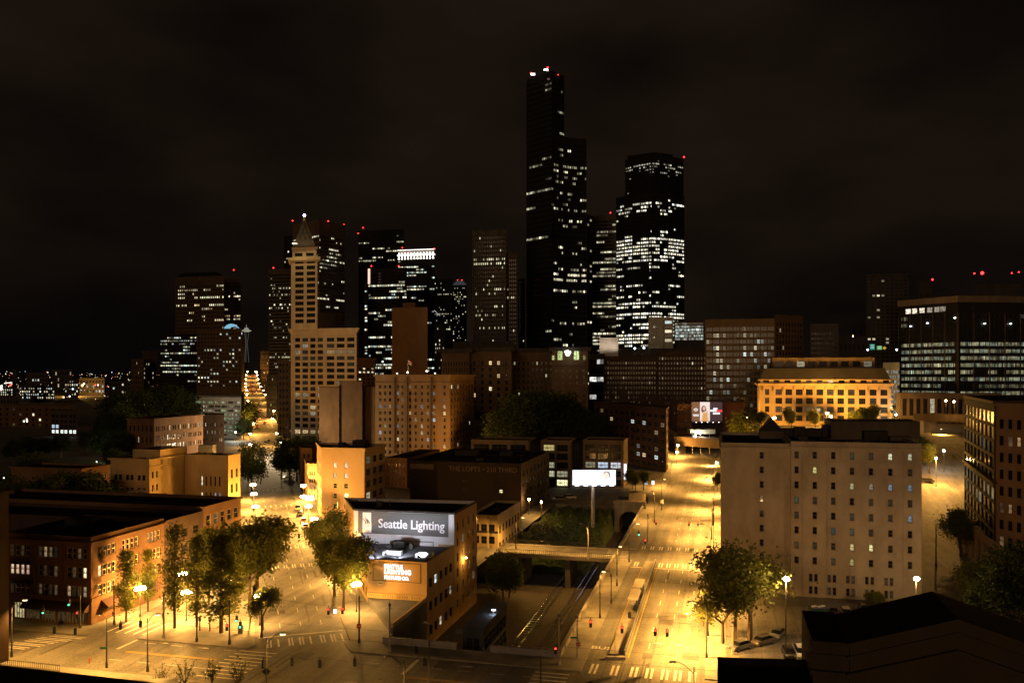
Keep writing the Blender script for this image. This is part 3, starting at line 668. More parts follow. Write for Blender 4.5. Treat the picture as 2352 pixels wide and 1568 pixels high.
# ---- left tower group
bq("brown_tower", "stepped brown stone tower left of the dark glass block", 360, 900, 328, 806, dp=25, u=E1*1.0, front=W_(12, 6, wf=.35, hf=.45, lit=.12, br=(.2,.9), pal=[WARM, WHITE], merge=1, mb=10), wall=brown_m, cornice=[(0,2,1)])
bq("brown_tower", "lower brown stone block with small orange lights, leftmost of the old downtown blocks", 330, 880, 302, 824, dp=25, front=W_(9, 6, wf=.35, hf=.45, lit=.10, br=(.2,.9), pal=[WARM, WHITE], merge=1, mb=14), wall=brown_m)
rl3 = {2:.45,4:.4,5:.5,6:.4,7:.35,9:.75,11:.7,12:.6,13:.45,14:.6,3:.3}
bq("glass_office_block", "dark glass office block with long bands of lights, below the dome-lit arch at left", 464, 860, 367, 766, dp=30, front=W_(17, 18, wf=.9, hf=.42, mt=2, mb=30, lit=.15, rl=rl3, run=1, merge=1, pal=[WHITE, PALE, COOL], br=(.25,1.3)), wall=dark_m)
bq("brown_office_block", "brown masonry block with small square windows in front of the arch-topped tower", 555, 830, 452, 754, dp=30, front=W_(14, 14, wf=.5, hf=.42, mt=3, mb=32, lit=.14, rl={2:.05,4:.5,5:.2,6:.25,7:.4,10:.1,12:.35}, merge=1, pal=[WHITE, PALE, COOL], br=(.4,1.5)), wall=brown_m)
tR, tP, tZ = bq("office_tower", "brown stone-clad tower with a dark hipped crown and lit floors, leftmost of the high towers", 515, 1000, 403, 633, dp=50, front=W_(20, 26, wf=.55, hf=.45, mt=9, mb=62, lit=.08, rl={0:.4,1:.5,3:.65,4:.1,13:.65,14:.25,15:.3,11:.1}, run=1, merge=1, pal=[WHITE, PALE, WARM], br=(.5,1.6)), wall=brown_m)
c = Vector(tR.location[:2]); a = [Vector(p)-c for p in tP]; i1 = inset(a, 9)
mb = MB()
for k in range(4): mb.face([(*a[k],tZ), (*a[(k+1)%4],tZ), (*i1[(k+1)%4],tZ+6), (*i1[k],tZ+6)])
mb.face([(*p,tZ+6) for p in i1]); mb.build("crown_roof", dark_m, tR)
bq("office_tower", "slim two-part tower with lit blocks of floors right of the hip-crowned tower", 553, 1060, 515, 640, dp=30, front=W_(26, 9, wf=.85, hf=.45, mt=3, mb=55, lit=.15, rl={4:.9,5:.6,8:.8,10:.9,6:.5,15:.4,20:.5,2:.1}, run=1, merge=1, skipc=(3,4), pal=[WHITE, WARM], br=(.6,1.8)), wall=dgrey_m, cornice=[(0,1,.3)])
# arch dome
dm = empty("arch_dome", (*at(531, 845), 0), 0, "blue-white floodlit half-dome of glass on a roof, left of the observation needle", "dome")
mb = MB(); r = 8.2; zc = zat(762, 845)
for i in range(10):
    for j in range(5):
        q = lambda i, j: (r*math.cos(math.pi*i/10)*math.cos(.25*math.pi*j/5), 4+r*math.sin(.25*math.pi*j/5)*1.6-4, zc+r*math.sin(math.pi*i/10)*math.cos(.25*math.pi*j/5))
        mb.face([q(i,j), q(i+1,j), q(i+1,j+1), q(i,j+1)], 0 if (i+j) % 2 else 1)
mb.build("shell", [emis("dome_light_a", (.35,.75,1), .75), emis("dome_light_b", (.35,.75,1), .5)], dm)
mb = MB(); mb.box(-1, 9, -.5, 6, zc-2.2, zc-.3); mb.build("ledge", emis("ledge_light", (.9,.95,1), 1.6), dm)
mb = MB(); mb.box(-9, 9.5, .5, 12, zc-60, zc-2.3); mb.build("base_block", brown_m, dm)
# observation tower
sn = empty("observation_tower", (*at(566, 1500), 0), 0, "slender white tripod tower with a saucer top, far beyond the end of the avenue", "tower")
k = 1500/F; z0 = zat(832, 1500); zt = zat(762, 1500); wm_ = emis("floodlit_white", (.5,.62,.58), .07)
for a in (0, 2.09, 4.19):
    mb = MB(); pr = None
    for i in range(11):
        f = i/10; rr = (5-3.4*min(1, f*1.6)+9*max(0, f-.62))*.9
        p_ = Vector((math.cos(a)*rr, math.sin(a)*rr, z0+(zt-z0)*f))
        if pr is not None: mb.tube(pr, p_, .55, n=4)
        pr = p_
    mb.build("leg", wm_, sn)
mb = MB(); mb.tube((0,0,z0-30), (0,0,z0), 1.2, 1.6, n=8); mb.build("base", dark_m, sn)
mb = MB()
for (za, ra, zb_, rb_) in ((0,3,1.6,8.5),(1.6,8.5,2.6,8),(2.6,8,4,5),(4,4,6,4),(6,4,7.5,1.5),(7.5,.7,13,.2)): mb.tube((0,0,zt+za), (0,0,zt+zb_), ra, rb_, n=14)
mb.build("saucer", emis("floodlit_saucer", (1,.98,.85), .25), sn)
# ---- towers right of the needle
bq("office_tower", "dark tower with thin floor bands left of the pyramid-topped tower, one red roof lamp", 668, 820, 617, 617, dp=40, front=W_(36, 14, wf=.94, hf=.45, mt=4, mb=28, lit=.05, rl={3:.15,4:.35,5:.4,6:.5,9:.2,10:.3,16:.25,19:.5,20:.2,25:.9,27:.3}, merge=1, pal=[WHITE, PALE], br=(.2,1.5)), wall=dgrey_m)
bq("office_tower", "dark slab just peeping out left of the pyramid-topped tower", 672, 900, 652, 541, dp=40, front=W_(30, 5, wf=.9, hf=.45, mt=4, mb=80, lit=.06, merge=1, pal=[WHITE], br=(.5,1.6)), wall=dark_m)
sp3 = W_(38, 24, wf=.95, hf=.42, mt=13, mb=38, lit=.08, rl={0:.3,1:.3,3:.65,4:.3,6:.2,7:.3,8:.3,12:.45,13:.3,15:.35,16:.7,22:.12,23:.15}, run=1, merge=1, pal=[WHITE, PALE], br=(.3,1.6))
A = at(672, 800); B_ = at(733, 770); C_ = at(792, 800)
building("office_tower", "broad brown-banded tower behind the pyramid-topped tower, three red roof lamps", [A, B_, C_, (A+C_)/2+Vector((0,50))], -.2, zat(508, 780), [sp3, sp3, None, None], wallmat("brown_banding", (.075,.055,.04)))
# ---- pyramid-topped white tower
Y = 560
fr_ = [( (a-612)/613, (b-612)/613) for a, b in ((652,700),(722,775),(795,845),(865,915),(950,1020),(1043,1115),(1138,1205))]
SM, SP, SZ = bq("pyramid_topped_tower", "pale old skyscraper with a broad base block, slim tower, pyramid cap and glowing ball", 819, Y, 668, 753, dp=26,
   front=W_(17, 1, ml=0, pat=fr_, hf=.62, mt=5.2, mb=0, lit=.02, mx=3, my=1, fw=.16, fm=1, pal=[WARM, WHITE], br=(.2,.8), dim=.03, rl={2:.5,14:.06,15:1,7:.12,8:.2,9:.15}), wall=terra_m, fm=dframe_m,
   cornice=[(0,1.4,1.7),(1.4,1.4,.9),(5.0,.4,.3)])
TP = quadpoly(729, Y+1.5, 668.6, dp=17, v=at(729, Y).normalized())
building("", "", TP, SZ-1, 123, [W_(11, 3, wf=.6, hf=.6, mt=.2, mb=3), None, None, W_(11, 1, ml=0, pat=[(.156,.48),(.593,.916)], hf=.64, mt=.5, mb=4, lit=0, mx=4, my=1, fm=1, fw=.16, fix={(1,3):(.4,WHITE)})], terra_m, fm=dframe_m, root=SM, cornice=[(0,2.0,1.9),(2.0,.9,1.0)])
c = Vector(SM.location[:2]); tpz = [Vector(p)-c for p in TP]; t1_ = inset(tpz, .8)
building("", "", [Vector(p)+c for p in t1_], 122.5, 130, [None, None, None, W_(1, 2, wf=.7, hf=.4, lit=0, fm=0)], terra_m, root=SM, cornice=[(0,.5,.5)])
t2_ = inset(tpz, 1.0); ct = sum(t2_, Vector((0,0)))/4
mb = MB()
for k in range(4):
    a, b = t2_[k], t2_[(k+1)%4]; a2 = ct+(a-ct)*.12; b2 = ct+(b-ct)*.12; am = ct+(a-ct)*.86; bm = ct+(b-ct)*.86
    mb.face([(*a,130), (*b,130), (*bm,133), (*am,133)]); mb.face([(*am,133), (*bm,133), (*b2,149), (*a2,149)])
mb.build("pyramid_roof", wallmat("pyramid_tiles", (.08,.065,.05), .25), SM)
for row, n_ in ((0,3),(1,2),(2,1)):
    for i in range(n_):
        f = .14+.24*row; zz = 133+16*f; hw = 1-f*.88
        a = ct+(t2_[3]-ct)*.86*hw; b = ct+(t2_[0]-ct)*.86*hw; pm = a+(b-a)*((i+1)/(n_+1)) - D2*.0; mb = MB()
        R = lambda q: (pm.x+q[0]*E2.x+q[1]*D2.x, pm.y+q[0]*E2.y+q[1]*D2.y, zz+q[2])
        for s_ in (-1, 1): mb.face([R((0,-.9,2.8)), R((0,1.5,2.8)), R((s_*1.1,1.5,0)), R((s_*1.1,-.9,0))])
        mb.face([R((-1.1,-.8,0)), R((1.1,-.8,0)), R((0,-.8,2.7))], 1); mb.build("dormer", [terra_m, dframe_m], SM)
mb = MB(); mb.tube((*ct,149), (*ct,151.5), 1.0, .8, n=8); mb.build("lantern", terra_m, SM)
mb = MB(); mb.ball((*ct,152.9), .95); mb.build("glass_ball", emis("ball_light", (.55,.5,1), 14), SM)
bq("party_wall_building", "plain dim block rising from the roof behind the pale tower's base", 785, 640, 731, 717, dp=20, wall=brown_m)
bq("office_block", "pale six-storey block with square windows peeping out right of the pale tower's base", 862, 600, 820, 822, dp=20, front=W_(8, 4, wf=.5, hf=.42, mt=6, mb=30, lit=.12, rl={1:.9,0:.3}, pal=[WHITE], br=(.6,1.5), fm=0), wall=terra_m, cornice=[(0,1,.8)])
bq("narrow_office_block", "narrow dim brown building at the right side of the avenue, left of the pale tower", 665, 590, 638, 824, dp=60, left=None, front=W_(12, 3, wf=.4, hf=.5, lit=0, fm=0), wall=brown_m)
bq("dark_glass_tower_base", "dark narrow block along the avenue beneath the banded dark tower", 636, 700, 612, 860, dp=40, front=W_(10, 6, wf=.5, hf=.45, lit=.08, merge=1), wall=dark_m)
bq("street_end_block", "dim brown block closing the avenue's right side far away", 619, 1700, 598, 806, dp=40, front=W_(12, 8, wf=.4, hf=.45, lit=.12, merge=1, pal=[WARM, WHITE], mb=12), wall=brown_m)
# ---- towers in the middle
bq("office_tower", "black tower with chamfered top left corner and a few lit strips near its top", 928, 900, 823, 526, dp=45, front=W_(50, 26, wf=.94, hf=.45, mt=5, mb=34, lit=.04, rl={2:.6,4:.25,5:.35,8:.6,9:.05,12:.1,15:.45,17:.55,18:.3}, run=1, merge=1, pal=[WHITE, PALE], br=(.3,1.6)), wall=dark_m)
cR, cP, cZ = bq("office_tower", "tower with a brilliant floodlit white crown of vertical fins", 999, 800, 913, 585, dp=36, front=W_(50, 14, wf=.9, hf=.5, mt=4, mb=20, lit=.14, rl={2:.5,3:.5,4:.35,9:.5,10:.4,24:.1}, run=1, merge=1, pal=[PALE, WHITE, COOL], br=(.5,1.8)), wall=dark_m)
c = Vector(cR.location[:2]); pl = [Vector(p)-c for p in cP]
mb = MB(); mb.prism(inset(pl, .8), cZ-.5, cZ+5.3); mb.build("crown", wallmat("crown_panels", (.35,.32,.3)), cR)
cw_ = emis("crown_lamps", (1,.93,.8), 4.5); d = (pl[0]-pl[3])
for zz in (-2.5, 1.0):
    for i in range(12):
        p_ = pl[3]+d*((i+.5)/12)-D2*.4; mb = MB(); mb.tube((p_.x,p_.y,cZ+zz-1.0), (p_.x,p_.y,cZ+zz+1.9), .9, .25, n=5); mb.build("uplight", cw_, cR)
mb = MB()
p_ = pl[3]; q_ = pl[0]; mb.tube((p_.x,p_.y-.5,cZ+5.4), (q_.x,q_.y-.5,cZ+5.4), .35, n=4); mb.tube((p_.x,p_.y-.6,cZ+.3), (q_.x,q_.y-.6,cZ+.3), .8, n=4); mb.build("light_strip", emis("crown_strip", (1,.95,.85), 2.5), cR)
rlc = {i: v for i, v in zip(range(60), [0,.05,.05,.1,.8,.1,.35,.5,.2,.25,.1,.15,.12,.1,.45,.1,.2,.5,.1,.1,.12,.3,.25,.1,.5,.15,.3,.12,.4,.35,.45,.5,.1,.5])}
bq("office_tower", "glass tower with many white-lit floors and one bright slanted edge, centre left", 935, 720, 845, 614, dp=40, front=W_(34, 20, wf=.94, hf=.55, mt=3, mb=44, lit=.2, rl=rlc, run=1, merge=1, pal=[WHITE, COOL, PALE], br=(.5,1.7)), wall=dark_m)
bq("office_tower", "narrow slab of stacked white window lights along the left of the glass tower", 845, 722, 836, 650, dp=40, front=W_(30, 1, wf=.85, hf=.5, mt=3, mb=44, lit=.55, pal=[COOL, WHITE], br=(.8,2), merge=1), wall=dark_m)
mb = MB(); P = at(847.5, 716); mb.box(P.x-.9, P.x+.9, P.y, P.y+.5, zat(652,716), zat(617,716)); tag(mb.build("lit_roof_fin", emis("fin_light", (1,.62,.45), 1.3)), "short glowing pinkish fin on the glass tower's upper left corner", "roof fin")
bq("office_tower", "dark tower with a few dotted rows between the white-crowned and striped towers", 1039, 950, 990, 641, dp=40, front=W_(36, 14, wf=.6, hf=.5, mt=3, mb=60, lit=.04, rl={5:.8,14:.9,2:.1,21:.5}, merge=1, pal=[PALE, WHITE], br=(.3,1.3)), wall=dark_m)
eR_, eP_, eZ_ = bq("office_tower", "slim dotted-light tower with a sloping blue-lit cap, two red lamps on top", 1072, 900, 1039, 654, dp=30, front=W_(38, 10, wf=.6, hf=.5, mt=2, mb=50, lit=.16, rl={0:.7,3:.6,4:.7,5:.6,26:.5,28:.6,29:.7}, merge=1, pal=[PALE, WHITE], br=(.25,1.2)), wall=dark_m)
c = Vector(eR_.location[:2]); q = [Vector(p)-c for p in eP_]; i1 = inset(q, 4.5); mb = MB()
for k in range(4): mb.face([(*q[k],eZ_), (*q[(k+1)%4],eZ_), (*i1[(k+1)%4],eZ_+5), (*i1[k],eZ_+5)])
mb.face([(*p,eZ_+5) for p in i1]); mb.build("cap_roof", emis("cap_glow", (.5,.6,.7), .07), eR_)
bq("gabled_tower", "low dark tower with a bright gable outline, right of the brown windowless slab", 1022, 680, 997, 745, dp=20, front=W_(20, 5, wf=.5, hf=.5, lit=.12, rl={5:.8}, merge=1, pal=[WHITE], mb=20), wall=dark_m)
mb = MB(); P = at(1006, 676); z9 = zat(718, 676); mb.tube((P.x-3,P.y,z9+2), (P.x+1.5,P.y,z9-2.5), .2, n=4); mb.tube((P.x-.9,P.y,z9-2.6), (P.x-.3,P.y,z9-.9), .2, n=4); tag(mb.build("gable_light_strip", emis("gable_strip", (.6,.65,.8), .8)), "thin pale light strip tracing a gable above the small dark tower", "light strip")
st = W_(38, 17, wf=.55, hf=.5, mt=4, mb=26, lit=.02, rl={5:.5,6:.75,3:.1,12:.25,13:.25,16:.12,17:.3,18:.45,21:.25,30:.4,32:.7,33:.95}, merge=1, pal=[PALE, WHITE], br=(.4,1.5))
xR, xP, xZ = bq("striped_tower", "dark tower with fine pale vertical stripes and rows of square lights, centre", 1162, 650, 1086, 527, dp=30, front=st, wall=wallmat("stripe_mullions", (.055,.05,.042)))
bq("striped_tower", "lower right shoulder of the vertically striped tower", 1188, 652, 1162.5, 580, dp=26, front=W_(34, 5, wf=.55, hf=.5, mt=4, mb=26, lit=.02, rl={9:.8,27:.9,29:.95,17:.1}, merge=1, pal=[PALE, WHITE], br=(.5,1.5)), wall=wallmat("stripe_mullions", (.055,.05,.042)))
stripe = wallmat("stripe_fin", (.13,.12,.10)); c = Vector(xR.location[:2])
for i in range(18):
    p_ = xP[3]+(xP[0]-xP[3])*(i/17)-D2*.3-c; mb = MB(); mb.box(p_.x-.14, p_.x+.14, p_.y-.3, p_.y+.1, 20, xZ); mb.build("fin", stripe, xR)
bq("slim_tower", "slim dim tower squeezed between the striped tower and the tallest black skyscraper", 1206, 760, 1190, 640, dp=20, front=W_(30, 3, wf=.4, hf=.5, lit=.04, mb=50, merge=1), wall=dgrey_m)
# ---- tallest tower: three joined shafts
rl = {}
for r_, v in ((0,.05),(1,.15),(2,.1),(8,.05),(10,.25),(11,.02),(17,.05),(19,.35),(21,.3),(24,.3),(23,.2)): rl[r_] = v
cc1 = W_(62, 8, wf=.96, hf=.42, mt=3, mb=22, lit=.035, rl=rl, run=1, merge=1, pal=[WHITE, PALE], br=(.1,1.0), ml=0)
L0 = at(1209, 722); L1 = at(1267, 700); L2 = at(1296, 712)
CT = building("black_skyscraper", "tallest skyscraper, black and faceted with three stepped shafts and white and red roof lamps", [L0, L1, L2, at(1290, 745), at(1212, 745)], -.2, zat(168, 705), [cc1, cc1], dark_m)
n_ = 7; arc_ = [at(1272+ (1347-1272)*i/n_, 701+3.5*math.sin(math.pi*i/n_)+i*1.9) for i in range(n_+1)]
cc2 = W_(48, 3, wf=.9, hf=.42, mt=4, mb=22, lit=.1, rl={0:.1,1:.2,4:.55,5:.3,6:.2,12:.4,13:.15,14:.3,20:.2,22:.15,23:.6,24:.75,25:.8,27:.6,31:.15,33:.3,39:.7,42:.75,45:.8,44:.85,46:.8,43:.85,47:.8,41:.3,35:.1}, run=1, merge=1, pal=[WHITE, PALE, WHITE], br=(.15,1.7), ml=0)
building("", "", arc_+[at(1347, 745), at(1272, 745)], -.2, zat(312, 705), [cc2]*n_, dark_m, root=CT)
building("", "", [at(1347.5, 714), at(1361, 722), at(1361, 750), at(1347.5, 750)], -.2, zat(492, 714), [W_(36, 2, wf=.7, hf=.4, lit=.12, merge=1, mb=22, rl={20:.7,30:.8})], dark_m, root=CT)
bq("white_banded_tower", "tower with pale horizontal bands squeezed between the black skyscraper and the round-fronted tower", 1416, 820, 1360, 494, dp=30, front=W_(50, 6, wf=.93, hf=.52, mt=4, mb=30, lit=.3, rl={2:.4,4:.5,6:.7,11:.3,12:.8,16:.9,17:.1,22:.5,23:.5,25:.95,27:.7,33:.85,35:.9,36:.8}, run=1, merge=1, mull=3, pal=[PALE, WHITE], br=(.12,1.2)), wall=wallmat("pale_bands", (.13,.12,.095)))
# ---- round-fronted tower
def arcpts(a, b, Ya, Yb, bulge, n): return [at(a+(b-a)*i/n, Ya+(Yb-Ya)*i/n-bulge*math.sin(math.pi*i/n)) for i in range(n+1)]
rlm = {i: v for i, v in enumerate([.05,.5,.45,.35,.15,.05,.03,.03,.05,.1,.1,.85,.75,.8,.9,.9,.5,.85,.1,.5,.08,.1,.05,.1,.35,.12,.1,.1,.05,.45,.65,.05,.75,.65,.6,.6,.4,.25,.85,.8,.7,.65,.6,.1,.1])}
mu = W_(56, 4, wf=.86, hf=.5, mt=4, mb=24, lit=.05, rl=rlm, run=1, merge=1, mull=2, ml=.4, pal=[(1,.9,.6),(1,.93,.72),(1,.97,.85)], br=(.7,3.4))
pts = arcpts(1415, 1490, 790, 768, 3, 4)+arcpts(1497, 1572, 766, 784, 3, 4)
MUN = building("round_fronted_tower", "tall tower with two bulging fronts and dazzling lit middle floors", pts+[at(1572, 830), at(1415, 830)], -.2, zat(447, 775), [mu]*9, dark_m, roof=True)
mu2 = dict(mu); mu2["rows"] = 12; mu2["mb"] = 0; mu2["rl"] = {1:.5,2:.5,3:.3,4:.1,8:.03}; mu2["lit"] = .03; mu2["br"] = (.2,1.2)
pts2 = arcpts(1436, 1490, 788, 769, 2, 3)+arcpts(1497, 1570, 767, 784, 3, 4)
building("", "", pts2+[at(1570, 828), at(1436, 828)], zat(447, 775)-.5, zat(360, 775), [mu2]*8, dark_m, root=MUN)
mb = MB(); c = Vector(MUN.location[:2]); q = [Vector(p)-c for p in (at(1441,785), at(1500,772), at(1545,779), at(1540,815), at(1441,815))]; mb.prism(q, zat(360,775)-.6, zat(352,775)); mb.build("roof_house", dark_m, MUN)
# ================================================================ mid ground blocks
oR, oP, oZ = bq("windowless_tower", "tall windowless brown concrete slab behind the roof with the flagpole", 982, 700, 900, 705, dp=22, wall=wallmat("brown_slab", (.26,.16,.09), .15))
bq("windowless_tower", "small brown block capping the windowless slab", 960, 708, 930, 693, dp=10, wall=wallmat("brown_slab", (.26,.16,.09), .15)) if False else on_roof(oR, [(-5,6,-4,4,5.2)], "roof_house", wallmat("brown_slab", (.26,.16,.09), .15), oZ-.6)
hx = [(1450,1475),(1497,1520),(1546,1566),(1621,1642),(1662,1684),(1736,1756),(1786,1810),(1845,1868),(1902,1924),(1958,1982),(2055,2078)]
pat = [((a-1415)/700, (b-1415)/700) for a, b in hx]
hR, hP, hZ = bq("brick_hotel", "broad tan brick hotel with ranks of small windows, floodlights and a flag on its roof", 1033, 450, 862, 860, rb=1089, z0=-.2,
   front=W_(11, 1, ml=0, pat=pat, hf=.52, mt=4.5, mb=1, lit=.16, pal=[WARM, WHITE, BLUE], br=(.15,1.0), fm=1, rl={1:.25,8:.1,9:.2,3:.35}),
   side=W_(11, 8, wf=.4, hf=.55, mt=4.5, mb=1, lit=.02, fm=0), wall=wallmat("hotel_brick", (.27,.17,.09), .15), fm=frame_m, cornice=[(0,1.0,.9),(4.2,.4,.3)])
c = Vector(hR.location[:2])
for f in (.27, .44, .765):
    p_ = hP[3]+(hP[0]-hP[3])*f-D2*.25-c; mb = MB(); mb.box(p_.x-.25, p_.x+.25, p_.y-.4, p_.y+.2, 2, hZ-1.2); mb.build("downpipe", wallmat("pipe_brown", (.10,.06,.04)), hR)
bq("blank_brick_block", "dark brown windowless brick block, middle part slightly taller, before the pale tower's base", 832, 470, 779, 875, dp=18, wall=brick_br)
bq("blank_brick_block", "dark brown windowless wing on the left of the blank brick block", 779, 472, 733, 889, dp=18, wall=brick_br)
bq("blank_brick_block", "dark brown windowless wing on the right of the blank brick block", 862, 472, 832.3, 888, dp=18, wall=brick_br)
# ochre building by the avenue
rc_ = [(.272,.358),(.53,.617)]
rR, rP, rZ = bq("plaster_building", "ochre-lit plastered building on the avenue's right with two columns of windows", 837, 258, 739, 1029, rb=884, lb=728, lv=D1,
   front=W_(6, 1, ml=0, pat=rc_, hf=.5, mt=3.6, mb=-.3, lit=.0, fm=2, mx=1, my=2, fw=.1, fix={(0,0):(1.1,(1,.95,.6)),(0,1):(.9,(1,.9,.6)),(1,0):(.6,(1,.9,.6)),(1,1):(1.0,(1,.9,.6)),(3,1):(.9,(1,.85,.5))}),
   side=W_(5, 3, wf=.62, hf=.6, mt=1.8, mb=2, lit=.35, fm=2, mx=3, pal=[WHITE, PALE], br=(.2,1.1)), left=W_(5, 5, wf=.5, hf=.6, lit=0, mt=2, fm=1), wall=tan_m, fm=frame_m, cornice=[(0,.6,.35)], lab=None) if False else \
 bq("plaster_building", "ochre-lit plastered building on the avenue's right with two columns of windows", 837, 258, 739, 1029, rb=884, lb=728, lv=D1,
   front=W_(6, 1, ml=0, pat=rc_, hf=.5, mt=3.6, mb=-.3, lit=.0, fm=2, mx=1, my=2, fw=.1, fix={(0,0):(1.1,(1,.95,.6)),(0,1):(.9,(1,.9,.6)),(1,0):(.6,(1,.9,.6)),(1,1):(1.0,(1,.9,.6)),(3,1):(.9,(1,.85,.5))}),
   side=W_(5, 3, wf=.62, hf=.6, mt=1.8, mb=2, lit=.35, fm=2, mx=3, pal=[WHITE, PALE], br=(.2,1.1)), left=W_(5, 5, wf=.5, hf=.6, lit=0, mt=2, fm=1), wall=tan_m, fm=frame_m, cornice=[(0,.6,.35)])
on_roof(rR, [(1,5,2,6,2.2),(-5,-3,4,6,1.2)], "roof_house", dgrey_m, rZ-.7)
bq("small_shop_building", "small three-storey tan building tucked left of the ochre plastered building", 728, 300, 706, 1064, dp=14, front=W_(4, 3, wf=.55, hf=.5, lit=0, mt=2, fm=1, rl={2:.8}, pal=[WARM]), wall=tan_m, cornice=[(0,.4,.3)], rb=734, lv=D1, lb=700, ldp=None)
bq("narrow_brick_building", "narrow brown brick building between the avenue trees and the small tan shop building", 717, 325, 690, 1028, dp=14, front=W_(5, 2, wf=.5, hf=.55, lit=0), lv=D1, wall=brick_br)
bq("brick_warehouse", "dim brown side-street building with orange-lit side, right of the ochre plastered one", 935, 330, 884, 1052, dp=40, rb=None, front=W_(4, 5, wf=.4, hf=.55, lit=.0), side=W_(4, 8, wf=.5, hf=.5, lit=.06, pal=[WARM], fm=1), wall=brick_red)
# sign building
sgY = 178.5
uR, uP, uZ = bq("sign_building", "building whose white wall carries the big black and white lettered sign, lower wing in front", 1043, sgY, 813, 1177, rb=1095, z0=TZ, lb=793, lv=D1,
   side=W_(6, 4, wf=.28, hf=.55, mt=1.4, mb=2.2, lit=.0, fm=2, fix={(1,1):(.5,WHITE),(4,3):(.4,WHITE)}), left=W_(4, 5, wf=.4, hf=.6, zb=0, lit=0, fm=1), wall=signw_m, fm=dframe_m, cornice=[(0,.35,.2)], cm=dgrey_m)
lw = wallmat("tan_painted_brick", (.40,.27,.13), .15, .4)
for o in uR.children:
    if o.name.startswith("wall"):
        me = o.data; me.materials.append(lw)
        for p in me.polygons:
            if p.normal.dot(Vector((-D2.x, -D2.y, 0))) < .9: p.material_index = 1
LF = at(844.6, 162+3.2); RFv = at(980.5, 162); LFv = ray(RFv, -E2, 844.6); RBv = ray(RFv, D2, 1043); LBv = ray(LFv, D1, 813)
zl = zat(1291, 162)
building("", "", [RFv, RBv-D2*.05, LBv-D2*.3, LFv], TZ, zl, [W_(3, 5, wf=.55, hf=.4, mt=1.5, mb=1.2, lit=.06, fm=2, fix={(0,1):(1.2,COOL)}), None, W_(2, 6, wf=.5, hf=.5, zb=0, lit=0), None], lw, rm=wallmat("pale_roof", (.22,.22,.24)), fm=dframe_m, root=uR, par=.5)
c = Vector(uR.location[:2])
def on_front(parent, LFp, RFp, a, b, z0_, z1_, name, m, d=.08, th=.06):
    c = Vector(parent.location[:2]); A = LFp+(RFp-LFp)*a-c; B = LFp+(RFp-LFp)*b-c; e = (B-A).normalized(); n = Vector((e.y,-e.x)); mb = MB()
    Ln = (B-A).length; R = lambda q: (A.x+e.x*q[0]+n.x*q[1], A.y+e.y*q[0]+n.y*q[1], q[2])
    mb.box(0, Ln, d-th, d, z0_, z1_, 0, R); return mb.build(name, m, parent)
# wedge-shaped low roof with lattice cornice
tip = G(903, 1440, 1.2)
mb = MB(); wedge = [LFv+E2*.05, tip-E2*.4, tip+E2*.2, RFv-E2*.0]; wedge = [LFv, tip-E2*.5, tip, RFv]
wedge = [p-c for p in wedge]; mb.prism(wedge, TZ, 1.15, 0, 0); mb.build("wedge_terrace", wallmat("grey_terrace", (.13,.13,.13)), uR)
on_front(uR, LFv, RFv, 0, 1, 1.2, 2.2, "lattice_cornice", yel_m, .5, .5)
mb = MB(); A = LFv-c-D2*.52
for i in range(22):
    if i in (5, 11, 17): continue
    p0 = A+E2*(.5+i*.5); w2 = .22
    for sg in (1, -1): mb.face([(p0.x-w2*sg,p0.y,1.35),(p0.x-w2*sg+.08,p0.y,1.35),(p0.x+w2*sg+.08,p0.y,2.05),(p0.x+w2*sg,p0.y,2.05)])
mb.build("lattice", dframe_m, uR)
mb = MB(); d = (RFv-tip).normalized(); a = tip-c
R = lambda q: (a.x+d.x*q[0]+E2.x*q[1], a.y+d.y*q[0]+E2.y*q[1], q[2])
mb.box(0, (RFv-tip).length-.1, -.35, .02, 1.15, 1.9, 0, R); mb.build("parapet", yel_m, uR)
# the lettered signs
FW = (uP[0]-uP[3]).length; zs0 = zat(1233, 178); 
def sign_z(py): return zat(py, 180)
Lf, Rf = uP[3], uP[0]
fx = lambda px: ((ray(Lf, (Rf-Lf).normalized(), px)-Lf).length)/FW
zt_, zb_ = uZ-.45, uZ-5.6
sg = on_front(uR, Lf, Rf, fx(823), fx(1030), zb_+.35, zt_, "sign_board", wallmat("sign_grey", (.13,.13,.125), .1), .12, .1)
def put_text(s, parent, LFp, RFp, a, z, size, m, d=.16, bold=0.0, align='LEFT', space=1.0, sxy=1.0):
    me = text_mesh(s, size, .015, bold, align, space); me.materials.clear(); me.materials.append(m)
    c = Vector(parent.location[:2]); e = (RFp-LFp).normalized(); n = Vector((e.y,-e.x)); P = LFp+(RFp-LFp)*a+n*d-c
    o = link("lettering", me, parent, (P.x, P.y, z)); o.rotation_euler = (math.pi/2, 0, math.atan2(e.y, e.x)); o.scale = (sxy, 1, 1); return o
signwhite = wallmat("sign_white", (.8,.8,.8), .03)
put_text("Seattle Lighting", uR, Lf, Rf, fx(869), zb_+1.75, 2.75, signwhite, bold=.018, sxy=.90)
put_text("Seattle Lighting", uR, Lf, Rf, fx(869)+.0028, zb_+1.765, 2.75, signwhite, bold=.018, sxy=.90, d=.165)
mb = MB(); a = Lf+(Rf-Lf)*fx(834)-c-D2*.15
R = lambda q: (a.x+E2.x*q[0]+D2.x*q[1], a.y+E2.y*q[0]+D2.y*q[1], q[2])
mb.box(0, 2.0, -.06, 0, zb_+.6, zt_-.2, 0, R); mb.build("torch_panel", signwhite, uR)
mb = MB()
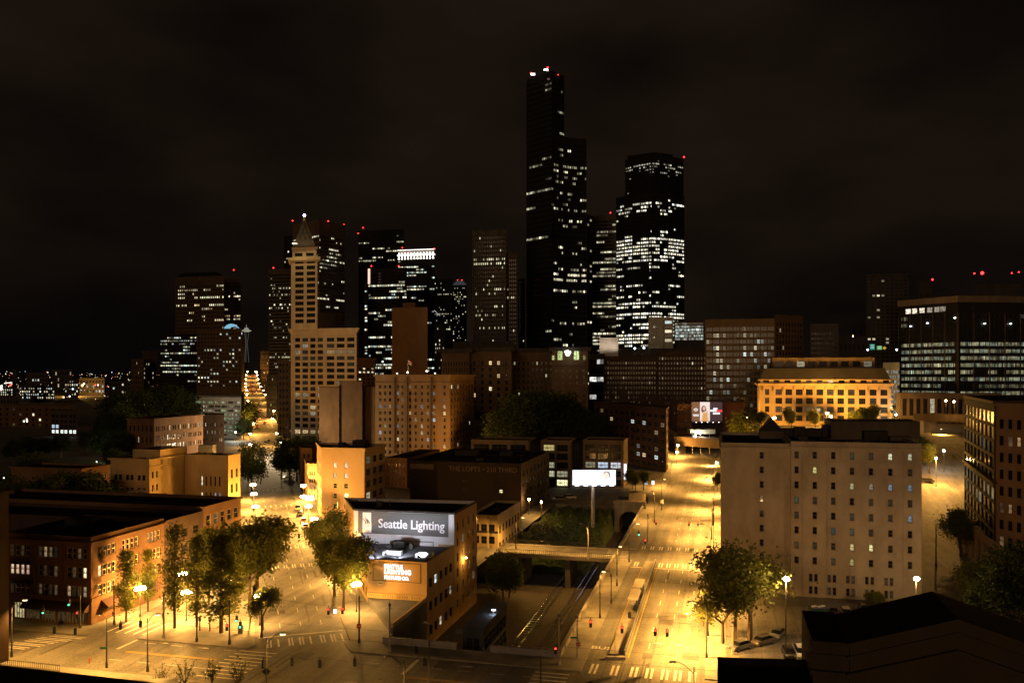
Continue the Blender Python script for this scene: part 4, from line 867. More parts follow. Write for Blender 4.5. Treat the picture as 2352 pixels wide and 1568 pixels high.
for k, xo in enumerate((.45, .85, 1.25)):
    pr = None
    for i in range(9):
        f = i/8; x = xo+.28*math.sin(f*5+.5); z = zb_+2.3+f*(1.9-.25*abs(k-1)); wd = .17*math.sin(math.pi*min(1, f+.12))
        cur = ((x-wd, -.09, z), (x+wd, -.09, z))
        if pr: mb.face([R(pr[0]), R(pr[1]), R(cur[1]), R(cur[0])])
        pr = cur
mb.face([R((.35,-.09,zb_+1.95)), R((1.65,-.09,zb_+1.95)), R((1.65,-.09,zb_+2.1)), R((.35,-.09,zb_+2.1))])
for x in (.62, .85, 1.1, 1.33): mb.face([R((x-.05,-.09,zb_+.65)), R((x+.05,-.09,zb_+.65)), R((x+.03+(x-1)*.2,-.09,zb_+1.3)), R((x-.05+(x-1)*.2,-.09,zb_+1.3))])
mb.build("torch_emblem", wallmat("sign_grey", (.13,.13,.125), .1), uR)
neon = emis("neon_white", (1,.97,1), 3.0)
e2l = (RFv-LFv).length
for s_, z, sz, sp_ in (("SEATTLE", zl-1.45, 1.0, 1.0), ("LIGHTING", zl-2.55, 1.22, 1.0), ("FIXTURE CO.", zl-3.6, .88, 1.0)):
    put_text(s_, uR, LFv, RFv, .29, z, sz, neon, d=.2, bold=.02)
for (a_, b_, z0_, z1_) in ((.09,.90,zl-4.1,zl-4.0),(.09,.90,zl-.45,zl-.35),(.09,.098,zl-4.1,zl-.35),(.892,.90,zl-4.1,zl-.35)):
    on_front(uR, LFv, RFv, a_, b_, z0_, z1_, "sign_border", wallmat("brown_trim", (.12,.06,.03)), .1, .1)
on_front(uR, LFv, RFv, .17, .28, 3.6, 4.5, "wall_plate", cream_m, .1, .1); on_front(uR, LFv, RFv, .19, .26, 3.98, 4.1, "wall_plate_line", brown_m, .13, .02)
# air-conditioning and floodlights on the low roof
zr = zl-.5
def roofpt(px, py): g = G(px, py, zr); return g
for k, (px, py, w1, d1, h1) in enumerate(((907,1276,3.0,1.4,1.2),(980,1281,2.7,1.3,1.2),(918,1259,2.2,1.2,1.6),(895,1258,1.2,1,.8),(945,1262,.8,.8,1.3))):
    P = roofpt(px, py)-c; mb = MB()
    R = lambda q: (P.x+E2.x*q[0]+D2.x*q[1], P.y+E2.y*q[0]+D2.y*q[1], q[2])
    mb.box(-w1/2, w1/2, -d1/2, d1/2, zr+.25, zr+h1, 0, R); mb.box(-w1/2+.1, w1/2-.1, -d1/2+.1, d1/2-.1, zr, zr+.25, 1, R)
    if k < 2:
        mb.tube(R((-w1/2,0,zr+h1*.6)), R((-w1/2-.9,0,zr+h1*.55)), .35, .3, n=6); mb.tube(R((-w1/2-.9,0,zr+h1*.6)), R((-w1/2-.9,0,zr)), .3, n=6)
        for i in range(4): mb.box(w1/2-.9+i*.22, w1/2-.8+i*.22, -d1/2-.02, -d1/2, zr+.45, zr+h1-.15, 1, R)
    mb.build("air_conditioner" if k < 2 else "roof_unit", [metal_g, metal_d] if k < 2 else [dgrey_m, metal_d], uR)
mb = MB(); P = roofpt(905,1250)-c; Q = roofpt(995,1254)-c; mb.tube((*P,zr+.9), (*Q,zr+.9), .12, n=5); mb.tube((*Q,zr+.9), (*Q,zr), .12, n=5); mb.tube((*P,zr+.9), (*P,zr), .12, n=5); mb.build("duct_pipe", metal_g, uR)
def spot(name, loc, to, power, col, size=60, blend=.6, rad=.15, parent=None):
    l = bpy.data.lights.new(name, 'SPOT'); l.energy = power; l.color = col; l.spot_size = math.radians(size); l.spot_blend = blend; l.shadow_soft_size = rad
    o = bpy.data.objects.new(name, l); COL.objects.link(o); o.location = loc; o.rotation_euler = (Vector(to)-Vector(loc)).to_track_quat('-Z', 'Y').to_euler()
    return o
for k, (px, lb_) in enumerate(((862,"left"),(913,"middle"),(962,"right"))):
    P = roofpt(px, 1286); 
    fl = empty("sign_floodlight", (P.x, P.y, zr), math.atan2(E2.y, E2.x), f"white floodlight on the low roof aimed at the lettered wall, {lb_} one of three", "floodlight", "floodlights in front of the sign wall")
    mb = MB(); mb.tube((0,0,0), (0,0,.5), .05, n=5); mb.build("bracket", metal_d, fl)
    mb = MB(); mb.box(-.25, .25, -.1, .12, .45, .75); mb.build("lamp_housing", metal_d, fl)
    tgt = Lf+(Rf-Lf)*(.2+.3*k)
    spot("flood_beam", (P.x+D2.x*.2, P.y+D2.y*.2, zr+.85), (tgt.x, tgt.y, uZ-2.0), 6000, (.85,.88,1.0), 110, .9)
# yellow brick corner building beyond the sign building
yR, yP, yZ = bq("cream_brick_building", "two-storey cream brick corner building with dark band, lit by the bridge street", 1143.6, 217, 1080, 1183, rb=1195, z0=TZ,
   front=W_(2, 3, wf=.75, hf=.62, mt=1.6, mb=8.6, lit=.0, fm=2, mx=2, my=2), side=W_(3, 7, wf=.6, hf=.5, mt=1.5, mb=2, lit=.0, fm=1, mx=3), wall=cream_m, fm=dframe_m)
on_front(yR, yP[3], yP[0], 0, 1, 3.7, 4.3, "dark_band", dframe_m, .05, .05)
# lofts building
vR, vP, vZ = bq("loft_building", "dark brown brick building with faint painted lettering along its top", 1197, 265, 942, 1064, rb=1262, z0=TZ,
   front=W_(4, 3, wf=.1, hf=.42, mt=4.5, mb=9, lit=0, fm=1, fix={(1,2):(1.0,(1,.9,.45))}, skipc=(0,)), side=W_(5, 8, wf=.42, hf=.55, mt=1.6, mb=7, lit=.02, fm=1), wall=wallmat("very_dark_brick", (.02,.014,.011)), fm=dgrey_m, cornice=[(0,.4,.25)])
put_text("THE LOFTS \u2022 210 THIRD", vR, vP[3], vP[0], .355, vZ-2.9, 2.15, wallmat("faded_lettering", (.12,.10,.085)), d=.06, sxy=1.0)
on_front(vR, vP[3], vP[0], 0, .22, vZ-2.6, vZ-1.0, "pale_band", wallmat("dull_band", (.10,.07,.05)), .05, .05)
on_roof(vR, [(-12,-4,4,8,1.8),(4,8,6,9,1.4)], "roof_house", dgrey_m, vZ-.7)
bq("brick_warehouse", "grey brick building with narrow windows just beyond the painted-lettering building", 1262, 309, 1205, 1064-4, dp=8, side=W_(4, 3, wf=.3, hf=.6, lit=0), z0=TZ, wall=grey_m) if False else None
# concrete-frame building in three bays
wY = 332
def fr3(lf_, rf_, lab, n, lit, fx_, Yo=0, m=None, fmx=3):
    return bq("concrete_frame_building", lab, rf_, wY+Yo, lf_, 1011, dp=16, front=W_(5, n, wf=.84, hf=.74, mt=1.2, mb=.4, lit=lit, fm=1, mx=fmx, my=2, fw=.14, fix=fx_, pal=[WHITE], rec=.5), wall=m or wallmat("frame_concrete", (.17,.125,.08)), fm=dframe_m)
fr3(1082, 1214, "left bay of the concrete-framed building, mostly dark rooms", 3, 0, {(1,2):(.5,WARM)})
fr3(1242, 1310, "middle bay of the concrete-framed building, lit shop at street level", 2, 0, {(0,0):(.5,(1,.8,.3)),(3,0):(.55,PALE),(3,1):(.3,PALE),(4,1):(1.3,(1,.95,.5)),(2,0):(.35,PALE)})
fr3(1338, 1432, "right bay of the concrete-framed building with blue-white lit floor", 3, 0, {(2,1):(.75,BLUE),(2,2):(.65,(.9,.95,1)),(2,0):(.2,PALE),(4,0):(1.0,PALE),(4,1):(.6,PALE),(3,0):(.1,WARM)})
fr3(1214, 1242, "recessed dark link between left and middle concrete bays", 1, 0, {(4,0):(1.5,(1,.93,.55))}, 3, dark_m)
fr3(1310, 1338, "recessed dark link between middle and right concrete bays", 1, 0, {(4,0):(1.7,(1,.95,.65))}, 3, dark_m)
# lit shop room at the foot of the middle/right bays
# dark brick building along the diagonal side street
RFx = at(1530, 384); LBx = ray(RFx, D1, 1365); RBx = RFx+D2*16
building("brick_office_building", "dark brick six-storey building turned slantwise beside the wide right street", [RFx, RBx, LBx+E1*16, LBx], -.2, zat(936, 384), [W_(7, 3, wf=.5, hf=.5, lit=0), None, None, W_(7, 13, wf=.6, hf=.55, mt=2, mb=.5, lit=.07, pal=[WHITE, COOL, WARM], br=(.2,.9), fm=1, mx=2, fw=.2, rl={0:.05,1:.15,2:.15,5:.3})], wallmat("sooty_brick", (.07,.035,.025)), cornice=[(0,.6,.5),(21.5,.6,.3)], cm=brown_m)
mb = MB()
# ---- city hall group (behind the park)
courthouse = wallmat("courthouse_stone", (.11,.075,.045), .2)
chl = bq("courthouse_wing", "left wing of the big dark-topped stone courthouse, one arched window lit", 1175, 560, 1078, 797, dp=30, front=W_(9, 5, wf=.36, hf=.6, mt=8, mb=16, lit=.06, fm=1, rl={0:.5,4:.3,5:.2}, pal=[WHITE, WARM], br=(.3,1.0)), wall=courthouse, cornice=[(.0,2.6,2.0),(12,.6,.4)], cm=dgrey_m)
bq("courthouse_wing", "angled left end of the stone courthouse with close vertical ribs", 1078, 562, 1014, 800, dp=30, u=Vector((.9,-.43)), front=W_(9, 10, wf=.3, hf=.7, mt=8, mb=16, lit=0, fm=0), wall=courthouse, cornice=[(.0,2.6,2.0)], cm=dgrey_m)
bq("courthouse_wing", "recessed middle of the stone courthouse with a row of lit lower windows", 1272, 585, 1175, 799, dp=10, front=W_(9, 9, wf=.4, hf=.5, mt=8, mb=16, lit=.02, fm=1, rl={5:.12,6:.75,0:.15}, pal=[(1,.95,.6)], br=(.7,1.3)), wall=courthouse, cornice=[(.0,2.6,1.0)], cm=dgrey_m)
chr_, chP, chZ = bq("courthouse_wing", "right wing of the stone courthouse with two green-lit arched windows and a white glow", 1351, 560, 1268, 797, dp=30, front=W_(8, 5, wf=.3, hf=.4, mt=13, mb=16, lit=.0, fm=1, mx=2), wall=courthouse, cornice=[(.0,2.6,2.0),(12,.6,.4)], cm=dgrey_m)
c = Vector(chr_.location[:2])
for px, hw, z0_, z1_, col in ((1286.5,1.6,zat(826,560),zat(806,560),(.55,.7,.25)),(1324,1.7,zat(826,560),zat(806,560),(.75,.95,.4)),(1270.5,.7,zat(826,560),zat(816,560),(.7,.8,.3)),(1342,.7,zat(826,560),zat(816,560),(.25,.3,.1))):
    P = ray(chP[0], -E2, px)-c-D2*.15; pts = [(P.x-E2.x*hw, P.y-E2.y*hw, z0_), (P.x+E2.x*hw, P.y+E2.y*hw, z0_)]
    if hw > 1: pts += [(P.x+E2.x*hw*math.cos(a), P.y+E2.y*hw*math.cos(a), z1_-1+hw*math.sin(a)) for a in [math.pi*i/8 for i in range(9)]]
    else: pts += [(P.x+E2.x*hw, P.y+E2.y*hw, z1_), (P.x-E2.x*hw, P.y-E2.y*hw, z1_)]
    mb = MB(); mb.face(pts); w1 = mb.build("arched_window", GL_O, chr_); w1.color = (*col, 1)
    mb = MB()
    for zz in (z0_+1.4, z0_+2.8, z1_-1.0): mb.box(P.x-hw, P.x+hw, P.y-.12, P.y-.02, zz, zz+.22)
    mb.box(P.x-.1, P.x+.1, P.y-.13, P.y-.03, z0_, z1_); mb.build("glazing_bar", dframe_m, w1)
mb = MB(); P = at(1304, 556); mb.ball((P.x,P.y,zat(811,556)), 1.5, sz=1.3); mb.ball((P.x-1.2,P.y,zat(808,556)), .8); mb.ball((P.x+1.3,P.y,zat(809,556)), .8); tag(mb.build("flood_lamp", emis("flood_white", (1,.98,.9), 9)), "dazzling white floodlight between the two green-lit arched windows", "floodlight")
bq("courthouse_wing", "dark attic block along the top of the courthouse", 1180, 600, 1040, 783, dp=20, wall=dgrey_m)
# buildings right of the courthouse
bq("narrow_lit_building", "narrow modern block with two bright white floor bands right of the courthouse", 1389, 640, 1352, 812, dp=20, front=W_(6, 2, wf=.9, hf=.5, lit=.2, mt=2, mb=18, rl={1:.1,2:1,4:.6,5:.7}, pal=[(1,.98,.9)], br=(.5,1.5), merge=1), wall=dgrey_m)
pk = bq("floodlit_block", "small pinkish-white floodlit block at the foot of the round-fronted tower", 1420, 655, 1377, 775, dp=8, wall=white_c)
P = at(1398, 648); spot("uplight_beam", (P.x-5, P.y, zat(801,648)), (P.x-5, P.y+6, zat(788,648)), 3500, (1,.75,.55), 120, .9); spot("uplight_beam", (P.x+4, P.y, zat(801,648)), (P.x+4, P.y+6, zat(788,648)), 3500, (1,.75,.55), 120, .9)
bq("admin_building", "long dim brown block with a dense honeycomb of small windows, left half", 1509, 600, 1386, 817, dp=20, front=W_(11, 20, wf=.4, hf=.5, lit=.03, merge=1, mb=16, mt=3, br=(.1,.5), pal=[WARM], dim=.07), wall=brown_m)
bq("admin_building", "long dim brown block with a dense honeycomb of small windows, right half", 1624, 590, 1509.5, 806, dp=20, front=W_(12, 16, wf=.4, hf=.5, lit=.05, merge=1, mb=16, mt=3, br=(.1,.7), pal=[WHITE, WARM], dim=.03), wall=brown_m)
bq("jail_block", "long flat roof edge above the honeycomb-windowed block with two cool white lamps", 1612, 640, 1415, 799, dp=20, wall=dgrey_m)
bq("pale_office_block", "pale narrow-windowed block with a lit top room, left of the bright glass offices", 1524, 660, 1489, 728, dp=15, front=W_(5, 4, wf=.42, hf=.5, lit=.04, mt=6, mb=70, fm=0, rl={0:.1}), wall=green_conc)
bq("pale_office_block", "dark-windowed right half of the pale block, one room brightly lit", 1546, 661, 1524.2, 728, dp=15, front=W_(5, 1, wf=.85, hf=.6, lit=.3, mt=2, mb=70, fm=0, fix={(0,0):(.8,(.8,1,1))}, pal=[WHITE]), wall=green_conc)
bq("glass_office_block", "bright glass offices with cool white ceilings, left of the gridded office tower", 1617, 670, 1549, 736, dp=20, front=W_(6, 12, wf=.95, hf=.7, lit=.85, mt=1, mb=72, merge=1, pal=[COOL, (.8,1,.95)], br=(.15,.9), rl={1:1,2:.9,3:1,0:.3}), wall=dgrey_m)
bq("gridded_office_block", "wide gridded office block with scattered bright rooms, right of the glass offices", 1780, 520, 1619, 731, dp=30, front=W_(14, 10, pat=[(.1,.5),(.56,.96)], hf=.6, lit=.2, mt=4, mb=20, merge=1, pal=[WHITE, PALE, COOL], br=(.04,.75), rl={0:.2,1:.3,2:.35,3:.4,4:.3,5:.3,6:.2,7:.15,11:.1,12:.1}), rb=None, wall=wallmat("grid_stone", (.09,.07,.05)), fm=dgrey_m)
P = at(1780, 520)
building("gridded_office_block", "darker right flank of the gridded office block, barely lit", [P+Vector((22,13)), P+Vector((14,40)), P+Vector((-4,34)), P+Vector((.2,.1))], -.2, zat(722, 520), [None, None, None, W_(16, 9, wf=.5, hf=.6, lit=.08, mt=4, mb=20, merge=1, pal=[WHITE], br=(.1,.6))], brown_m)
bq("blank_office_block", "plain grey block with faint punched window rows above the ochre building", 1926, 600, 1861, 743, dp=20, front=W_(14, 9, pat=[(.15,.85)], hf=.42, lit=.0, mt=5, mb=28, merge=1, dim=.015), wall=wallmat("grey_punched", (.09,.08,.07)))
# residential tower on the hill
bq("residential_tower", "dark residential tower standing on the hill, a few rooms lit, right of centre", 2087, 900, 1990, 628, dp=30, z0=20, front=W_(30, 9, wf=.6, hf=.5, lit=.04, merge=1, mt=5, mb=10, br=(.3,1.1), rl={8:.12,16:.25,4:.1}), wall=wallmat("tower_grey", (.06,.052,.045)), cornice=[(0,2,1)])
for i, (l, r_, t, Y) in enumerate(((1925,1990,772,700),(1950,2064,735,1100),(2240,2345,652,700),(2110,2140,646,800))):
    bq("hill_building", ("dark low block on the hill left of the residential tower","faint block on the hill behind the residential tower's foot","dark penthouse mass behind the glass office roof","small dark block behind the glass office's left roof corner")[i], r_, Y, l, t, dp=20, z0=10, front=W_(5, 6, wf=.4, hf=.4, lit=.08, merge=1, br=(.2,.8), mb=5), wall=dgrey_m)
# curved lit glass building
cv = arcpts(2028, 2066, 455, 440, 3, 5)
mbm = W_(9, 3, wf=.95, hf=.6, lit=.9, mt=3.5, mb=24, merge=1, pal=[(.9,1,.95),(1,1,.85)], br=(.15,.55), ml=0)
building("curved_glass_building", "curved pale glass building glowing white between the ochre building and the big glass offices", cv+[at(2066,470), at(2028,475)], -.2, zat(832,445), [mbm]*5, wallmat("pale_glass_frame", (.25,.28,.28)), cat="building")
# ochre-lit terminal-style building
tY = 395
ddR, ddP, ddZ = bq("ornate_office_building", "ochre-lit stone building with big square windows, bracketed cornice and mansard roof on the hill", 2046, tY, 1746, 871, dp=30, z0=8,
   front=W_(4, 1, ml=0, pat=[((x-430)/955, (x+w_-430)/955) for x, w_ in ((467,32),(545,50),(620,50),(697,50),(773,50),(850,50),(926,50),(1003,48),(1078,50),(1158,48),(1236,48),(1312,50))], hf=.68, mt=3.9, mb=13.8, lit=.03, fm=1, mx=3, my=1, fw=.12, dim=.1, pal=[WARM]),
   wall=wallmat("ochre_stone", (.48,.33,.15), .12), fm=dframe_m, cornice=[(2.0,.9,1.3),(2.9,.6,.6),(.0,.3,.3)])
c = Vector(ddR.location[:2])
for i in range(13):
    p_ = ddP[3]+(ddP[0]-ddP[3])*((i+.35)/12.6)-c-D2*.35; mb = MB(); mb.box(p_.x-.35, p_.x+.35, p_.y-.4, p_.y+.3, ddZ-5.6, ddZ-3.5); mb.box(p_.x-.28, p_.x+.28, p_.y-.9, p_.y+.3, ddZ-4.3, ddZ-3.52); mb.build("bracket", wallmat("ochre_stone", (.48,.33,.15), .12), ddR)
for i in range(12):
    a = (i+.3)/12; on_front(ddR, ddP[3], ddP[0], a, a+.045, ddZ-1.7, ddZ-.4, "attic_window", GL_O, .04, .04).color = (*[x*kk_ for kk_, x in zip([random.choice((0,0,.04,.1,.9))]*3, WARM)], 1)
pl = [Vector(p)-c for p in ddP]; i1 = inset(pl, 2.2); mb = MB()
for k in range(4): mb.face([(*pl[k],ddZ+.02), (*pl[(k+1)%4],ddZ+.02), (*i1[(k+1)%4],ddZ+5.3), (*i1[k],ddZ+5.3)])
mb.face([(*p,ddZ+5.3) for p in i1]); mb.build("mansard_roof", wallmat("slate", (.05,.045,.04)), ddR)
i2 = inset(pl, 6); building("", "", [Vector(p)+c for p in i2], ddZ+5, ddZ+10.5, [None, None, None, W_(1, 9, wf=.7, hf=.6, lit=.15, fm=0, mt=.6, mb=.6)], wallmat("penthouse_tan", (.14,.10,.06)), root=ddR)
# big glass office
gY = 420
gl1 = W_(15, 16, wf=.97, hf=.5, mt=8, mb=9, lit=.05, merge=1, mull=3, run=1, pal=[(1,.95,.55),(.88,1,.72),(1,.88,.5)], br=(.08,.42), ml=1.5, fix={})
gl1["rl"] = {4:.97,5:.9,6:.92,7:.95,8:.92,9:.95,10:.6,11:.98,0:.05}
A = at(2064, 455); B_ = at(2200, 425); C_ = at(2380, 430); D_ = at(2380, 480); E_ = at(2075, 500)
building("glass_office_building", "big dark glass office building at upper right, bands of lit floors, pale rim", [A, B_, C_, D_, E_], 14, 84.5, [gl1, gl1], dark_m, cornice=[(0,3.2,.6)], cm=wallmat("pale_rim", (.12,.095,.07)), fm=wallmat("glazing_grey", (.08,.08,.08)))
R_ = BL.get("x"); 
topw = W_(1, 9, wf=.6, hf=.5, mt=4.5, mb=0, zb=77, lit=.85, fm=0)
on_f = [o for o in bpy.data.objects if o.name.startswith("glass_office_building")][0]
mb = MB(); c = Vector(on_f.location[:2])
for f0, k_ in ((.13,1.3),(.24,1.2),(.37,1.0),(.5,.35),(.62,.35),(.72,.3)):
    o = on_front(on_f, A, B_, f0, f0+.085, 77.0, 79.6, "window", GL_O, .08, .06); o.color = (k_, k_*.85, k_*.65, 1)
for i, f in enumerate(steps(0, 1, 5)):
    on_front(on_f, A, B_, f*.99, f*.99+.008, 20, 76, "fin", wallmat("fin_tan", (.07,.06,.045)), .35, .35)
    on_front(on_f, B_, C_, f*.99, f*.99+.006, 20, 76, "fin", wallmat("fin_tan", (.07,.06,.045)), .35, .35)
for a_, b_, y in ((A,B_,.2),(A,B_,.49),(A,B_,.94),(B_,C_,.33),(B_,C_,.66)):
    c = Vector(on_f.location[:2]); P = a_+(b_-a_)*y-c; mb = MB(); mb.ball((P.x, P.y-.8, zat(748+(0 if a_ is A else -4)-18*y*(a_ is A)+0, 430)), .55, sz=.5); mb.build("ceiling_lamp", emis("cool_lamp", (.9,1,1), 7), on_f)
bq("podium_building", "tan-columned podium under the big glass office building", 2300, 415, 2067, 903, dp=10, z0=8, front=W_(2, 14, wf=.6, hf=.72, lit=.05, fm=0, mt=.6, mb=3), wall=wallmat("podium_tan", (.08,.062,.045)))
# right-edge curved office block
JY = 185; JP = at(2287, JY); JQ = ray(JP, D3, 2215); JR = JP-D3*60+Vector((0,0)); J2 = at(2352+150, 130)
jz = 38.6
wj = W_(10, 16, wf=.44, hf=.56, mt=2.4, mb=-.2, lit=.12, fm=1, mx=1, my=2, fw=.08, pal=[(1,.6,.3)], br=(.08,.3), fix={(3,0):(.85,(.6,.95,.45)),(3,1):(.9,(.65,1,.5)),(3,2):(.9,(.65,1,.5))})
back = JQ+Vector((60, 20))
building("brick_office_building", "tan office block with ranks of narrow windows filling the right edge", [JP, back+Vector((30,-20)), JP+Vector((70,-50)), JP+Vector((12.5,-31.6))*1.0], -.2, jz, [None, None, None, wj], wallmat("edge_tan", (.27,.16,.085), .15), fm=dframe_m, cornice=[(0,.8,.4),(17.5,.6,.7),(18.1,.4,.4)], cm=wallmat("edge_trim", (.12,.08,.05))) 
gj = W_(11, 8, wf=.97, hf=.8, mt=2, mb=0, lit=.12, merge=1, mull=4, run=1, pal=[(.6,.75,.6),(.5,.7,.5)], br=(.03,.15), rl={7:.4,5:.3,4:.25})
building("glass_corner_block", "dark reflective glass facade at right, left part of the tan office block", [JP-D3*.1+Vector((-.3,0)), JP+Vector((30,12)), JQ+Vector((30,0)), JQ], -.2, jz+.4, [None, None, None, gj], dark_m, fm=dark_m, cornice=[(17.8,.5,.5),(0,.6,.3)], cm=wallmat("edge_trim", (.12,.08,.05)))
# pale arcade
aR, aP, aZ = bq("arcade_building", "pale stone arcade with tall panels and a dark sloping-looking roof at lower right", 2500, 150, 2199, 1192, ztop=8, dp=40) if False else (None, None, None)
A1 = G(2199, 1192, 8.0); A0 = A1-D2*44
building("arcade_building", "pale stone arcade wall with tall recessed panels beside the trees at lower right", [A0+E2*16, A1+E2*16, A1, A0], -.2, 8.0, [None, None, W_(1, 9, wf=.72, hf=.86, mt=1.0, mb=.2, lit=0, fm=0, rec=1.2), None], wallmat("arcade_stone", (.45,.33,.22), .15), fm=wallmat("arcade_panel", (.25,.2,.15)))
# ---- the plaster hotel in the right foreground
HYo = 164.5
cols = [.045,.188,.332,.476,.6215,.767,.914]; ht = wallmat("hotel_plaster", (.43,.35,.25), .30, .25)
RFh = at(2117, HYo); LFh = ray(RFh, -E2, 1816.6); zH = 31.3; LFh2 = ray(RFh-E2*0+D2*1.1, -E2, 1816.6); LL = ray(LFh2, -E2, 1656); bk = D2*33
HT = building("plaster_hotel", "huge plain tan plaster hotel with a regular grid of small windows in the right foreground", [RFh, RFh+bk, LFh+bk, LFh], 5.75, zH,
   [None, None, None, W_(8, 1, ml=0, pat=[(x-.0173, x+.0173) for x in cols], hf=.47, vo=.5, mt=1.2, mb=0.05, lit=.0, dim=.05, fm=2, mx=1, my=2, fw=.09, rec=.25,
   fix={(0,5):(.75,(1,.95,.6)),(0,6):(.45,(1,.9,.6)),(1,1):(.6,(1,.85,.3)),(2,3):(.35,(1,.95,.5)),(2,4):(.2,WHITE),(2,5):(.25,BLUE),(2,6):(.2,BLUE),(6,3):(.55,(1,.85,.35)),(6,4):(.85,(1,.88,.4)),(7,3):(.35,(1,.85,.3)),(3,0):(.07,GREEN),(5,2):(.06,BLUE),(5,3):(.07,WHITE),(4,6):(.25,BLUE),(0,3):(.05,GREEN)})], ht, fm=wallmat("sash", (.14,.11,.085)), cornice=[(1.0,.3,.35),(4.0,.15,.08)])
building("", "", [RFh-D2*.02, RFh+bk, LFh+bk, LFh-D2*.02], -.2, 5.748, [None, None, None, W_(2, 1, ml=0, pat=[p_ for x in cols[1:6] for p_ in ((x-.046,x-.018),(x-.005,x+.023))], hf=.62, mt=.4, mb=.5, lit=0, dim=.04, fm=2, mx=1, my=2, fix={})], ht, root=HT, roof=False, par=.01, fm=wallmat("sash", (.14,.11,.085)))
building("", "", [LFh2, LFh2+bk, LL+bk, LL], -.2, zH-.6, [None, None, None, W_(10, 1, ml=0, pat=[(.557,.617)], hf=.47, vo=.5, mt=1.0, mb=0, lit=0, fm=2, my=2, fix={})], ht, root=HT, fm=wallmat("sash", (.14,.11,.085)), cornice=[(.9,.3,.35),(3.4,.15,.08)])
cH = Vector(HT.location[:2])
for o in [x for x in HT.children if x.name.startswith("window")]:
    wd_ = o.dimensions.x; mb = MB(); mb.box(-.1, wd_+.1, -.40, -.25, -.14, -.02); mb.build("sill", ht, o)
for px_ in (1842.5, 1900, 2074):
    P = ray(RFh, -E2, px_)-D2*.12-cH; mb = MB(); mb.tube((P.x,P.y,.2), (P.x,P.y,zH-1.4), .07, n=5); mb.build("downpipe", ht, HT)
def roofbox(px0, px1, Y, z1_, dep, name="roof_house", m=None, parent=HT, zb=zH-.7):
    A = at(px0, Y); B = at(px1, Y); mb = MB(); c = Vector(parent.location[:2])
    P = [A-c, B-c, B-c+D2*dep, A-c+D2*dep]; mb.prism([P[0],P[1],P[2],P[3]], zb, z1_); return mb.build(name, m or wallmat("dim_plaster", (.14,.11,.08)), parent)
roofbox(1909, 2113, 184, zat(968,184), 12); roofbox(2045, 2095, 180, zat(1003,180), 3); roofbox(1985, 2040, 181, zat(990,181), 3, m=dgrey_m)
roofbox(1780, 1905, 192, zat(985,192), 5, m=dgrey_m); roofbox(1745, 1800, 186, zat(990,186), 5)
a = at(1745,186)-cH; b = at(1800,186)-cH; z9 = zat(990,186); m_ = (a+b)/2; mb = MB()
mb.face([(*a,z9),(*b,z9),(*m_,zat(960,186))]); mb.face([(*b,z9),(b.x+1.2,b.y+5,z9),(m_.x+1.2,m_.y+5,zat(960,186)),(*m_,zat(960,186))]); mb.face([(*a,z9),(*m_,zat(960,186)),(m_.x+1.2,m_.y+5,zat(960,186)),(a.x+1.2,a.y+5,z9)]); mb.build("gable_roof", dgrey_m, HT)
roofbox(1824, 1850, 189, zat(980,189), 2, "chimney", dgrey_m); roofbox(2150-260, 1908, 190, zat(975,190), 2, "chimney", dgrey_m)
# ---- station hall with pediment in the lower right corner
Yf = 80; zr_ = zat(1419, Yf); rg = at(2199, Yf)
stn = wallmat("station_stone", (.065,.05,.033), .2)
ST_ = empty("station_hall", (rg.x, rg.y, 0), math.atan2(E2.y, E2.x), "dark gabled hall with a moulded stone pediment cut off by the lower right corner", "building")
zE = zr_-3.0; hw = 9.6; xl = -13.0
mb = MB(); mb.face([(-hw,0,zE),(hw+20,0,zE-6),(hw+20,0,0),(-hw,0,0)]) if False else None
mb = MB(); mb.face([(-hw,0,0),(hw,0,0),(hw,0,zE),(0,0,zr_-.05),(-hw,0,zE)]); mb.face([(hw,0,0),(hw,10,0),(hw,10,zE),(hw,0,zE)]); mb.face([(-hw,10,0),(-hw,0,0),(-hw,0,zE),(-hw,10,zE)])
mb.face([(xl,.4,0),(-hw,.4,0),(-hw,.4,zE-.4),(xl,.4,zE-.4)]); mb.face([(xl,12,0),(xl,.4,0),(xl,.4,zE-.4),(xl,12,zE-.4)]); mb.build("wall", stn, ST_)
for k, (d_, off, th) in enumerate(((-.35,.0,.35),(-.25,-1.3,.25),(-.55,-2.9,.45))):
    mb = MB()
    for sgn in (-1, 1):
        p0 = (0, zr_+off); p1 = (sgn*(hw+.4), zE+off-.15)
        q = [(p0[0],p0[1]-th),(p1[0],p1[1]-th),(p1[0],p1[1]),(p0[0],p0[1])]
        if sgn > 0: pass
        else: q = q[::-1]
        mb.face([(x,d_,z) for x, z in q]); mb.face([(q[0 if sgn<0 else 3][0],d_,q[0 if sgn<0 else 3][1]) for _ in range(0)] or [(p0[0],d_,p0[1]),(p1[0],d_,p1[1]),(p1[0],.0,p1[1]),(p0[0],.0,p0[1])][::(1 if sgn>0 else -1)])
        mb.face([(p0[0],d_,p0[1]-th),(p0[0],0,p0[1]-th),(p1[0],0,p1[1]-th),(p1[0],d_,p1[1]-th)][::(1 if sgn>0 else -1)])
    mb.box(xl-.3, -hw-.4, d_+.4, .4, zE+off-.15-th, zE+off-.15); mb.build("pediment_moulding", stn, ST_)
mb = MB()
for sgn in (-1, 1): mb.face([(0,-.3,zr_+.06),(sgn*(hw+.3),-.3,zE-.1),(sgn*(hw+.3),10,zE-.1),(0,10,zr_+.06)][::sgn])
mb.face([(xl,.3,zE-.38),(-hw,.3,zE-.38),(-hw,12,zE-.38),(xl,12,zE-.38)]); mb.build("roof", roof_m, ST_)
mb = MB(); mb.box(hw, hw+30, 1, 12, 0, zE-1.5); mb.build("side_wing", roof_m, ST_)
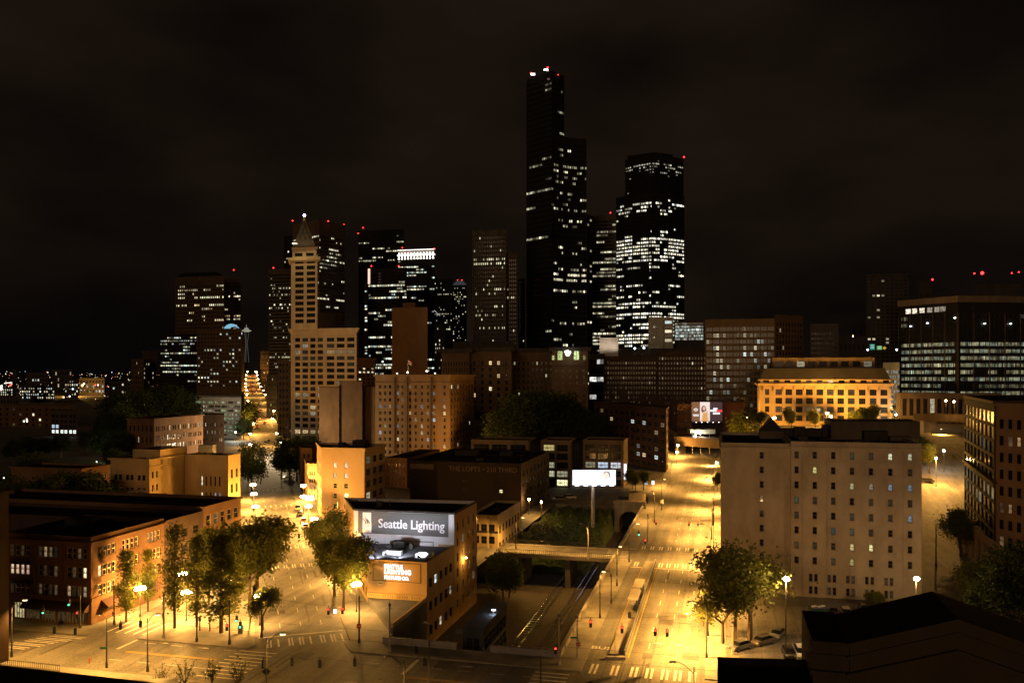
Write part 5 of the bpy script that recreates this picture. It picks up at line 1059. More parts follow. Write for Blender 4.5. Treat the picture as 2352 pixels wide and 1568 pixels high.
sh = G(1648, 1508, 14); 
building("low_flat_roof", "black flat rooftop block at the bottom edge left of the pediment hall", [sh+Vector((9.4,-.8)), sh+Vector((9.4,-.8))-D2*14, sh-D2*14, sh][::-1], 0, 14, [None]*4, roof_m, cat="building")
# pavilion in the cut
pvY = 140
pf = at(1110, 140); pl_ = ray(pf, -E2, 1063); pb = ray(pf, D2, 1188); 
pv = building("glass_stair_pavilion", "dark glass and steel pavilion standing in the railway cut, one cold lamp on its roof", [pf, pf+D2*16, pl_+D2*16, pl_], TZ, 2.6, [W_(3, 6, wf=.9, hf=.8, lit=0, fm=1, mx=2, fw=.1), None, None, W_(3, 2, wf=.85, hf=.85, lit=0, fm=1, mx=2)], wallmat("steel_grey", (.06,.07,.08)), rm=wallmat("steel_grey", (.06,.07,.08)), par=.05)
# tunnel-side sheds
for px, py, w1, d1, h1, m, lab in ((1366,1232,3.6,3.4,3.0,white_c,"pale flat-roofed equipment shed in the cut before the tunnel mouth"),(1366,1222,3.0,3,2.6,grey_m,"smaller grey shed just behind the pale equipment shed"),(1392,1222,2.4,2,2.6,brown_m,"small brown cabinet right of the pale equipment shed")):
    P = G(px, py, TZ+1); e = empty("equipment_shed", (P.x, P.y, TZ), math.atan2(E2.y, E2.x), lab, "shed")
    mb = MB(); mb.box(-w1/2, w1/2, 0, d1, 0, h1); mb.build("body", m, e); mb = MB(); mb.box(-w1/2-.2, w1/2+.2, -.2, d1+.2, h1+.003, h1+.2); mb.build("roof", m, e); mb = MB(); mb.box(-.5, .5, -.03, 0, .1, 2.1); mb.build("door", dgrey_m, e)
# overpasses
def overpass(lab, A, B, z0_, z1_, wd, piers):
    A = Vector(A); B = Vector(B); d = (B-A).normalized(); c_ = (A+B)/2; Ln = (B-A).length
    r = empty("overpass", (c_.x, c_.y, 0), math.atan2(d.y, d.x), lab, "overpass")
    mb = MB(); mb.box(-Ln/2, Ln/2, 0, wd, z0_, z1_); mb.build("deck", wallmat("overpass_concrete", (.075,.055,.038)), r)
    for y in (-.25, wd): 
        mb = MB(); mb.box(-Ln/2, Ln/2, y, y+.25, z0_+.3, z1_+1.0); mb.build("parapet", wallmat("overpass_concrete", (.075,.055,.038)), r)
    for f in piers: mb = MB(); mb.box(-Ln/2+Ln*f-.8, -Ln/2+Ln*f+.8, 1, wd-1, -1, z0_); mb.build("pier", conc_m, r)
    return r
overpass("dark street bridge crossing the far end of the wide right street", at(1548, 470), at(1700, 440), 5.0, 9.0, 10, (.02,.75))
A = at(2100, 352); B_ = at(2225, 330)
overpass("concrete overpass at right crossing the uphill street, two orange lamps above it", A, B_, 25.6, 27.4, 10, (.12,.96))

# small things on the nearer roofs
R_ = random.Random(31); vent_m = wallmat("roof_vent", (.07,.065,.06))
def clutter(root, poly, z, n):
    c = Vector(root.location[:2]); q = inset([Vector(p) for p in poly], 1.6)
    for k in range(n):
        a = q[0].lerp(q[1], R_.random()); b = q[3].lerp(q[2], R_.random()); P = a.lerp(b, R_.random())-c; mb = MB(); t = R_.random()
        R = lambda v: (P.x+v[0]*E2.x+v[1]*D2.x, P.y+v[0]*E2.y+v[1]*D2.y, v[2])
        if t < .35: mb.tube(R((0,0,z)), R((0,0,z+R_.uniform(.5,1.1))), .18, n=7); mb.tube(R((0,0,z+.9)), R((0,0,z+1.1)), .3, .1, n=7); nm_ = "roof_vent"
        elif t < .7: w_, l_, h_ = R_.uniform(.5,1.3), R_.uniform(.5,1.6), R_.uniform(.4,1.1); mb.box(-w_, w_, -l_, l_, z, z+h_, 0, R); mb.box(-w_-.06, w_+.06, -l_-.06, l_+.06, z+h_+.003, z+h_+.09, 0, R); nm_ = "roof_hatch"
        else: l_ = R_.uniform(2,5); mb.tube(R((-l_/2,0,z+.25)), R((l_/2,0,z+.25)), .09, n=5); mb.box(-l_/2-.1, -l_/2+.1, -.1, .1, z, z+.35, 0, R); mb.box(l_/2-.1, l_/2+.1, -.1, .1, z, z+.35, 0, R); nm_ = "roof_pipe"
        mb.build(nm_, vent_m, root)
clutter(bA, pA, zA-1, 9); clutter(uR, uP, uZ-.7, 7); clutter(vR, vP, vZ-.7, 9); clutter(yR, yP, yZ-.7, 4); clutter(rR, rP, rZ-.7, 4); clutter(eC, pC, zC-.7, 5); clutter(eB, pB, zB-.7, 4); clutter(HT, [RFh, RFh+bk*.6, LFh+bk*.6, LFh], zH-.7, 8); clutter(hR, hP, hZ-.7, 8)
# ================================================================ street furniture
SOD = (1.0, 0.47, 0.085); SODW = (1.0, .72, .38)
globe_m = emis("sodium_globe", (1, .74, .34), 70); lens_m = emis("sodium_lens", (1, .72, .30), 8)
pole_m = mat("pole_paint", (0.05, 0.048, 0.042), var=.3, rough=.6); wood_m = mat("pale_pole", (0.34, 0.30, 0.24), var=.3)
def gz(P): return terr(P[0], P[1])
def point(loc, power, col, rad=.2):
    l = bpy.data.lights.new("lamp_light", 'POINT'); l.energy = power; l.color = col; l.shadow_soft_size = rad
    o = bpy.data.objects.new("lamp_light", l); COL.objects.link(o); o.location = loc; return o
LMESH = {}
def globe_lamp(px, py, lab, h=5.4, n=3, power=9000, far=False, col=SOD, base_z=None, Y=None, em=None, light=True, grp="globe street lamps"):
    """px, py: where the globes show; Y solved so that they stand h above the ground"""
    if Y is None:
        Y = (H-h)*F/(py-HY)
        for _ in range(12):
            P = at(px, Y); Y = .5*Y+.5*(H-h-gz(P))*F/(py-HY)
    P = at(px, Y); z = base_z if base_z is not None else gz(P)
    hh = zat(py, Y)-z
    key = ("g", n, round(hh, 1), far, (em or globe_m).name)
    e = empty("street_lamp", (P.x, P.y, z), .4, lab, "street lamp", grp)
    if key not in LMESH:
        mb = MB(); s_ = 6 if far else 8
        mb.tube((0,0,0), (0,0,.5), .22, .14, n=s_); mb.tube((0,0,.5), (0,0,hh-.35), .09, .06, n=s_)
        if n > 1:
            for k in range(n-1):
                a = 2*math.pi*k/(n-1); mb.tube((0,0,hh-.9), (.6*math.cos(a), .6*math.sin(a), hh-.35), .035, n=4)
        pm = mb.mesh("post", pole_m); gb = []
        for k in range(n):
            mb = MB(); a = 2*math.pi*k/max(1, n-1)
            c_ = (0,0,hh) if k == n-1 else (.6*math.cos(a), .6*math.sin(a), hh-.12)
            mb.ball(c_, .38 if n > 1 else .36, n=s_, k=4 if far else 5); gb.append(mb.mesh("globe", em or globe_m))
        LMESH[key] = (pm, gb)
    pm, gb = LMESH[key]; link("post", pm, e)
    for g in gb: link("globe", g, e)
    if light: point((P.x+.1, P.y-.95, z+hh-.05), power, col)
    return P, z
def cobra(px, py, hx, hy, lab, power=15000, h=None, grp="tall curved-arm street lamps", base=None, mm=None, double=False):
    """px,py: pole foot in the picture; hx,hy: lamp head"""
    P = base if base is not None else G(px, py); z = gz(P); Y = P.y; hz = zat(hy, Y) if h is None else h+z
    X = (hx-CX)/F*Y; dx = X-P.x
    e = empty("street_lamp", (P.x, P.y, z), 0, lab, "street lamp", grp)
    mb = MB(); mb.tube((0,0,0), (0,0,.9), .24, .17, n=8); mb.tube((0,0,.9), (0,0,hz-z-.5), .12, .075, n=7); mb.build("pole", mm or pole_m, e)
    mb = MB(); pr = Vector((0,0,hz-z-1.4))
    for i in range(1, 7):
        f = i/6; q = Vector((dx*f, 0, hz-z-1.4+1.5*math.sin(f*1.57))); mb.tube(pr, q, .05, .045, n=5); pr = q
    mb.build("arm", mm or pole_m, e)
    s_ = 1 if dx > 0 else -1; mb = MB(); hz2 = hz-z+.1
    mb.tube((dx-.05*s_,0,hz2), (dx+.35*s_,0,hz2+.02), .09, .17, n=7); mb.tube((dx+.35*s_,0,hz2+.02), (dx+.8*s_,0,hz2), .17, .08, n=7)
    hd = mb.build("lamp_head", mm or metal_g, e)
    if power: mb = MB(); mb.box(dx+.2*s_-.15, dx+.5*s_+.15, -.1, .1, hz2-.2, hz2-.14); mb.build("lens", lens_m, hd)
    if power:
        l = bpy.data.lights.new("lamp_light", 'SPOT'); l.energy = power; l.color = SOD; l.spot_size = math.radians(155); l.spot_blend = .7; l.shadow_soft_size = .2
        o = bpy.data.objects.new("lamp_light", l); COL.objects.link(o); o.location = (P.x+dx+.35*s_, P.y, hz-.25)
    return e
# wide right street, right kerb
for (px, hx, hy, Y, ord_) in ((1623,1590,1382,132.8,"first from the junction"),(1626,1593,1339,144,"second from the junction"),(1628,1600,1282,163.6,"third from the junction, pale pole"),(1633,1616,1204,200,"fourth from the junction"),(1635,1616,1163,227,"fifth from the junction"),(1637,1617,1137,248,"sixth from the junction"),(1639,1622,1117,275,"seventh from the junction"),(1641,1626,1096,310,"eighth from the junction"),(1643,1630,1074,355,"ninth from the junction"),(1645,1634,1053,410,"tenth and farthest from the junction")):
    s_ = 22.8; P = ST(s_, (Y-132.8+5.6)/.971-.0); P = ray(at(px, Y), D2, px); cobra(px, 0, hx, hy, f"curved-arm lamp on the right kerb of the wide street, {ord_}", base=at(px, Y), power=48000)
cobra(1594, 0, 1552, 1521, "curved-arm lamp at the bottom edge below the wide street's crosswalk", base=at(1594, 104.6), power=30000)
cobra(1417, 1346, 1421, 1254, "dark post with added light on the bridge corner pavement, left of the bus lane", power=9000, mm=pole_m)  # these left-kerb poles stand dark; their light is added to smooth the street
cobra(1378, 1420, 1382, 1312, "dark post with added light half way along the cut's right wall, near the bus shelters", power=9000)
cobra(1445, 1291, 1462, 1202, "pole with a lamp arm at the bridge's right end, beside the crosswalk", power=9000)
cobra(1404, 1386, 1398, 1312, "short-armed post close beside the cut's right wall", power=0)
cobra(1503, 1200, 1500, 1128, "dark lamp post on the left kerb of the wide street near the tunnel mouth", power=14000)
cobra(1520, 1171, 1524, 1100, "thin lamp post on the left kerb just past the tunnel mouth", power=18000)
# cross street in front
cobra(245, 1532, 234, 1411, "lamp pole with a bright lamp above the crosswalk at lower left", power=14000)
cobra(27, 1507, 52, 1377, "dark lamp pole at the far left kerb by the brick building edge", power=13000)
cobra(339, 0, 356, 1411, "dark lamp pole standing on the near kerb at lower left", base=at(339, 127), power=13000)
cobra(610, 0, 643, 1455, "dark lamp pole with signals and a diamond sign at the bottom centre-left", base=at(612, 108), power=12000)
cobra(929, 0, 889, 1506, "thin lamp pole at the bottom centre with its arm reaching left", base=at(929, 105), power=12000)
cobra(1242, 0, 1242, 1500, "pale pole at the bottom edge right of centre", base=at(1242, 112), power=0)
cobra(986, 0, 986, 1430, "tall black pole rising from the bottom edge before the railway cut", base=at(986, 112), power=0)
# three-globe lamps
gl = [(322,1349,"bright cluster lamp before the leftmost park tree"),(428,1358,"bright cluster lamp in the middle of the park trees"),(421,1316,"cluster lamp just above and behind the middle park lamp"),(597,1366,"bright cluster lamp at the park's tip by the avenue kerb"),(819,1340,"bright cluster lamp before the round trees beside the sign building"),
 (525,1328,"lamp glimmering inside the park trees, lower one"),(500,1291,"small lamp deep in the park trees, upper left one"),(586,1243,"lamp half hidden in the big round park tree"),(775,1277,"lamp half hidden in the round tree left of the lettered wall")]
for k, (px, py, lb) in enumerate(gl): globe_lamp(px, py, lb, power=8000 if px == 819 else 14500)
gl2 = [(721.5,1190,"right kerb lamp nearest us along the avenue"),(708.7,1161,"right kerb lamp second along the avenue"),(697,1139,"right kerb lamp third along the avenue, beside the white sign"),(697,1114,"right kerb lamp fourth along the avenue"),
 (587,1162,"left kerb lamp nearest us along the avenue"),(583,1133,"left kerb lamp second along the avenue"),(581.5,1112,"left kerb lamp third along the avenue")]
for px, py, lb in gl2: globe_lamp(px, py, lb, power=23000, h=5.8)
gl3 = [(574,1020,"bluish-white lamp at the avenue crossing, left side, lower",0),(573,996,"sodium lamp at the avenue crossing, left side, upper",1),(634.5,995,"sodium lamp at the avenue crossing, right side, upper",1),(642.5,1015.6,"bluish-white lamp at the avenue crossing, right side, lower",0),
 (625.4,960.7,"brightest single lamp midway up the far avenue, right side",1)]
cool_globe = emis("cool_globe", (.85,.95,1), 60)
for px, py, lb, so in gl3: globe_lamp(px, py, lb, power=20000 if so else 70000, h=8, n=2, far=True, em=globe_m if so else cool_globe, col=SOD if so else (1,.72,.38))
side = ["left", "right"]
for k, Y in enumerate((600, 680, 770, 860, 960, 1060, 1170, 1290, 1410, 1530, 1680, 1850, 2050)):
    for sd in (0, 1):
        P, z = av(Y); P = P+E1*(-9 if sd == 0 else 9)
        globe_lamp(CX+F*P.x/P.y, HY-F*(z+8-H)/P.y, f"tiny far lamp on the {side[sd]} kerb of the climbing avenue, beyond the tree-lined block", Y=P.y, base_z=z, n=3 if k > 4 else 2, far=True, power=(45000 if k < 2 else 24000) if k < 8 else 42000, grp="far avenue lamps")
# lamps by the wide street's far end and on the hill
for px, py, lb, h_, pw, Yo in ((1556,1022,"upper of the two bright lamps at the wide street's far left corner",6,40000,None),(1554,1038,"lower of the two bright lamps at the wide street's far left corner",6,40000,None),
   (1643,1022,"bright lamp at the wide street's far right kerb, by the overpass",6,26000,None),(1645,1062,"bright cluster lamp beside the hotel's upper left corner",6,60000,None),
   (1672.7,976,"first bright lamp above the hotel roof from the left",7,9000,None),(1716,958.7,"second bright lamp above the hotel roof, before the blank wall",7,9000,None),(1777,959,"third bright lamp above the hotel roof, by the gable",7,30000,None),
   (1899,948,"bright lamp lighting the ochre building's front, upper one",7,58000,None),(1907,955.5,"lower neighbour of the lamp before the ochre building",6,50000,None),(2021,935,"lamp at the ochre building's right end, left one",7,22000,None),(2035,941,"lamp at the ochre building's right end, right one",7,22000,None),
   (2172.6,920,"left of the two lamps on the right-hand overpass",0,4000,336),(2191.6,922,"right of the two lamps on the right-hand overpass",0,4000,334),
   (1280,982,"park lamp under the dark trees, lower one",5,1600,None),(1304,970,"park lamp under the dark trees, upper one",5,1600,None),(1109,991,"small lamp at the left edge of the dark park trees",5,1600,None),(1070,1032,"bright lamp at the foot of the brick hotel's right flank",6,32000,None),
   (1395,1142,"spare",5,0,None)):
    if lb == "spare": continue
    if Yo: P = at(px, Yo); globe_lamp(px, py, lb, Y=Yo, n=1, far=True, power=pw, base_z=27.4)
    else: globe_lamp(px, py, lb, h=h_, n=2 if pw > 9000 else 1, far=True, power=pw)
globe_lamp(2058, 952, "cool white lamp behind the hotel roof, right of the ochre building", h=6, n=1, far=True, power=3000, em=cool_globe, col=(.85,.95,1))
globe_lamp(2168, 1034.6, "cool white lamp on the uphill street right of the hotel", h=7, n=1, far=True, power=1500, em=cool_globe, col=(.9,1,.95))
globe_lamp(2150, 1052, "dim sodium lamp on the uphill street behind the cool white one", h=9, n=1, far=True, power=45000)
cobra(1543, 1120, 1524, 1060, "pale lamp post on the wide street's left kerb, by the far corner", power=30000)
cobra(2140, 0, 2160, 985, "lamp post on the uphill street in front of the right overpass", base=at(2140, 345), power=30000)
globe_lamp(1215, 1146, "orange lamp beside the painted-lettering building, upper one of two", h=5, n=1, far=True, power=2500)
globe_lamp(1243.5, 1152, "orange lamp beside the painted-lettering building, lower one of two", h=5, n=1, far=True, power=2500)
globe_lamp(1959, 772, "orange lamp high on the hill left of the residential tower", Y=600, n=1, far=True, power=3000, base_z=60)
# yard floodlights before the plaster hotel
for px, py, pw, lb in ((1805, 1327, 3000, "very bright yard lamp on a pole before the hotel, beside the big bare tree"), (2104, 1327, 3000, "very bright yard lamp on a pole before the hotel's right corner")):
    Y = (32.2 if px < 1900 else 36.2)*F/(py-HY); P = at(px, Y); lh = 12.6 if px < 1900 else 8.6; e = empty("yard_lamp", (P.x, P.y, 0), 0, lb, "yard lamp", "yard lamps before the hotel")
    mb = MB(); mb.tube((0,0,0), (0,0,lh), .12, .08, n=7); mb.build("pole", pole_m, e)
    mb = MB(); mb.ball((0,-.25,lh+.15), .5, n=10, k=6, sz=.7); mb.build("lamp", emis("yard_globe", (1,.82,.5), 150), e)
    point((P.x, P.y-.6, lh-.5), pw*1.3 if px < 1900 else pw, (1,.55,.2), .3)
P = at(3, 132.5); e = empty("wall_lamp", (P.x, P.y-.3, zat(1271,132)), 0, "orange wall lamp on the dark brick corner at the left edge", "wall lamp"); mb = MB(); mb.ball((0,0,0), .2); mb.build("bulb", globe_m, e); mb = MB(); mb.tube((-.8,0,.1), (0,0,.1), .04, n=4); mb.build("bracket", metal_d, e)
# wall lamp on the sign building
P = at(1063.5, 184.9)
e = empty("wall_lamp", (P.x+.7, P.y, zat(1280,185)), 0, "orange wall lamp on the right flank of the lettered-wall building", "wall lamp")
mb = MB(); mb.ball((0,0,0), .16); mb.build("bulb", globe_m, e); mb = MB(); mb.tube((-.6,0,.3), (0,0,.2), .04, n=4); mb.build("bracket", metal_d, e)
point((P.x+.8, P.y-.3, zat(1280,185)-.2), 700, SOD)
# roof floodlights, flag
flz = 45
for px, py, lb in ((936,856,"orange-white floodlight at the foot of the hotel roof's flagpole"),(980,853,"white floodlight on the brick hotel's roof, right of the flag"),(912,858,"small white lamp on the brick hotel's roof, left of the flag"),(999,858,"small white lamp on the brick hotel's roof, far right")):
    Y = 458; P = at(px, Y); e = empty("roof_floodlight", (P.x, P.y, hZ-.7), 0, lb, "floodlight", "floodlights on the brick hotel roof")
    hh = zat(py, Y)-hZ+.7; mb = MB(); mb.tube((0,0,0), (0,0,hh), .06, n=5); mb.build("post", metal_d, e); mb = MB(); mb.ball((0,0,hh+.2), .42 if py < 857 else .3); mb.build("lamp", emis("roof_lamp", (1,.85,.65), 10), e)
P = at(937, 462); e = empty("flagpole", (P.x, P.y, hZ-.7), 0, "flagpole with a floodlit red and white flag on the brick hotel roof", "flagpole")
mb = MB(); zt2 = zat(824,462)-hZ+.7; mb.tube((0,0,0), (0,0,zt2), .10, .06, n=6); mb.build("pole", white_m, e)
mb = MB()
for i in range(5):
    for j in range(4):
        q = lambda i, j: (.1+i*.42, .25*math.sin(i*1.3), zt2-.3-j*.55-i*.28-(0 if j < 3 else .0))
        mb.face([q(i,j+1), q(i+1,j+1), q(i+1,j), q(i,j)], j % 2)
mb.build("flag", [mat("flag_red", (.6,.08,.05), var=0), white_m], e)
point((P.x-.5, P.y-2, hZ+1.0), 900, (1,.6,.35))
# aviation lamps on towers
redm = emis("red_lamp", (1,.02,.02), 9)
for k, (px, py, Y, r, lb) in enumerate(((537,620,1055,1.0,"slim two-part tower at left"),(628,615,815,.8,"banded dark tower left of the pyramid top"),(672,507,800,.8,"broad banded tower, left corner"),(754,508,775,.8,"broad banded tower, middle"),(790,516,800,.7,"broad banded tower, right corner"),
    (823,536,895,.8,"black chamfered tower, lower left corner"),(834,523,895,.8,"black chamfered tower, upper left corner"),(924,569,796,.7,"crowned tower, left"),(998,571,796,.7,"crowned tower, right"),(853,611,716,.7,"glass tower, left"),(916,611,716,.7,"glass tower, right"),
    (1051,643,898,.6,"sloping-capped tower, left"),(1061,643,898,.6,"sloping-capped tower, right"),(1219,168,704,.7,"tallest skyscraper, left corner"),(1258,155.5,712,.9,"tallest skyscraper, mast in the middle"),(1282,172,704,.5,"tallest skyscraper, right corner"),
    (1402,489,818,.8,"pale-banded tower"),(1571,361,782,1.0,"round-fronted tower, right corner"),(2142,642,470,.7,"glass office roof, left"),(2256,627,470,1.2,"glass office roof, brightest"),(2238,628,470,.6,"glass office roof, just left of the brightest"),(2324,627,470,.5,"glass office roof, right group, left one"),(2340,625,470,.5,"glass office roof, right group, right one"),(17,970,1200,.0,"x"))):
    if r == 0: continue
    P = at(px, Y); e = empty("warning_lamp", (P.x, P.y, zat(py, Y)), 0, f"red warning lamp on the {lb}", "warning lamp", "red roof warning lamps")
    mb = MB(); mb.ball((0,0,0), r*.75); mb.build("lamp", redm, e); mb = MB(); mb.tube((0,0,-6 if Y != 470 else -3), (0,0,-r*.6), .15, n=4); mb.build("mast", metal_d, e)
whm = emis("white_roof_lamp", (1,.97,.9), 10)
for px, py, Y, lb in ((1224,171,703,"left"),(1254,161,710,"right")):
    P = at(px, Y); mb = MB(); mb.box(-1.6,1.6,-.4,.4,-.5,.6); o = mb.build("roof_lamp", whm, None, (P.x, P.y, zat(py, Y))); tag(o, f"white strip lamp on top of the tallest skyscraper, {lb} of two", "roof lamp")
for px, py, Y, lb in ((1458,800,640,"left of two above the honeycomb block"),(1479,799,640,"right of two above the honeycomb block"),(2059.5,803,700,"at the glass office's left edge"),(1993,803,700,"left of the highway signs' lower slab")):
    P = at(px, Y); mb = MB(); mb.ball((0,0,0), .7); o = mb.build("lamp", emis("cool_roof_lamp", (.8,.95,1), 12), None, (P.x, P.y, zat(py, Y))); tag(o, f"cool white lamp on a dark flat roof, {lb}", "roof lamp")
# pyramid tower floodlight
P = at(679, 556); point((P.x-1, P.y-3, 131.2), 4500, (1,.8,.4)); mb = MB(); mb.box(-1.6,1.6,-.2,.2,-.25,.25); tag(mb.build("tower_floodlight", emis("tower_flood", (1,.88,.55), 2.5), None, (P.x-.2, P.y-1.5, 130.9)), "warm floodlight strip at the left foot of the pyramid roof", "floodlight")
# ---- billboards
def billboard(Y, x0, x1, y0, y1, lab):
    A = at(x0, Y); B = at(x1, Y); c = (A+B)/2; wd = (B-A).length; zt, zb = zat(y0, Y), zat(y1, Y)
    e = empty("billboard", (c.x, c.y, 0), 0, lab, "billboard"); return e, wd, zb, zt
e, wd, zb, zt = billboard(262, 1315, 1414, 1079, 1113, "brilliant white billboard on a single thick post, cartoon-like face at its right")
def gradient_board():
    m, n, l, b = nm("board_print"); t = n.new("ShaderNodeTexCoord"); z = n.new("ShaderNodeTexNoise"); z.inputs["Scale"].default_value = .35; l.new(t.outputs["Object"], z.inputs[0])
    r = n.new("ShaderNodeValToRGB"); r.color_ramp.elements[0].position = .42; r.color_ramp.elements[1].position = .62; r.color_ramp.elements[0].color = (.55,.65,1,1); r.color_ramp.elements[1].color = (1,1,1,1)
    l.new(z.outputs[0], r.inputs[0]); l.new(r.outputs[0], b.inputs["Emission Color"]); l.new(r.outputs[0], b.inputs["Base Color"]); b.inputs["Emission Strength"].default_value = 1.5; m.cycles.emission_sampling = 'NONE'; return m
mb = MB(); mb.box(-wd/2, wd/2, -.15, .15, zb, zt); mb.build("panel", gradient_board(), e)
mb = MB(); mb.tube((-.3,.6,-3), (-.3,.6,zb), .55, .5, n=12); mb.build("post", metal_g, e)
mb = MB(); mb.box(-wd/2, wd/2, .15, .5, zb-.1, zt+.05); mb.box(-wd/2, wd/2, -1.3, .4, zb-.35, zb-.2); mb.build("frame", metal_d, e)
for i in range(5):
    x = -wd/2+wd*(i+.5)/5; mb = MB(); mb.box(x-.7, x+.7, -1.3, -1.05, zb-.18, zb+.02); mb.build("lamp", emis("board_lamp", (.95,.95,1), 3), e)
skin = emis("printed_skin", (1,.82,.68), 1.15); hairm = emis("printed_hair", (.35,.16,.08), .6); inkb = emis("printed_ink", (.55,.65,.85), .9)
def disc(mb, x, z, rx, rz, y, n=18, m=0, a0=0, a1=2*math.pi): mb.face([(x+rx*math.cos(a0+(a1-a0)*i/n), y, z+rz*math.sin(a0+(a1-a0)*i/n)) for i in range(n)][::1], m)
mb = MB(); fx_ = wd*.285; fz = zb+(zt-zb)*.62; disc(mb, fx_, fz-.1, .85, 1.25, -.18, m=0); disc(mb, fx_+.05, fz+.65, 1.0, .75, -.17, m=1); disc(mb, fx_+.8, fz+.2, .3, .8, -.175, m=1)
disc(mb, fx_-.35, fz+.05, .14, .08, -.19, m=1); disc(mb, fx_+.3, fz+.05, .14, .08, -.19, m=1); mb.face([(fx_-.35,-.19,fz-.62),(fx_+.3,-.19,fz-.66),(fx_+.3,-.19,fz-.72),(fx_-.35,-.19,fz-.68)], 1); mb.build("printed_face", [skin, hairm], e)
mb = MB()   # handwriting stroke
pr = None
for i in range(60):
    f = i/59; q = Vector((-wd*.40+f*wd*.36, -.18, zb+(zt-zb)*.72+.45*math.sin(f*46)*(.5+.5*math.sin(f*9+1))+f*.1))
    if pr is not None and i not in (6, 14, 30): mb.face([pr+Vector((0,0,-.04)), q+Vector((0,0,-.04)), q+Vector((.05,0,.06)), pr+Vector((.05,0,.06))])
    pr = q
mb.build("handwriting", inkb, e)
P = e.location; l = point((P.x-1, P.y-3.0, zb-.8), 450, (.9,.93,1))
e, wd, zb, zt = billboard(495, 1589, 1659, 923, 967, "lit billboard with a long-haired woman between a dark logo panel and a dark text panel")
zb_g = 0
mb = MB(); mb.box(-wd/2, wd/2, -.1, .2, zb, zt); mb.build("panel", emis("board_dark", (.06,.03,.035), 1.0), e)
mb = MB(); mb.face([(-wd/2,-.12,zb),(-wd*.245,-.12,zb),(-wd*.245,-.12,zt),(-wd/2,-.12,zt)]); mb.build("brown_panel", emis("board_brown", (.22,.10,.05), 1), e)
mb = MB(); mb.face([(-wd*.235,-.12,zb),(wd*.09,-.12,zb),(wd*.09,-.12,zt),(-wd*.235,-.12,zt)]); mb.build("pale_panel", emis("board_pale", (.95,.78,.72), 1), e)
mb = MB(); hz_ = zt-(zt-zb)*.33; disc(mb, -wd*.11, hz_-.6, 1.5, 2.3, -.14, m=1); disc(mb, -wd*.10, hz_, .8, 1.15, -.16, m=0)
mb.face([(-wd*.20,-.15,zb),(wd*.06,-.15,zb),(wd*.03,-.15,hz_-1.6),(-wd*.02,-.15,hz_-1.2),(-wd*.14,-.15,hz_-2.2)], 0); mb.face([(-wd*.17,-.17,zb),(wd*.02,-.17,zb),(-.0,-.17,hz_-2.6),(-wd*.13,-.17,hz_-2.8)], 2)
mb.build("printed_woman", [emis("printed_skin2", (.95,.60,.45), .9), emis("printed_hair2", (.22,.09,.05), .8), emis("printed_dress", (.85,.42,.12), .9)], e)
mb = MB()
for (a0, a1, b0, b1, m) in ((.20,.34,.60,.70,0),(.10,.32,.50,.60,0),(.30,.50,.48,.60,1),(.19,.42,.36,.46,0),(-.47,-.27,.32,.36,0),(-.45,-.27,.26,.29,0)): mb.face([(wd*a0,-.14,zb+(zt-zb)*b0),(wd*a1,-.14,zb+(zt-zb)*b0),(wd*a1,-.14,zb+(zt-zb)*b1),(wd*a0,-.14,zb+(zt-zb)*b1)], m)
for i in range(16):
    a, b = 2*math.pi*i/16, 2*math.pi*(i+1)/16; cx_, cz_ = -wd*.37, zb+(zt-zb)*.6
    mb.face([(cx_+.75*math.cos(a),-.14,cz_+.75*math.sin(a)),(cx_+1.0*math.cos(a),-.14,cz_+1.0*math.sin(a)),(cx_+1.0*math.cos(b),-.14,cz_+1.0*math.sin(b)),(cx_+.75*math.cos(b),-.14,cz_+.75*math.sin(b))], 0)
mb.face([(cx_-1.4,-.15,cz_-.05),(cx_+1.4,-.15,cz_-.05),(cx_+1.4,-.15,cz_+.3),(cx_-1.4,-.15,cz_+.3)], 0)
mb.build("printed_text", [emis("printed_white", (1,.95,.95), 1.1), emis("printed_red", (.9,.06,.08), 1.0)], e)
mb = MB(); mb.box(-wd/2, wd/2, -1.2, .5, zb-.6, zb-.3); mb.box(-wd/2-.3, -wd/2, -.2, .3, zb-.3, zt); mb.build("frame", metal_g, e)
for i in range(5): x = -wd/2+wd*(i+.7)/5.4; mb = MB(); mb.ball((x,-1.2,zb-.55), .28, sz=.6); mb.build("lamp", emis("board_lamp2", (1,.9,.95), 6), e)
mb = MB(); [mb.box(x-.2, x+.2, .2, .6, zb-8, zb-.5) for x in (-wd*.3, wd*.3)]; mb.build("posts_support", metal_d, e)
bq("brick_warehouse", "dark brick building with pale-edged cornice carrying the lit woman billboard on its right side", 1590, 500, 1556, 928, dp=14, front=W_(5, 6, wf=.4, hf=.5, lit=0, fm=0, mt=2), wall=brick_red, cornice=[(0,.4,.4)])
bq("blank_brick_block", "plain reddish-brown block right of the woman billboard", 1709, 502, 1660, 924, dp=14, wall=wallmat("maroon_plaster", (.16,.07,.04)))
bq("low_dark_building", "low dark building mass beneath the woman billboard", 1660, 502, 1590, 968, dp=12, wall=dgrey_m)
cz = at(1606, 470); tag_o = empty("petrol_canopy", (cz.x, cz.y, 0), 0, "lit pale canopy with a bright lamp behind the dark street bridge", "canopy")
mb = MB(); mb.box(-5, 9, 0, 8, zat(996,470), zat(986,470)); mb.build("fascia", wallmat("canopy_pale", (.5,.45,.3)), tag_o)
for x in (-3.5, 1, 6): mb = MB(); mb.box(x-.15,x+.15,1,1.3,0,zat(996,470)); mb.build("post", white_m, tag_o)
mb = MB(); mb.ball((-2.5,-1,zat(1001,470)), .8); mb.build("lamp", emis("cool_lamp", (.9,1,1), 7), tag_o); point((cz.x-1, cz.y-3, zat(1000,470)-1), 5000, (.9,1,.95))
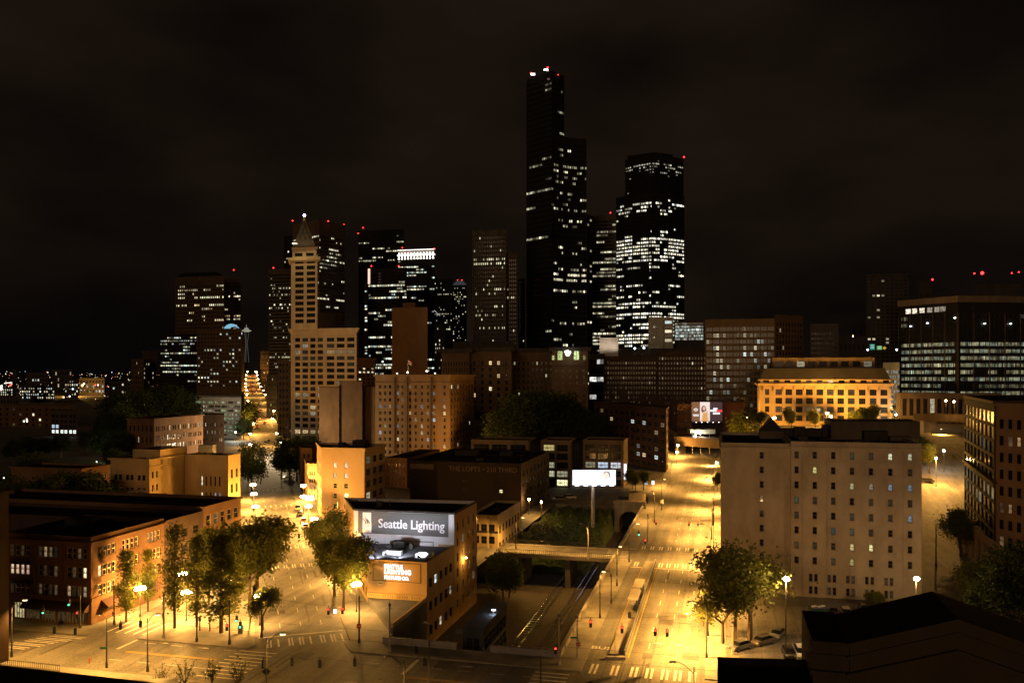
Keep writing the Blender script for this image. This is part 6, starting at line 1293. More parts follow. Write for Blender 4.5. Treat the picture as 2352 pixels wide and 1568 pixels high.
# highway signs
for px0, px1, py0, py1, col, lb, Y in ((1998,2009,790,803,(.02,.30,.22),"tall green highway sign on the hill",560),(2014,2026,794,803,(.10,.38,.10),"green and yellow highway sign right of the tall green one",560),(2027,2036,795,803,(.65,.45,.05),"yellow diamond highway sign on the hill",562)):
    A = at(px0, Y); B = at(px1, Y); e = empty("highway_sign", ((A.x+B.x)/2, Y, 50), 0, lb, "road sign"); wd = B.x-A.x; z0_, z1_ = zat(py1, Y)-50, zat(py0, Y)-50
    mb = MB()
    if "diamond" in lb: mb.face([(0,-.1,z0_),(wd/2,-.1,(z0_+z1_)/2),(0,-.1,z1_),(-wd/2,-.1,(z0_+z1_)/2)])
    else: mb.box(-wd/2, wd/2, -.1, .1, z0_, z1_)
    mb.build("panel", emis("hw_%d" % px0, col, .8), e); mb = MB(); mb.box(-.2,.2,.12,.3,-12,z1_); mb.build("post", metal_d, e)
    if "diamond" not in lb:
        mb = MB(); [mb.box(-wd*.35, wd*.35, -.14, -.11, z0_+(z1_-z0_)*f, z0_+(z1_-z0_)*f+.25) for f in (.25,.5,.75)]; mb.build("legend", emis("hw_white", (.7,.9,.8), .9), e)
# ---- poles, signals, signs
def pole(px, py, ptop, lab, m=None, r=.13, arms=True, grp="utility poles", Y=None):
    P = G(px, py) if Y is None else at(px, Y); e = empty("utility_pole", (P.x, P.y, 0), .2, lab, "pole", grp); hh = zat(ptop, P.y)
    mb = MB(); mb.tube((0,0,0), (0,0,.8), r*2, r*1.5, n=8); mb.tube((0,0,.8), (0,0,hh), r, r*.75, n=8); mb.build("shaft", m or pole_m, e)
    if arms:
        mb = MB(); mb.box(-.5, .5, -.04, .04, hh-1.1, hh-1.02); mb.tube((.0,0,hh-.6), (.0,0,hh-.3), r*1.3, n=6); mb.build("cross_arm", pole_m, e)
    return P, hh
pA1, hA1 = pole(1284, 1526, 1406, "pale pole with wires at the cut's lower right corner, by the junction", wood_m, .17)
pA2, hA2 = pole(1326, 1511, 1410, "dark pole carrying the round no-entry sign beside the bus lane", metal_g)
pA3, hA3 = pole(895, 1497, 1382, "pale pole with wires in front of the wedge-shaped terrace", wood_m, .17)
pA4, hA4 = pole(825, 1477, 1366, "dark pole with a red sign on the kerb left of the wedge terrace", pole_m)
pA5, hA5 = pole(376, 1466, 1360, "pale pole with wires on the park's lower left corner", wood_m, .17)
pA6, hA6 = pole(262, 1434, 1340, "dark pole with a small white sign by the brick corner building", pole_m)
pA7, hA7 = pole(527, 1480, 1376, "black pole on the park pavement with signals beside it", pole_m)
pA8, hA8 = pole(452, 1474, 1402, "short black post on the park pavement", pole_m)
pA9, hA9 = pole(184, 1443, 1345, "black pole before the shop fronts at left", pole_m)
pB1, hB1 = pole(601, 1463, 1382, "dark pole at the park tip by the avenue stop line", pole_m)
pB2, hB2 = pole(1488, 1247, 1180, "pale pole on the left kerb north of the bridge crosswalk", wood_m, .15)
pB3, hB3 = pole(1639, 1291, 1150, "dark pole on the right kerb beside the hotel's left corner", pole_m)
pB4, hB4 = pole(1121, 1259, 1183, "pale pole in front of the cream brick corner building", wood_m, .15)
cobra(1351, 1283, 1338, 1203, "pale slim lamp pole rising from the bridge's front railing", power=16000, mm=wood_m)  # headless pole; arm and lamp are added to brighten the bridge road
cobra(1185, 1262, 1198, 1188, "lamp pole at the bridge's left end, before the cream brick corner building", power=13000)
pB6, hB6 = pole(1385-18, 1180, 1146, "slim pole on the bank behind the billboard post", pole_m, .1, False)
pB7, hB7 = pole(1683, 1502, 1422, "pale pole with wires at the yard's lower left corner", wood_m, .17)
pB8, hB8 = pole(2150, 1300, 1200, "dark pole right of the hotel in the yard", pole_m, .15, False)
pB9, hB9 = pole(1562-19, 1120, 1060, "slim pale pole on the far left kerb of the wide street", wood_m, .12)
housing = mat("signal_housing", (.012,.012,.010), var=0, rough=.6)
SIG = {}
def signal(px, py, Y, lab, state=None, rz=0, on=None):
    """state: red / green facing us, None = seen from behind"""
    P = at(px, Y); z = zat(py, Y); e = empty("traffic_signal", (P.x, P.y, z), rz, lab, "traffic signal", "traffic signals hung on wires" if on is None else None)
    if not SIG:
        mb = MB(); mb.box(-.2, .2, -.12, .14, -.55, .55); mb.box(-.03,.03,-.03,.03,.55,.95); SIG["h"] = mb.mesh("housing", housing)
        for k, c_ in (("red", (1,.03,.02)), ("green", (.05,1,.55))):
            mb = MB(); disc(mb, 0, .35 if k == "red" else -.35, .15, .15, -.14, 12); SIG[k] = mb.mesh("lamp", emis("signal_"+k, c_, 7))
        mb = MB()
        for zz in (.35, 0, -.35): mb.tube((0,-.14,zz+.02), (0,-.30,zz+.02), .17, n=8, cap=False)
        SIG["v"] = mb.mesh("visor", housing)
        mb = MB(); [disc(mb, 0, zz, .14, .14, -.135, 10) for zz in (0,)]; SIG["off"] = mb.mesh("dark_lamp", dframe_m)
    link("housing", SIG["h"], e); link("visor", SIG["v"], e)
    if state: link("lamp", SIG[state], e)
    return P, z
def wire(name, pts, lab, r=.018, sag=.35, m=None):
    e = MB()
    for a, b in zip(pts[:-1], pts[1:]):
        pr = Vector(a)
        for i in range(1, 7):
            f = i/6; q = Vector(a).lerp(Vector(b), f)-Vector((0,0,sag*4*f*(1-f))); e.tube(pr, q, r, n=3, cap=False); pr = q
    tag(e.build(name, m or metal_d), lab, "wire")
P1, z = signal(1356.6, 1431.5, 128, "red signal over the cut-side pavement, first from the left above the wide street", "red")
signal(1428.7, 1445, 128, "red signal over the bus lane, second from the left above the wide street", "red")
signal(1505, 1451.5, 129, "red signal third from the left above the wide street", "red")
signal(1532.5, 1453, 129, "red signal rightmost of the four above the wide street", "red")
wire("span_wire", [(*pA1, hA1-.6), (*at(1356.6,128), z+.95), (*at(1505,129), z+.7), (*at(1623,132.8), 7.5)], "span wire carrying four red signals across the wide street", sag=.1)
P1, z = signal(754.4, 1403, 140, "red signal left of the white sign over the avenue", "red")
signal(786.5, 1401.5, 140, "red signal right of the white sign over the avenue", "red")
mb = MB(); P = at(769.6, 140); mb.box(-.3,.3,-.03,.03,-.35,.35); tag(mb.build("lane_sign", emis("sign_backlit", (1,.98,.9), 1.6), None, (P.x, P.y, zat(1403,140))), "small white lit sign between two red signals over the avenue", "sign")
wire("span_wire", [(*pB1, 7), (*P, z+.8), (*pA4, hA4-.5)], "span wire holding the two red signals across the avenue mouth", sag=.15)
signal(671, 1519, 116, "black back of a signal over the junction, left of the middle one")
signal(734, 1523, 113, "black back of a signal over the junction, largest and in the middle")
signal(815, 1520, 116, "tan-lit back of a signal over the junction, right one")
wire("span_wire", [(*at(612,108), 7.2), (*at(734,113), zat(1523,113)+.9), (*at(929,107), 7.2)], "span wire holding three signal backs across the junction", sag=.05)
signal(954.7, 1491.6, 132, "small signal before the low parapet, left one", rz=1.4); signal(974.7, 1519, 124, "small signal over the near roadway, right of centre", rz=1.4)
signal(125, 1446, 134, "black signal over the far left crosswalk, left one"); signal(173, 1449, 134, "black signal over the far left crosswalk, right one"); signal(277, 1437, 138, "black signal back near the brick corner's street mouth"); signal(323,1432,140,"black signal back before the leftmost park lamp")
signal(159, 1383, 146, "green signal in front of the shop awnings, right one", "green"); signal(99.5, 1401.5, 142, "green signal in front of the shop awnings, left one", "green")
signal(544, 1420, 146, "green pedestrian-side signal in the park, left one", "green"); signal(552, 1434, 144, "green signal in the park, right one", "green"); signal(521, 1440, 142, "red signal beside the black pole in the park", "red")
signal(178, 1411, 140, "red signal at the foot of the shop-front pole", "red")
signal(1507, 1200, 222, "red signal on the left kerb north of the bridge", "red"); signal(1582.6, 1203, 222, "red signal over the wide street north of the bridge, left of two", "red"); signal(1603, 1202.6, 222, "red signal over the wide street north of the bridge, right of two", "red")
wire("span_wire", [(*pB2, hB2-.5), (*at(1583,222), 7.2), (*pB3, 7.2)], "span wire with red signals north of the bridge", sag=.1)
signal(1467, 1224, 218, "teal-lit signal on the pole north of the bridge", "green"); signal(1482,1243,216,"bright red-orange signal low on the pale kerb pole","red"); signal(1371.5,1521.5,128.5,"red-orange signal low beside the junction corner pole","red") if False else signal(1276,1493,131,"red-orange signal low beside the corner pole at the cut","red")
signal(649, 1228, 205, "signal back over the avenue's second crossing, left"); signal(686.7, 1230, 205, "signal back over the avenue's second crossing, middle"); signal(705.8, 1230, 205, "signal back over the avenue's second crossing, right")
wire("span_wire", [(*at(636,205), 7.4), (*at(686.7,205), zat(1230,205)+.9), (*at(716,205), 7.4)], "span wire with three signals over the avenue's second crossing", sag=.05)
for a, b, lb in ((pA1, (*at(1190,122), 6.5), "thin trolley wire from the cut's corner pole toward lower left"),(pA3, (*at(1020,128), 5.5), "thin trolley wire right of the wedge-terrace pole"),(pA3, (*at(760,128), 5.5), "thin trolley wire left of the wedge-terrace pole"),(pA5, (*at(250,128), 6), "thin trolley wire from the park pole to the left"),(pB7, (*at(1730,150), 6), "thin wire from the yard pole to the right"),(pA5,(*at(500,130),5.8),"thin trolley wire from the park pole to the right")):
    wire("trolley_wire", [(*a, 7.6), b], lb, sag=.2, m=metal_g)
for y_ in (-11, -16):
    A = ST(-130, y_); B = ST(-70, y_); C_ = ST(-15, y_-.5); D_ = ST(30, y_-1); wire("trolley_wire", [(*A,6.0),(*B,6.0),(*C_,6.0),(*D_,6.0)], "long trolley wire strung along the cross street, %s one" % ("northern" if y_ == -11 else "southern"), sag=.25)
def flat_sign(px, py, Y, w1, h1, m, lab, extra=None):
    P = at(px, Y); z = zat(py, Y); e = empty("street_sign", (P.x, P.y, z), 0, lab, "sign"); mb = MB(); mb.box(-w1/2, w1/2, -.03, .03, -h1/2, h1/2); mb.build("plate", m, e)
    if extra: extra(e)
    return e
redp = mat("sign_red", (.6,.05,.03), var=0); whp = mat("sign_white_paint", (.8,.78,.72), var=0); grp_ = mat("sign_green", (.02,.25,.15), var=0)
def noentry(e):
    mb = MB(); disc(mb, 0, 0, .34, .34, -.035, 20); mb.build("red_disc", redp, e); mb = MB(); mb.box(-.24, .24, -.045, -.04, -.05, .05); mb.build("white_bar", whp, e)
flat_sign(1328, 1478.5, G(1326,1511).y-.25, .8, .9, whp, "square no-entry sign on the pole beside the bus lane", noentry)
flat_sign(824.5, 1437, G(825,1477).y-.25, .75, .75, redp, "faded red no-entry sign on the kerb pole left of the wedge terrace", lambda e: (lambda mb: (mb.box(-.3,.3,-.045,-.035,-.06,.06), mb.build("white_bar", whp, e)))(MB()))
flat_sign(260.6, 1408.5, G(262,1434).y-.25, .6, .7, whp, "small white and red sign by the brick corner building", lambda e: (lambda mb: (disc(mb,0,.03,.2,.2,-.035,14), mb.build("red_disc", redp, e)))(MB()))
flat_sign(1318, 1463, 131, 1.1, .26, grp_, "green street-name sign on the pole beside the bus lane"); flat_sign(238, 1487, 124, 1.1, .26, grp_, "dark street-name sign on the lower left lamp pole"); flat_sign(374, 1412, 143, .5, .8, whp, "pale sign on the park corner pole")
e = flat_sign(612, 1541, 108, .05, .05, black_m, "black diamond-shaped sign on the bottom centre-left lamp pole"); mb = MB(); mb.face([(0,-.05,-.55),(.55,-.05,0),(0,-.05,.55),(-.55,-.05,0)]); mb.face([(0,-.02,-.55),(-.55,-.02,0),(0,-.02,.55),(.55,-.02,0)]); mb.build("diamond", black_m, e)
signal(605, 1524, 108, "big black signal housing on the bottom centre-left lamp pole"); signal(657, 1250, 198, "black square sign back over the avenue")
flat_sign(1418, 1325, G(1417,1346).y-.2, .5, .7, whp, "small white plate on the bridge-corner lamp post"); flat_sign(1521, 1152, 285, .9, 1.3, whp, "white lit plate on a thin post near the tunnel mouth")
flat_sign(1056, 1449, 142, 1.6, .8, wallmat("station_sign",(.12,.12,.12)), "small dark signboard in front of the glass pavilion")
P = at(705,1*300); flat_sign(711, 1143, 295, 3.2, 1.8, emis("shop_sign_pink", (1,.75,.7), 2.2), "pinkish-white lit shop sign on the avenue's right side"); flat_sign(1436, 1083, 330, .9, 6.2, emis("vertical_sign", (1,.95,1), 2.5), "tall narrow glowing white sign on the concrete-framed building's right corner")
for k, (px, py) in enumerate(((690,1088),(692,1094),(694,1099),(696,1104))): flat_sign(px, py, 330+8*(3-k), 1.2, .9, emis("shop_light", (.85,.95,1), 4), f"small white shop light on the avenue's right side, {('top','second','third','lowest')[k]} of four")
# railings along the near left kerb
for k, (a, b, lb) in enumerate((((-128,-23),(-104,-23.4),"low metal railing at the bottom left, left stretch"),((-104,-24),(-72,-24.5),"spiked metal railing along the near kerb at the bottom left"))):
    A = ST(*a); B = ST(*b); d = (B-A).normalized(); Ln = (B-A).length; e = empty("fence", (*A, 0), math.atan2(d.y, d.x), lb, "fence")
    mb = MB(); [mb.box(0, Ln, -.03, .03, z, z+.06) for z in (.25, 1.15)]; mb.build("rail", metal_d, e)
    mb = MB(); [mb.box(x-.02, x+.02, -.02, .02, 0, 1.3) for x in steps(0, Ln, int(Ln*2.6))]; tag(mb.build("bars", metal_d, e), kind="stuff")
    mb = MB(); mb.box(0, Ln, -.9, -.2, 0, .5); mb.build("planter", dconc_m, e)
e = empty("shed", (*at(348, 112), 0), .1, "small flat-roofed dark shed at the bottom edge left of the shrubs", "shed"); mb = MB(); mb.box(-4,3,0,3,0,3.0); mb.build("body", metal_d, e); mb = MB(); mb.box(-4.2,3.2,-.2,3.2,3.003,3.2); mb.build("roof", metal_g, e)
# our own roof edge
e = empty("rooftop_ledge", (0, 0, 0), 0, "black rooftop ledge across the bottom left corner", "roof ledge"); mb = MB()
lx = lambda px, py, Y: (at(px, Y).x, Y, zat(py, Y))
A, B_ = lx(-40, 1522, 14), lx(420, 1574, 14); mb.face([A, B_, (B_[0],6,B_[2]-1.2), (A[0]-2,6,A[2]-1.2)]); mb.face([(A[0],A[1],A[2]-8), (B_[0],B_[1],B_[2]-8), B_, A]); mb.build("parapet", roof_m, e)
# ---- bus shelters and platform wall in the wide street
e = empty("platform_wall", (*ST(9.75, 38), 0), math.atan2(D2.y, D2.x), "low dark wall and rail dividing the bus platform from the traffic lanes", "barrier")
mb = MB(); mb.box(-35, 33, -.08, .08, .1, .95); mb.build("wall", dconc_m, e); mb = MB(); mb.box(-35, 33, -.12, .12, .952, 1.06); mb.build("rail", metal_g, e)
for k, t in enumerate((30.5, 39.5)):
    e = empty("bus_shelter", (*ST(8.7, t), .22), math.atan2(D2.y, D2.x), f"flat-roofed glass bus shelter on the median platform, {('nearer','farther')[k]} one", "bus shelter", "bus shelters on the median platform")
    mb = MB(); mb.box(-3.6, 3.6, -.9, 1.0, 2.5, 2.65); mb.build("roof", wallmat("shelter_roof", (.5,.45,.38), .1), e)
    for x in (-3.2, 0, 3.2): mb = MB(); mb.box(x-.06, x+.06, -.7, -.58, 0, 2.5); mb.build("post", metal_d, e)
    for x in (-3.1, .1): mb = MB(); mb.box(x, x+3, -.66, -.63, .4, 2.2); mb.build("glass_panel", mat("blue_glass", (.05,.06,.12), var=0, rough=.2), e)
    mb = MB(); mb.box(-2.5, 2.5, -.2, .2, .42, .5); mb.build("bench", metal_d, e)
e = empty("litter_bin", (*ST(8.4, 24), .22), 0, "round dark litter bin beside the nearer bus shelter", "litter bin"); mb = MB(); mb.tube((0,0,0),(0,0,.95),.3,.34,n=10); mb.build("body", metal_d, e); mb = MB(); mb.tube((0,0,.955),(0,0,1.1),.36,.1,n=10); mb.build("lid", black_m, e)
e = empty("platform_nose", (*ST(8.4, 1.6), 0), 0, "pale rounded barrier with a small sign at the platform's near end", "barrier"); mb = MB(); mb.box(-1.6,1.6,-.5,.5,0,.5); mb.build("base", conc_m, e); mb = MB(); [mb.box(-1.5,1.5,-.4,-.34,z,z+.1) for z in (.7,1.1)]; [mb.box(x-.05,x+.05,-.4,-.34,.5,1.2) for x in (-1.4,0,1.4)]; mb.build("rail", conc_m, e); mb = MB(); mb.box(-.03,.03,-.03,.03,.5,4.4); mb.build("post", mat("rusty", (.3,.08,.03), var=.2), e)
# bollards, hydrants
for k, (px, py) in enumerate(((507,1443),(482,1450),(459,1449))):
    P = G(px, py); e = empty("bollard_post", (P.x, P.y, .1), 0, f"slim dark post on the park pavement, {('right','middle','left')[k]} of three", "post", "slim posts in the park"); mb = MB(); mb.tube((0,0,0),(0,0,2.6),.12,.09,n=6); mb.build("shaft", pole_m, e); mb = MB(); mb.box(-.2,.2,-.12,.12,1.7,2.5); mb.build("box", pole_m, e)
for px, py, lb in ((206,1523,"fire hydrant on the near kerb at lower left"),(553,1455,"small utility cabinet in the park")):
    P = G(px, py); e = empty("fire_hydrant" if "hydrant" in lb else "utility_cabinet", (P.x, P.y, .1), 0, lb, "hydrant" if "hydrant" in lb else "cabinet")
    mb = MB()
    if "hydrant" in lb: mb.tube((0,0,0),(0,0,.7),.14,.12,n=8); mb.ball((0,0,.75),.14); mb.tube((-.25,0,.5),(.25,0,.5),.07,n=6)
    else: mb.box(-.4,.4,-.3,.3,0,1.4); mb.box(-.45,.45,-.35,.35,1.402,1.5)
    mb.build("body", mat("rusty", (.3,.08,.03), var=.2) if "hydrant" in lb else conc_m, e)
# ---- cars
def car_parts():
    def tris(): pass
    prof = [(-2.2,.35),(-2.2,.75),(-2.05,.88),(-1.1,.95),(1.1,.97),(1.9,.95),(2.2,.78),(2.25,.35)]
    b = MB(); wv = .88
    for i in range(len(prof)):
        a, c_ = prof[i], prof[(i+1) % len(prof)]; b.face([(a[0],-wv,a[1]),(a[0],wv,a[1]),(c_[0],wv,c_[1]),(c_[0],-wv,c_[1])])
    b.face([(x,-wv,z) for x, z in prof][::-1]); b.face([(x,wv,z) for x, z in prof])
    b.box(-.85, 1.05, -.64, .64, 1.41, 1.46)
    cab = MB(); lo = [(-1.35,.95),(1.75,.97)]; hi = [(-.75,1.42),(1.15,1.42)]
    L = [(lo[0][0],-.80,lo[0][1]),(lo[1][0],-.80,lo[1][1]),(lo[1][0],.80,lo[1][1]),(lo[0][0],.80,lo[0][1])]; U = [(hi[0][0],-.64,1.42),(hi[1][0],-.64,1.42),(hi[1][0],.64,1.42),(hi[0][0],.64,1.42)]
    for i in range(4): cab.face([L[i], L[(i+1)%4], U[(i+1)%4], U[i]])
    cab.face(U)
    wh = MB(); wh.tube((0,-.1,0),(0,.1,0),.32,n=12); rim = MB(); rim.tube((0,-.105,0),(0,.105,0),.18,n=8)
    hl = MB(); hl.box(-.02,.02,-.15,.15,-.07,.07)
    return b, cab, wh, rim, hl
def paintmat():
    m, n, l, b = nm("car_paint"); a = n.new("ShaderNodeObjectInfo"); l.new(a.outputs["Color"], b.inputs["Base Color"]); b.inputs["Roughness"].default_value = .28; b.inputs["Coat Weight"].default_value = .4; return m
pm_ = paintmat(); cb, cc, cw2, crm, chl = car_parts(); tyre = mat("tyre", (.012,.012,.012), var=0)
CM = dict(body=cb.mesh("body", pm_), cabin=cc.mesh("cabin_glass", mat("car_glass", (.01,.012,.014), var=0, rough=.08, spec=.6)), wheel=cw2.mesh("wheel", tyre), rim=crm.mesh("rim", metal_g), hl=chl.mesh("headlight", mat("head_off", (.6,.6,.6), var=0, rough=.2)), hon=chl.mesh("headlight", emis("head_on", (1,.97,.9), 45)), tl=chl.mesh("taillight", mat("tail_off", (.3,.01,.01), var=0, rough=.2)), ton=chl.mesh("taillight", emis("tail_on", (1,.04,.02), 8)))
def car(P, ang, col, lab, grp=None, lights=False, z=None, cat="car", sc=1.0, detail=True, tail=False):
    zz = gz(P) if z is None else z; e = empty("parked_car" if not lights else "car", (P[0], P[1], zz), ang, lab, cat, grp); e.scale = (sc, sc, sc)
    o = link("body", CM["body"], e); o.color = (*col, 1); link("cabin_glass", CM["cabin"], e)
    if detail:
        for x in (-1.35, 1.38):
            for y in (-.8, .8): w_ = link("wheel", CM["wheel"], e, (x, y, .32)); link("rim", CM["rim"], w_)
    for y in (-.62, .62):   # front is -x
        link("headlight", CM["hon" if lights else "hl"], e, (-2.2, y, .68)); link("taillight", CM["ton" if tail else "tl"], e, (2.22, y, .7))
    return e
angD = math.atan2(D1.y, D1.x); angS = math.atan2(D2.y, D2.x)
for k, (px, py, c_) in enumerate(((701,1213,(.22,.10,.07)),(697,1200,(.35,.03,.02)),(689,1184,(.03,.03,.03)),(684,1170,(.5,.48,.44)))):
    car(G(px, py), angD, c_, ("reddish-grey car parked on the avenue's right kerb, nearest of four","red car parked second on the avenue's right kerb","black car parked third on the avenue's right kerb","pale car parked fourth on the avenue's right kerb")[k], "cars parked on the avenue's right kerb")
for k, (px, py) in enumerate(((628,1238),(631,1222),(626,1208))):
    car(G(px, py), angD+math.pi*0+math.pi, (.15,.15,.15), f"car with headlights on waiting at the avenue's left kerb, {('nearest','middle','farthest')[k]} of three", "cars with headlights at the avenue's left kerb", lights=True)
    e_ = bpy.context.scene.objects
car(G(661,1100), 0.1, (.6,.58,.5), "white car parked sideways in the square before the dark trees")
for k, (px, py, lb) in enumerate(((611,1042,"far avenue, nearest pair of headlights"),(619,1052,"far avenue, second car in the right queue"),(606,1030,"far avenue, left queue middle car"),(616,1032,"far avenue, right queue middle car"),(624,1040,"far avenue, rightmost queue car"),(609,1018,"far avenue, left queue at the crossing"),(617,1014,"far avenue, right queue at the crossing"),(622,1062,"far avenue, single car closest to us"))):
    car(G(px, py), angD+math.pi, (.2,.2,.2), "distant car with dazzling headlights, "+lb, "distant cars on the far avenue", lights=True, detail=False)
CM["hon"] = chl.mesh("headlight", emis("head_far", (1,.9,.72), 500))
for k, Y in enumerate([640+i*22 for i in range(6)]+[1040+i*19 for i in range(16)]+[1440+i*26 for i in range(14)]):
    P, z = av(Y); P = P+E1*((-5, 1.5, -1.5, 5)[k % 4])
    car(P, angD+math.pi, (.2,.2,.2), "tiny far car with lights on, on the climbing avenue beyond its brightest lamp", "tiny far cars on the avenue", lights=True, detail=False, sc=1.3, tail=True, z=z+.05)
for px, py, a, c_, lb in ((1305,1146,angS-1.2,(.5,.46,.38),"white van parked above the planted bank"),(1286,1150,angS-1.1,(.12,.11,.1),"grey car parked left of the white van above the bank"),(1943,1412,1.3,(.45,.42,.38),"silver hatchback parked by the hotel wall"),(1912,1410,1.4,(.05,.02,.02),"dark car parked between dumpster and silver hatchback"),(1985,1404,1.4,(.03,.03,.03),"black car parked right of the silver hatchback"),
   (1812,1505,1.4,(.02,.02,.02),"black car parked by the black flat rooftop"),(1842,1508,1.4,(.5,.5,.48),"silver van parked beside the pediment hall"),(1752,1478,.6,(.15,.12,.1),"brown car under the bare yard tree"),(1700,1490,.6,(.1,.1,.1),"dark car beside the yard pole"),(1786,1462,1.0,(.2,.2,.2),"grey car near the yard lamp"),(2128,1108,-.1,(.02,.02,.03),"dark car parked right of the hotel on the uphill street")):
    P = G(px, py)
    for _ in range(8): P = at(px, .5*P.y+.5*(H-gz(P))*F/(py-HY))
    car(P, a, c_, lb, sc=1.25 if "van" in lb else 1.0, tail="rooftop" in lb)
P = G(1880,1412); e = empty("dumpster", (P.x, P.y, 0), .1, "dark green dumpster heaped with pale refuse by the hotel wall", "dumpster"); mb = MB(); mb.box(-1.6,1.6,-.9,.9,.2,1.6); [mb.box(x-.05,x+.05,-.98,-.9,.2,1.6) for x in (-1.5,-.5,.5,1.5)]; mb.build("body", mat("dumpster_green",(.02,.06,.04),var=.3), e)
mb = MB(); [mb.ball((-1.1+i*.55, .2*math.sin(i*2), 1.6), .38, n=6, k=4, sz=.7) for i in range(5)]; mb.build("refuse", white_m, e); mb = MB(); mb.box(-1.7,1.7,-1,-.92,1.55,1.68); mb.build("rim", mat("violet_edge",(.2,.1,.4),var=0), e)
# ================================================================ trees
leafA = None
def leafmat(name, c):
    m, n, l, b = nm(name); b.inputs["Roughness"].default_value = .7; b.inputs["Specular IOR Level"].default_value = .2
    t = n.new("ShaderNodeTexCoord"); z = n.new("ShaderNodeTexNoise"); z.inputs["Scale"].default_value = .9; z.inputs["Detail"].default_value = 4; l.new(t.outputs["Object"], z.inputs[0])
    r = n.new("ShaderNodeMapRange"); r.inputs[1].default_value = .3; r.inputs[2].default_value = .7; r.inputs[3].default_value = .45; r.inputs[4].default_value = 1.5; l.new(z.outputs[0], r.inputs[0])
    v = n.new("ShaderNodeVectorMath"); v.operation = 'SCALE'; v.inputs[0].default_value = c; l.new(r.outputs[0], v.inputs["Scale"]); l.new(v.outputs[0], b.inputs["Base Color"])
    tr = n.new("ShaderNodeBsdfTranslucent"); l.new(v.outputs[0], tr.inputs[0]); mx = n.new("ShaderNodeMixShader"); mx.inputs[0].default_value = .35
    l.new(b.outputs[0], mx.inputs[1]); l.new(tr.outputs[0], mx.inputs[2]); l.new(mx.outputs[0], n["Material Output"].inputs[0]); return m
leaf_m = leafmat("leaves_green", (.13,.14,.028)); leafd_m = leafmat("leaves_dark", (.05,.07,.018)); bark_m = mat("bark", (.09,.065,.045), var=.4, scale=2)
def make_tree(kind, seed, nleaf, m):
    """unit height 1; returns trunk mesh, crown mesh"""
    R = random.Random(seed); tk = MB(); cr = MB(); tips = []
    def limb(a, d, ln, r, depth):
        b = a+d*ln; tk.tube(a, b, r, r*.62, n=5 if depth < 2 else 3, cap=False)
        if depth == 0: tips.append(b); return
        tips.append(a.lerp(b, .6)) if depth < 2 else None
        for _ in range(3 if depth > 1 else 3):
            ax = Vector((R.uniform(-1,1), R.uniform(-1,1), R.uniform(.05,.9))); sp = {"round":.85,"column":.28,"open":1.0}[kind]
            nd = (d*(1-.45*sp)+ax.normalized()*sp*.9).normalized(); limb(b, nd, ln*R.uniform(.62,.85), r*.58, depth-1)
    if kind == "column":
        tk.tube((0,0,0), (0,0,.92), .018, .004, n=6, cap=False)
        for i in range(60):
            f = R.uniform(.18, .97); a = R.uniform(0, 6.28); rr = .135*math.sin(math.pi*min(1, (f-.10)/.9)**.8)*R.uniform(.5,1.05)
            q = Vector((rr*math.cos(a), rr*math.sin(a), f+.04)); tk.tube((0,0,f-.05), q, .004, .002, n=3, cap=False); tips.append(q)
        spread = .045
    elif kind == "shrub":
        for i in range(16):
            a = R.uniform(0, 6.28); l_ = R.uniform(.1,.5); q = Vector((l_*math.cos(a), l_*math.sin(a), R.uniform(.4,1))); tk.tube((0,0,0), q, .012, .004, n=3, cap=False); tips += [q, q*.8, q*.6]
        spread = .05
    elif kind == "mass":
        tk.tube((0,0,0), (0,0,.5), .03, .015, n=6, cap=False)
        for i in range(90):
            a = R.uniform(0, 6.28); ph = R.uniform(-.75, 1); rr = R.uniform(.6,1.0); cph = math.sqrt(max(0, 1-ph*ph)); q = Vector((.42*rr*cph*math.cos(a)*(1+.25*math.sin(3*a+seed)), .42*rr*cph*math.sin(a), .56+.40*ph*rr)); tk.tube((0,0,.35), q, .008, .003, n=3, cap=False); tips.append(q)
        spread = .06
    else:
        limb(Vector((0,0,0)), Vector((R.uniform(-.03,.03),R.uniform(-.03,.03),1)).normalized(), .24 if kind == "round" else .15, .025 if kind == "round" else .018, 4)
        if kind == "round": tips = [t for t in tips if t.z > .24]; tips += [t-Vector((t.x*.15, t.y*.15, R.uniform(.05,.22))) for t in tips if t.z > .42]
        zmax = max(t.z for t in tips); xm = max(max(abs(t.x), abs(t.y)) for t in tips)
        spread = .062 if kind == "round" else .05
    for _ in range(nleaf):
        t = R.choice(tips); p = t+Vector((R.gauss(0,1), R.gauss(0,1), R.gauss(0,.8)))*spread
        s_ = R.uniform(.010,.020)*{"column":.8,"mass":1.25,"shrub":2.0,"open":.55}.get(kind, 1.0); u = Vector((R.gauss(0,1),R.gauss(0,1),R.gauss(0,.6))).normalized(); w_ = u.orthogonal().normalized()*s_; u *= s_*1.3
        cr.face([p-u, p+w_*.7, p+u, p-w_*.7])
    allp = [Vector(v) for v in cr.v]; zm = sorted(v.z for v in allp)[int(len(allp)*.995)]
    k = 1/zm
    for mb_ in (tk, cr): mb_.v = [tuple(Vector(v)*k) for v in mb_.v]
    return tk.mesh("trunk", bark_m), cr.mesh("crown", m)
TT = {"round": [make_tree("round", s, 8000, leaf_m) for s in (3, 11, 29)], "column": [make_tree("column", s, 3400, leaf_m) for s in (5, 8)], "open": [make_tree("open", s, 5200, leaf_m) for s in (41, 17)],
      "dark": [make_tree("mass", s, 4200, leafd_m) for s in (61, 71)], "shrub": [make_tree("shrub", s, 260, leafd_m) for s in (81, 82)]}
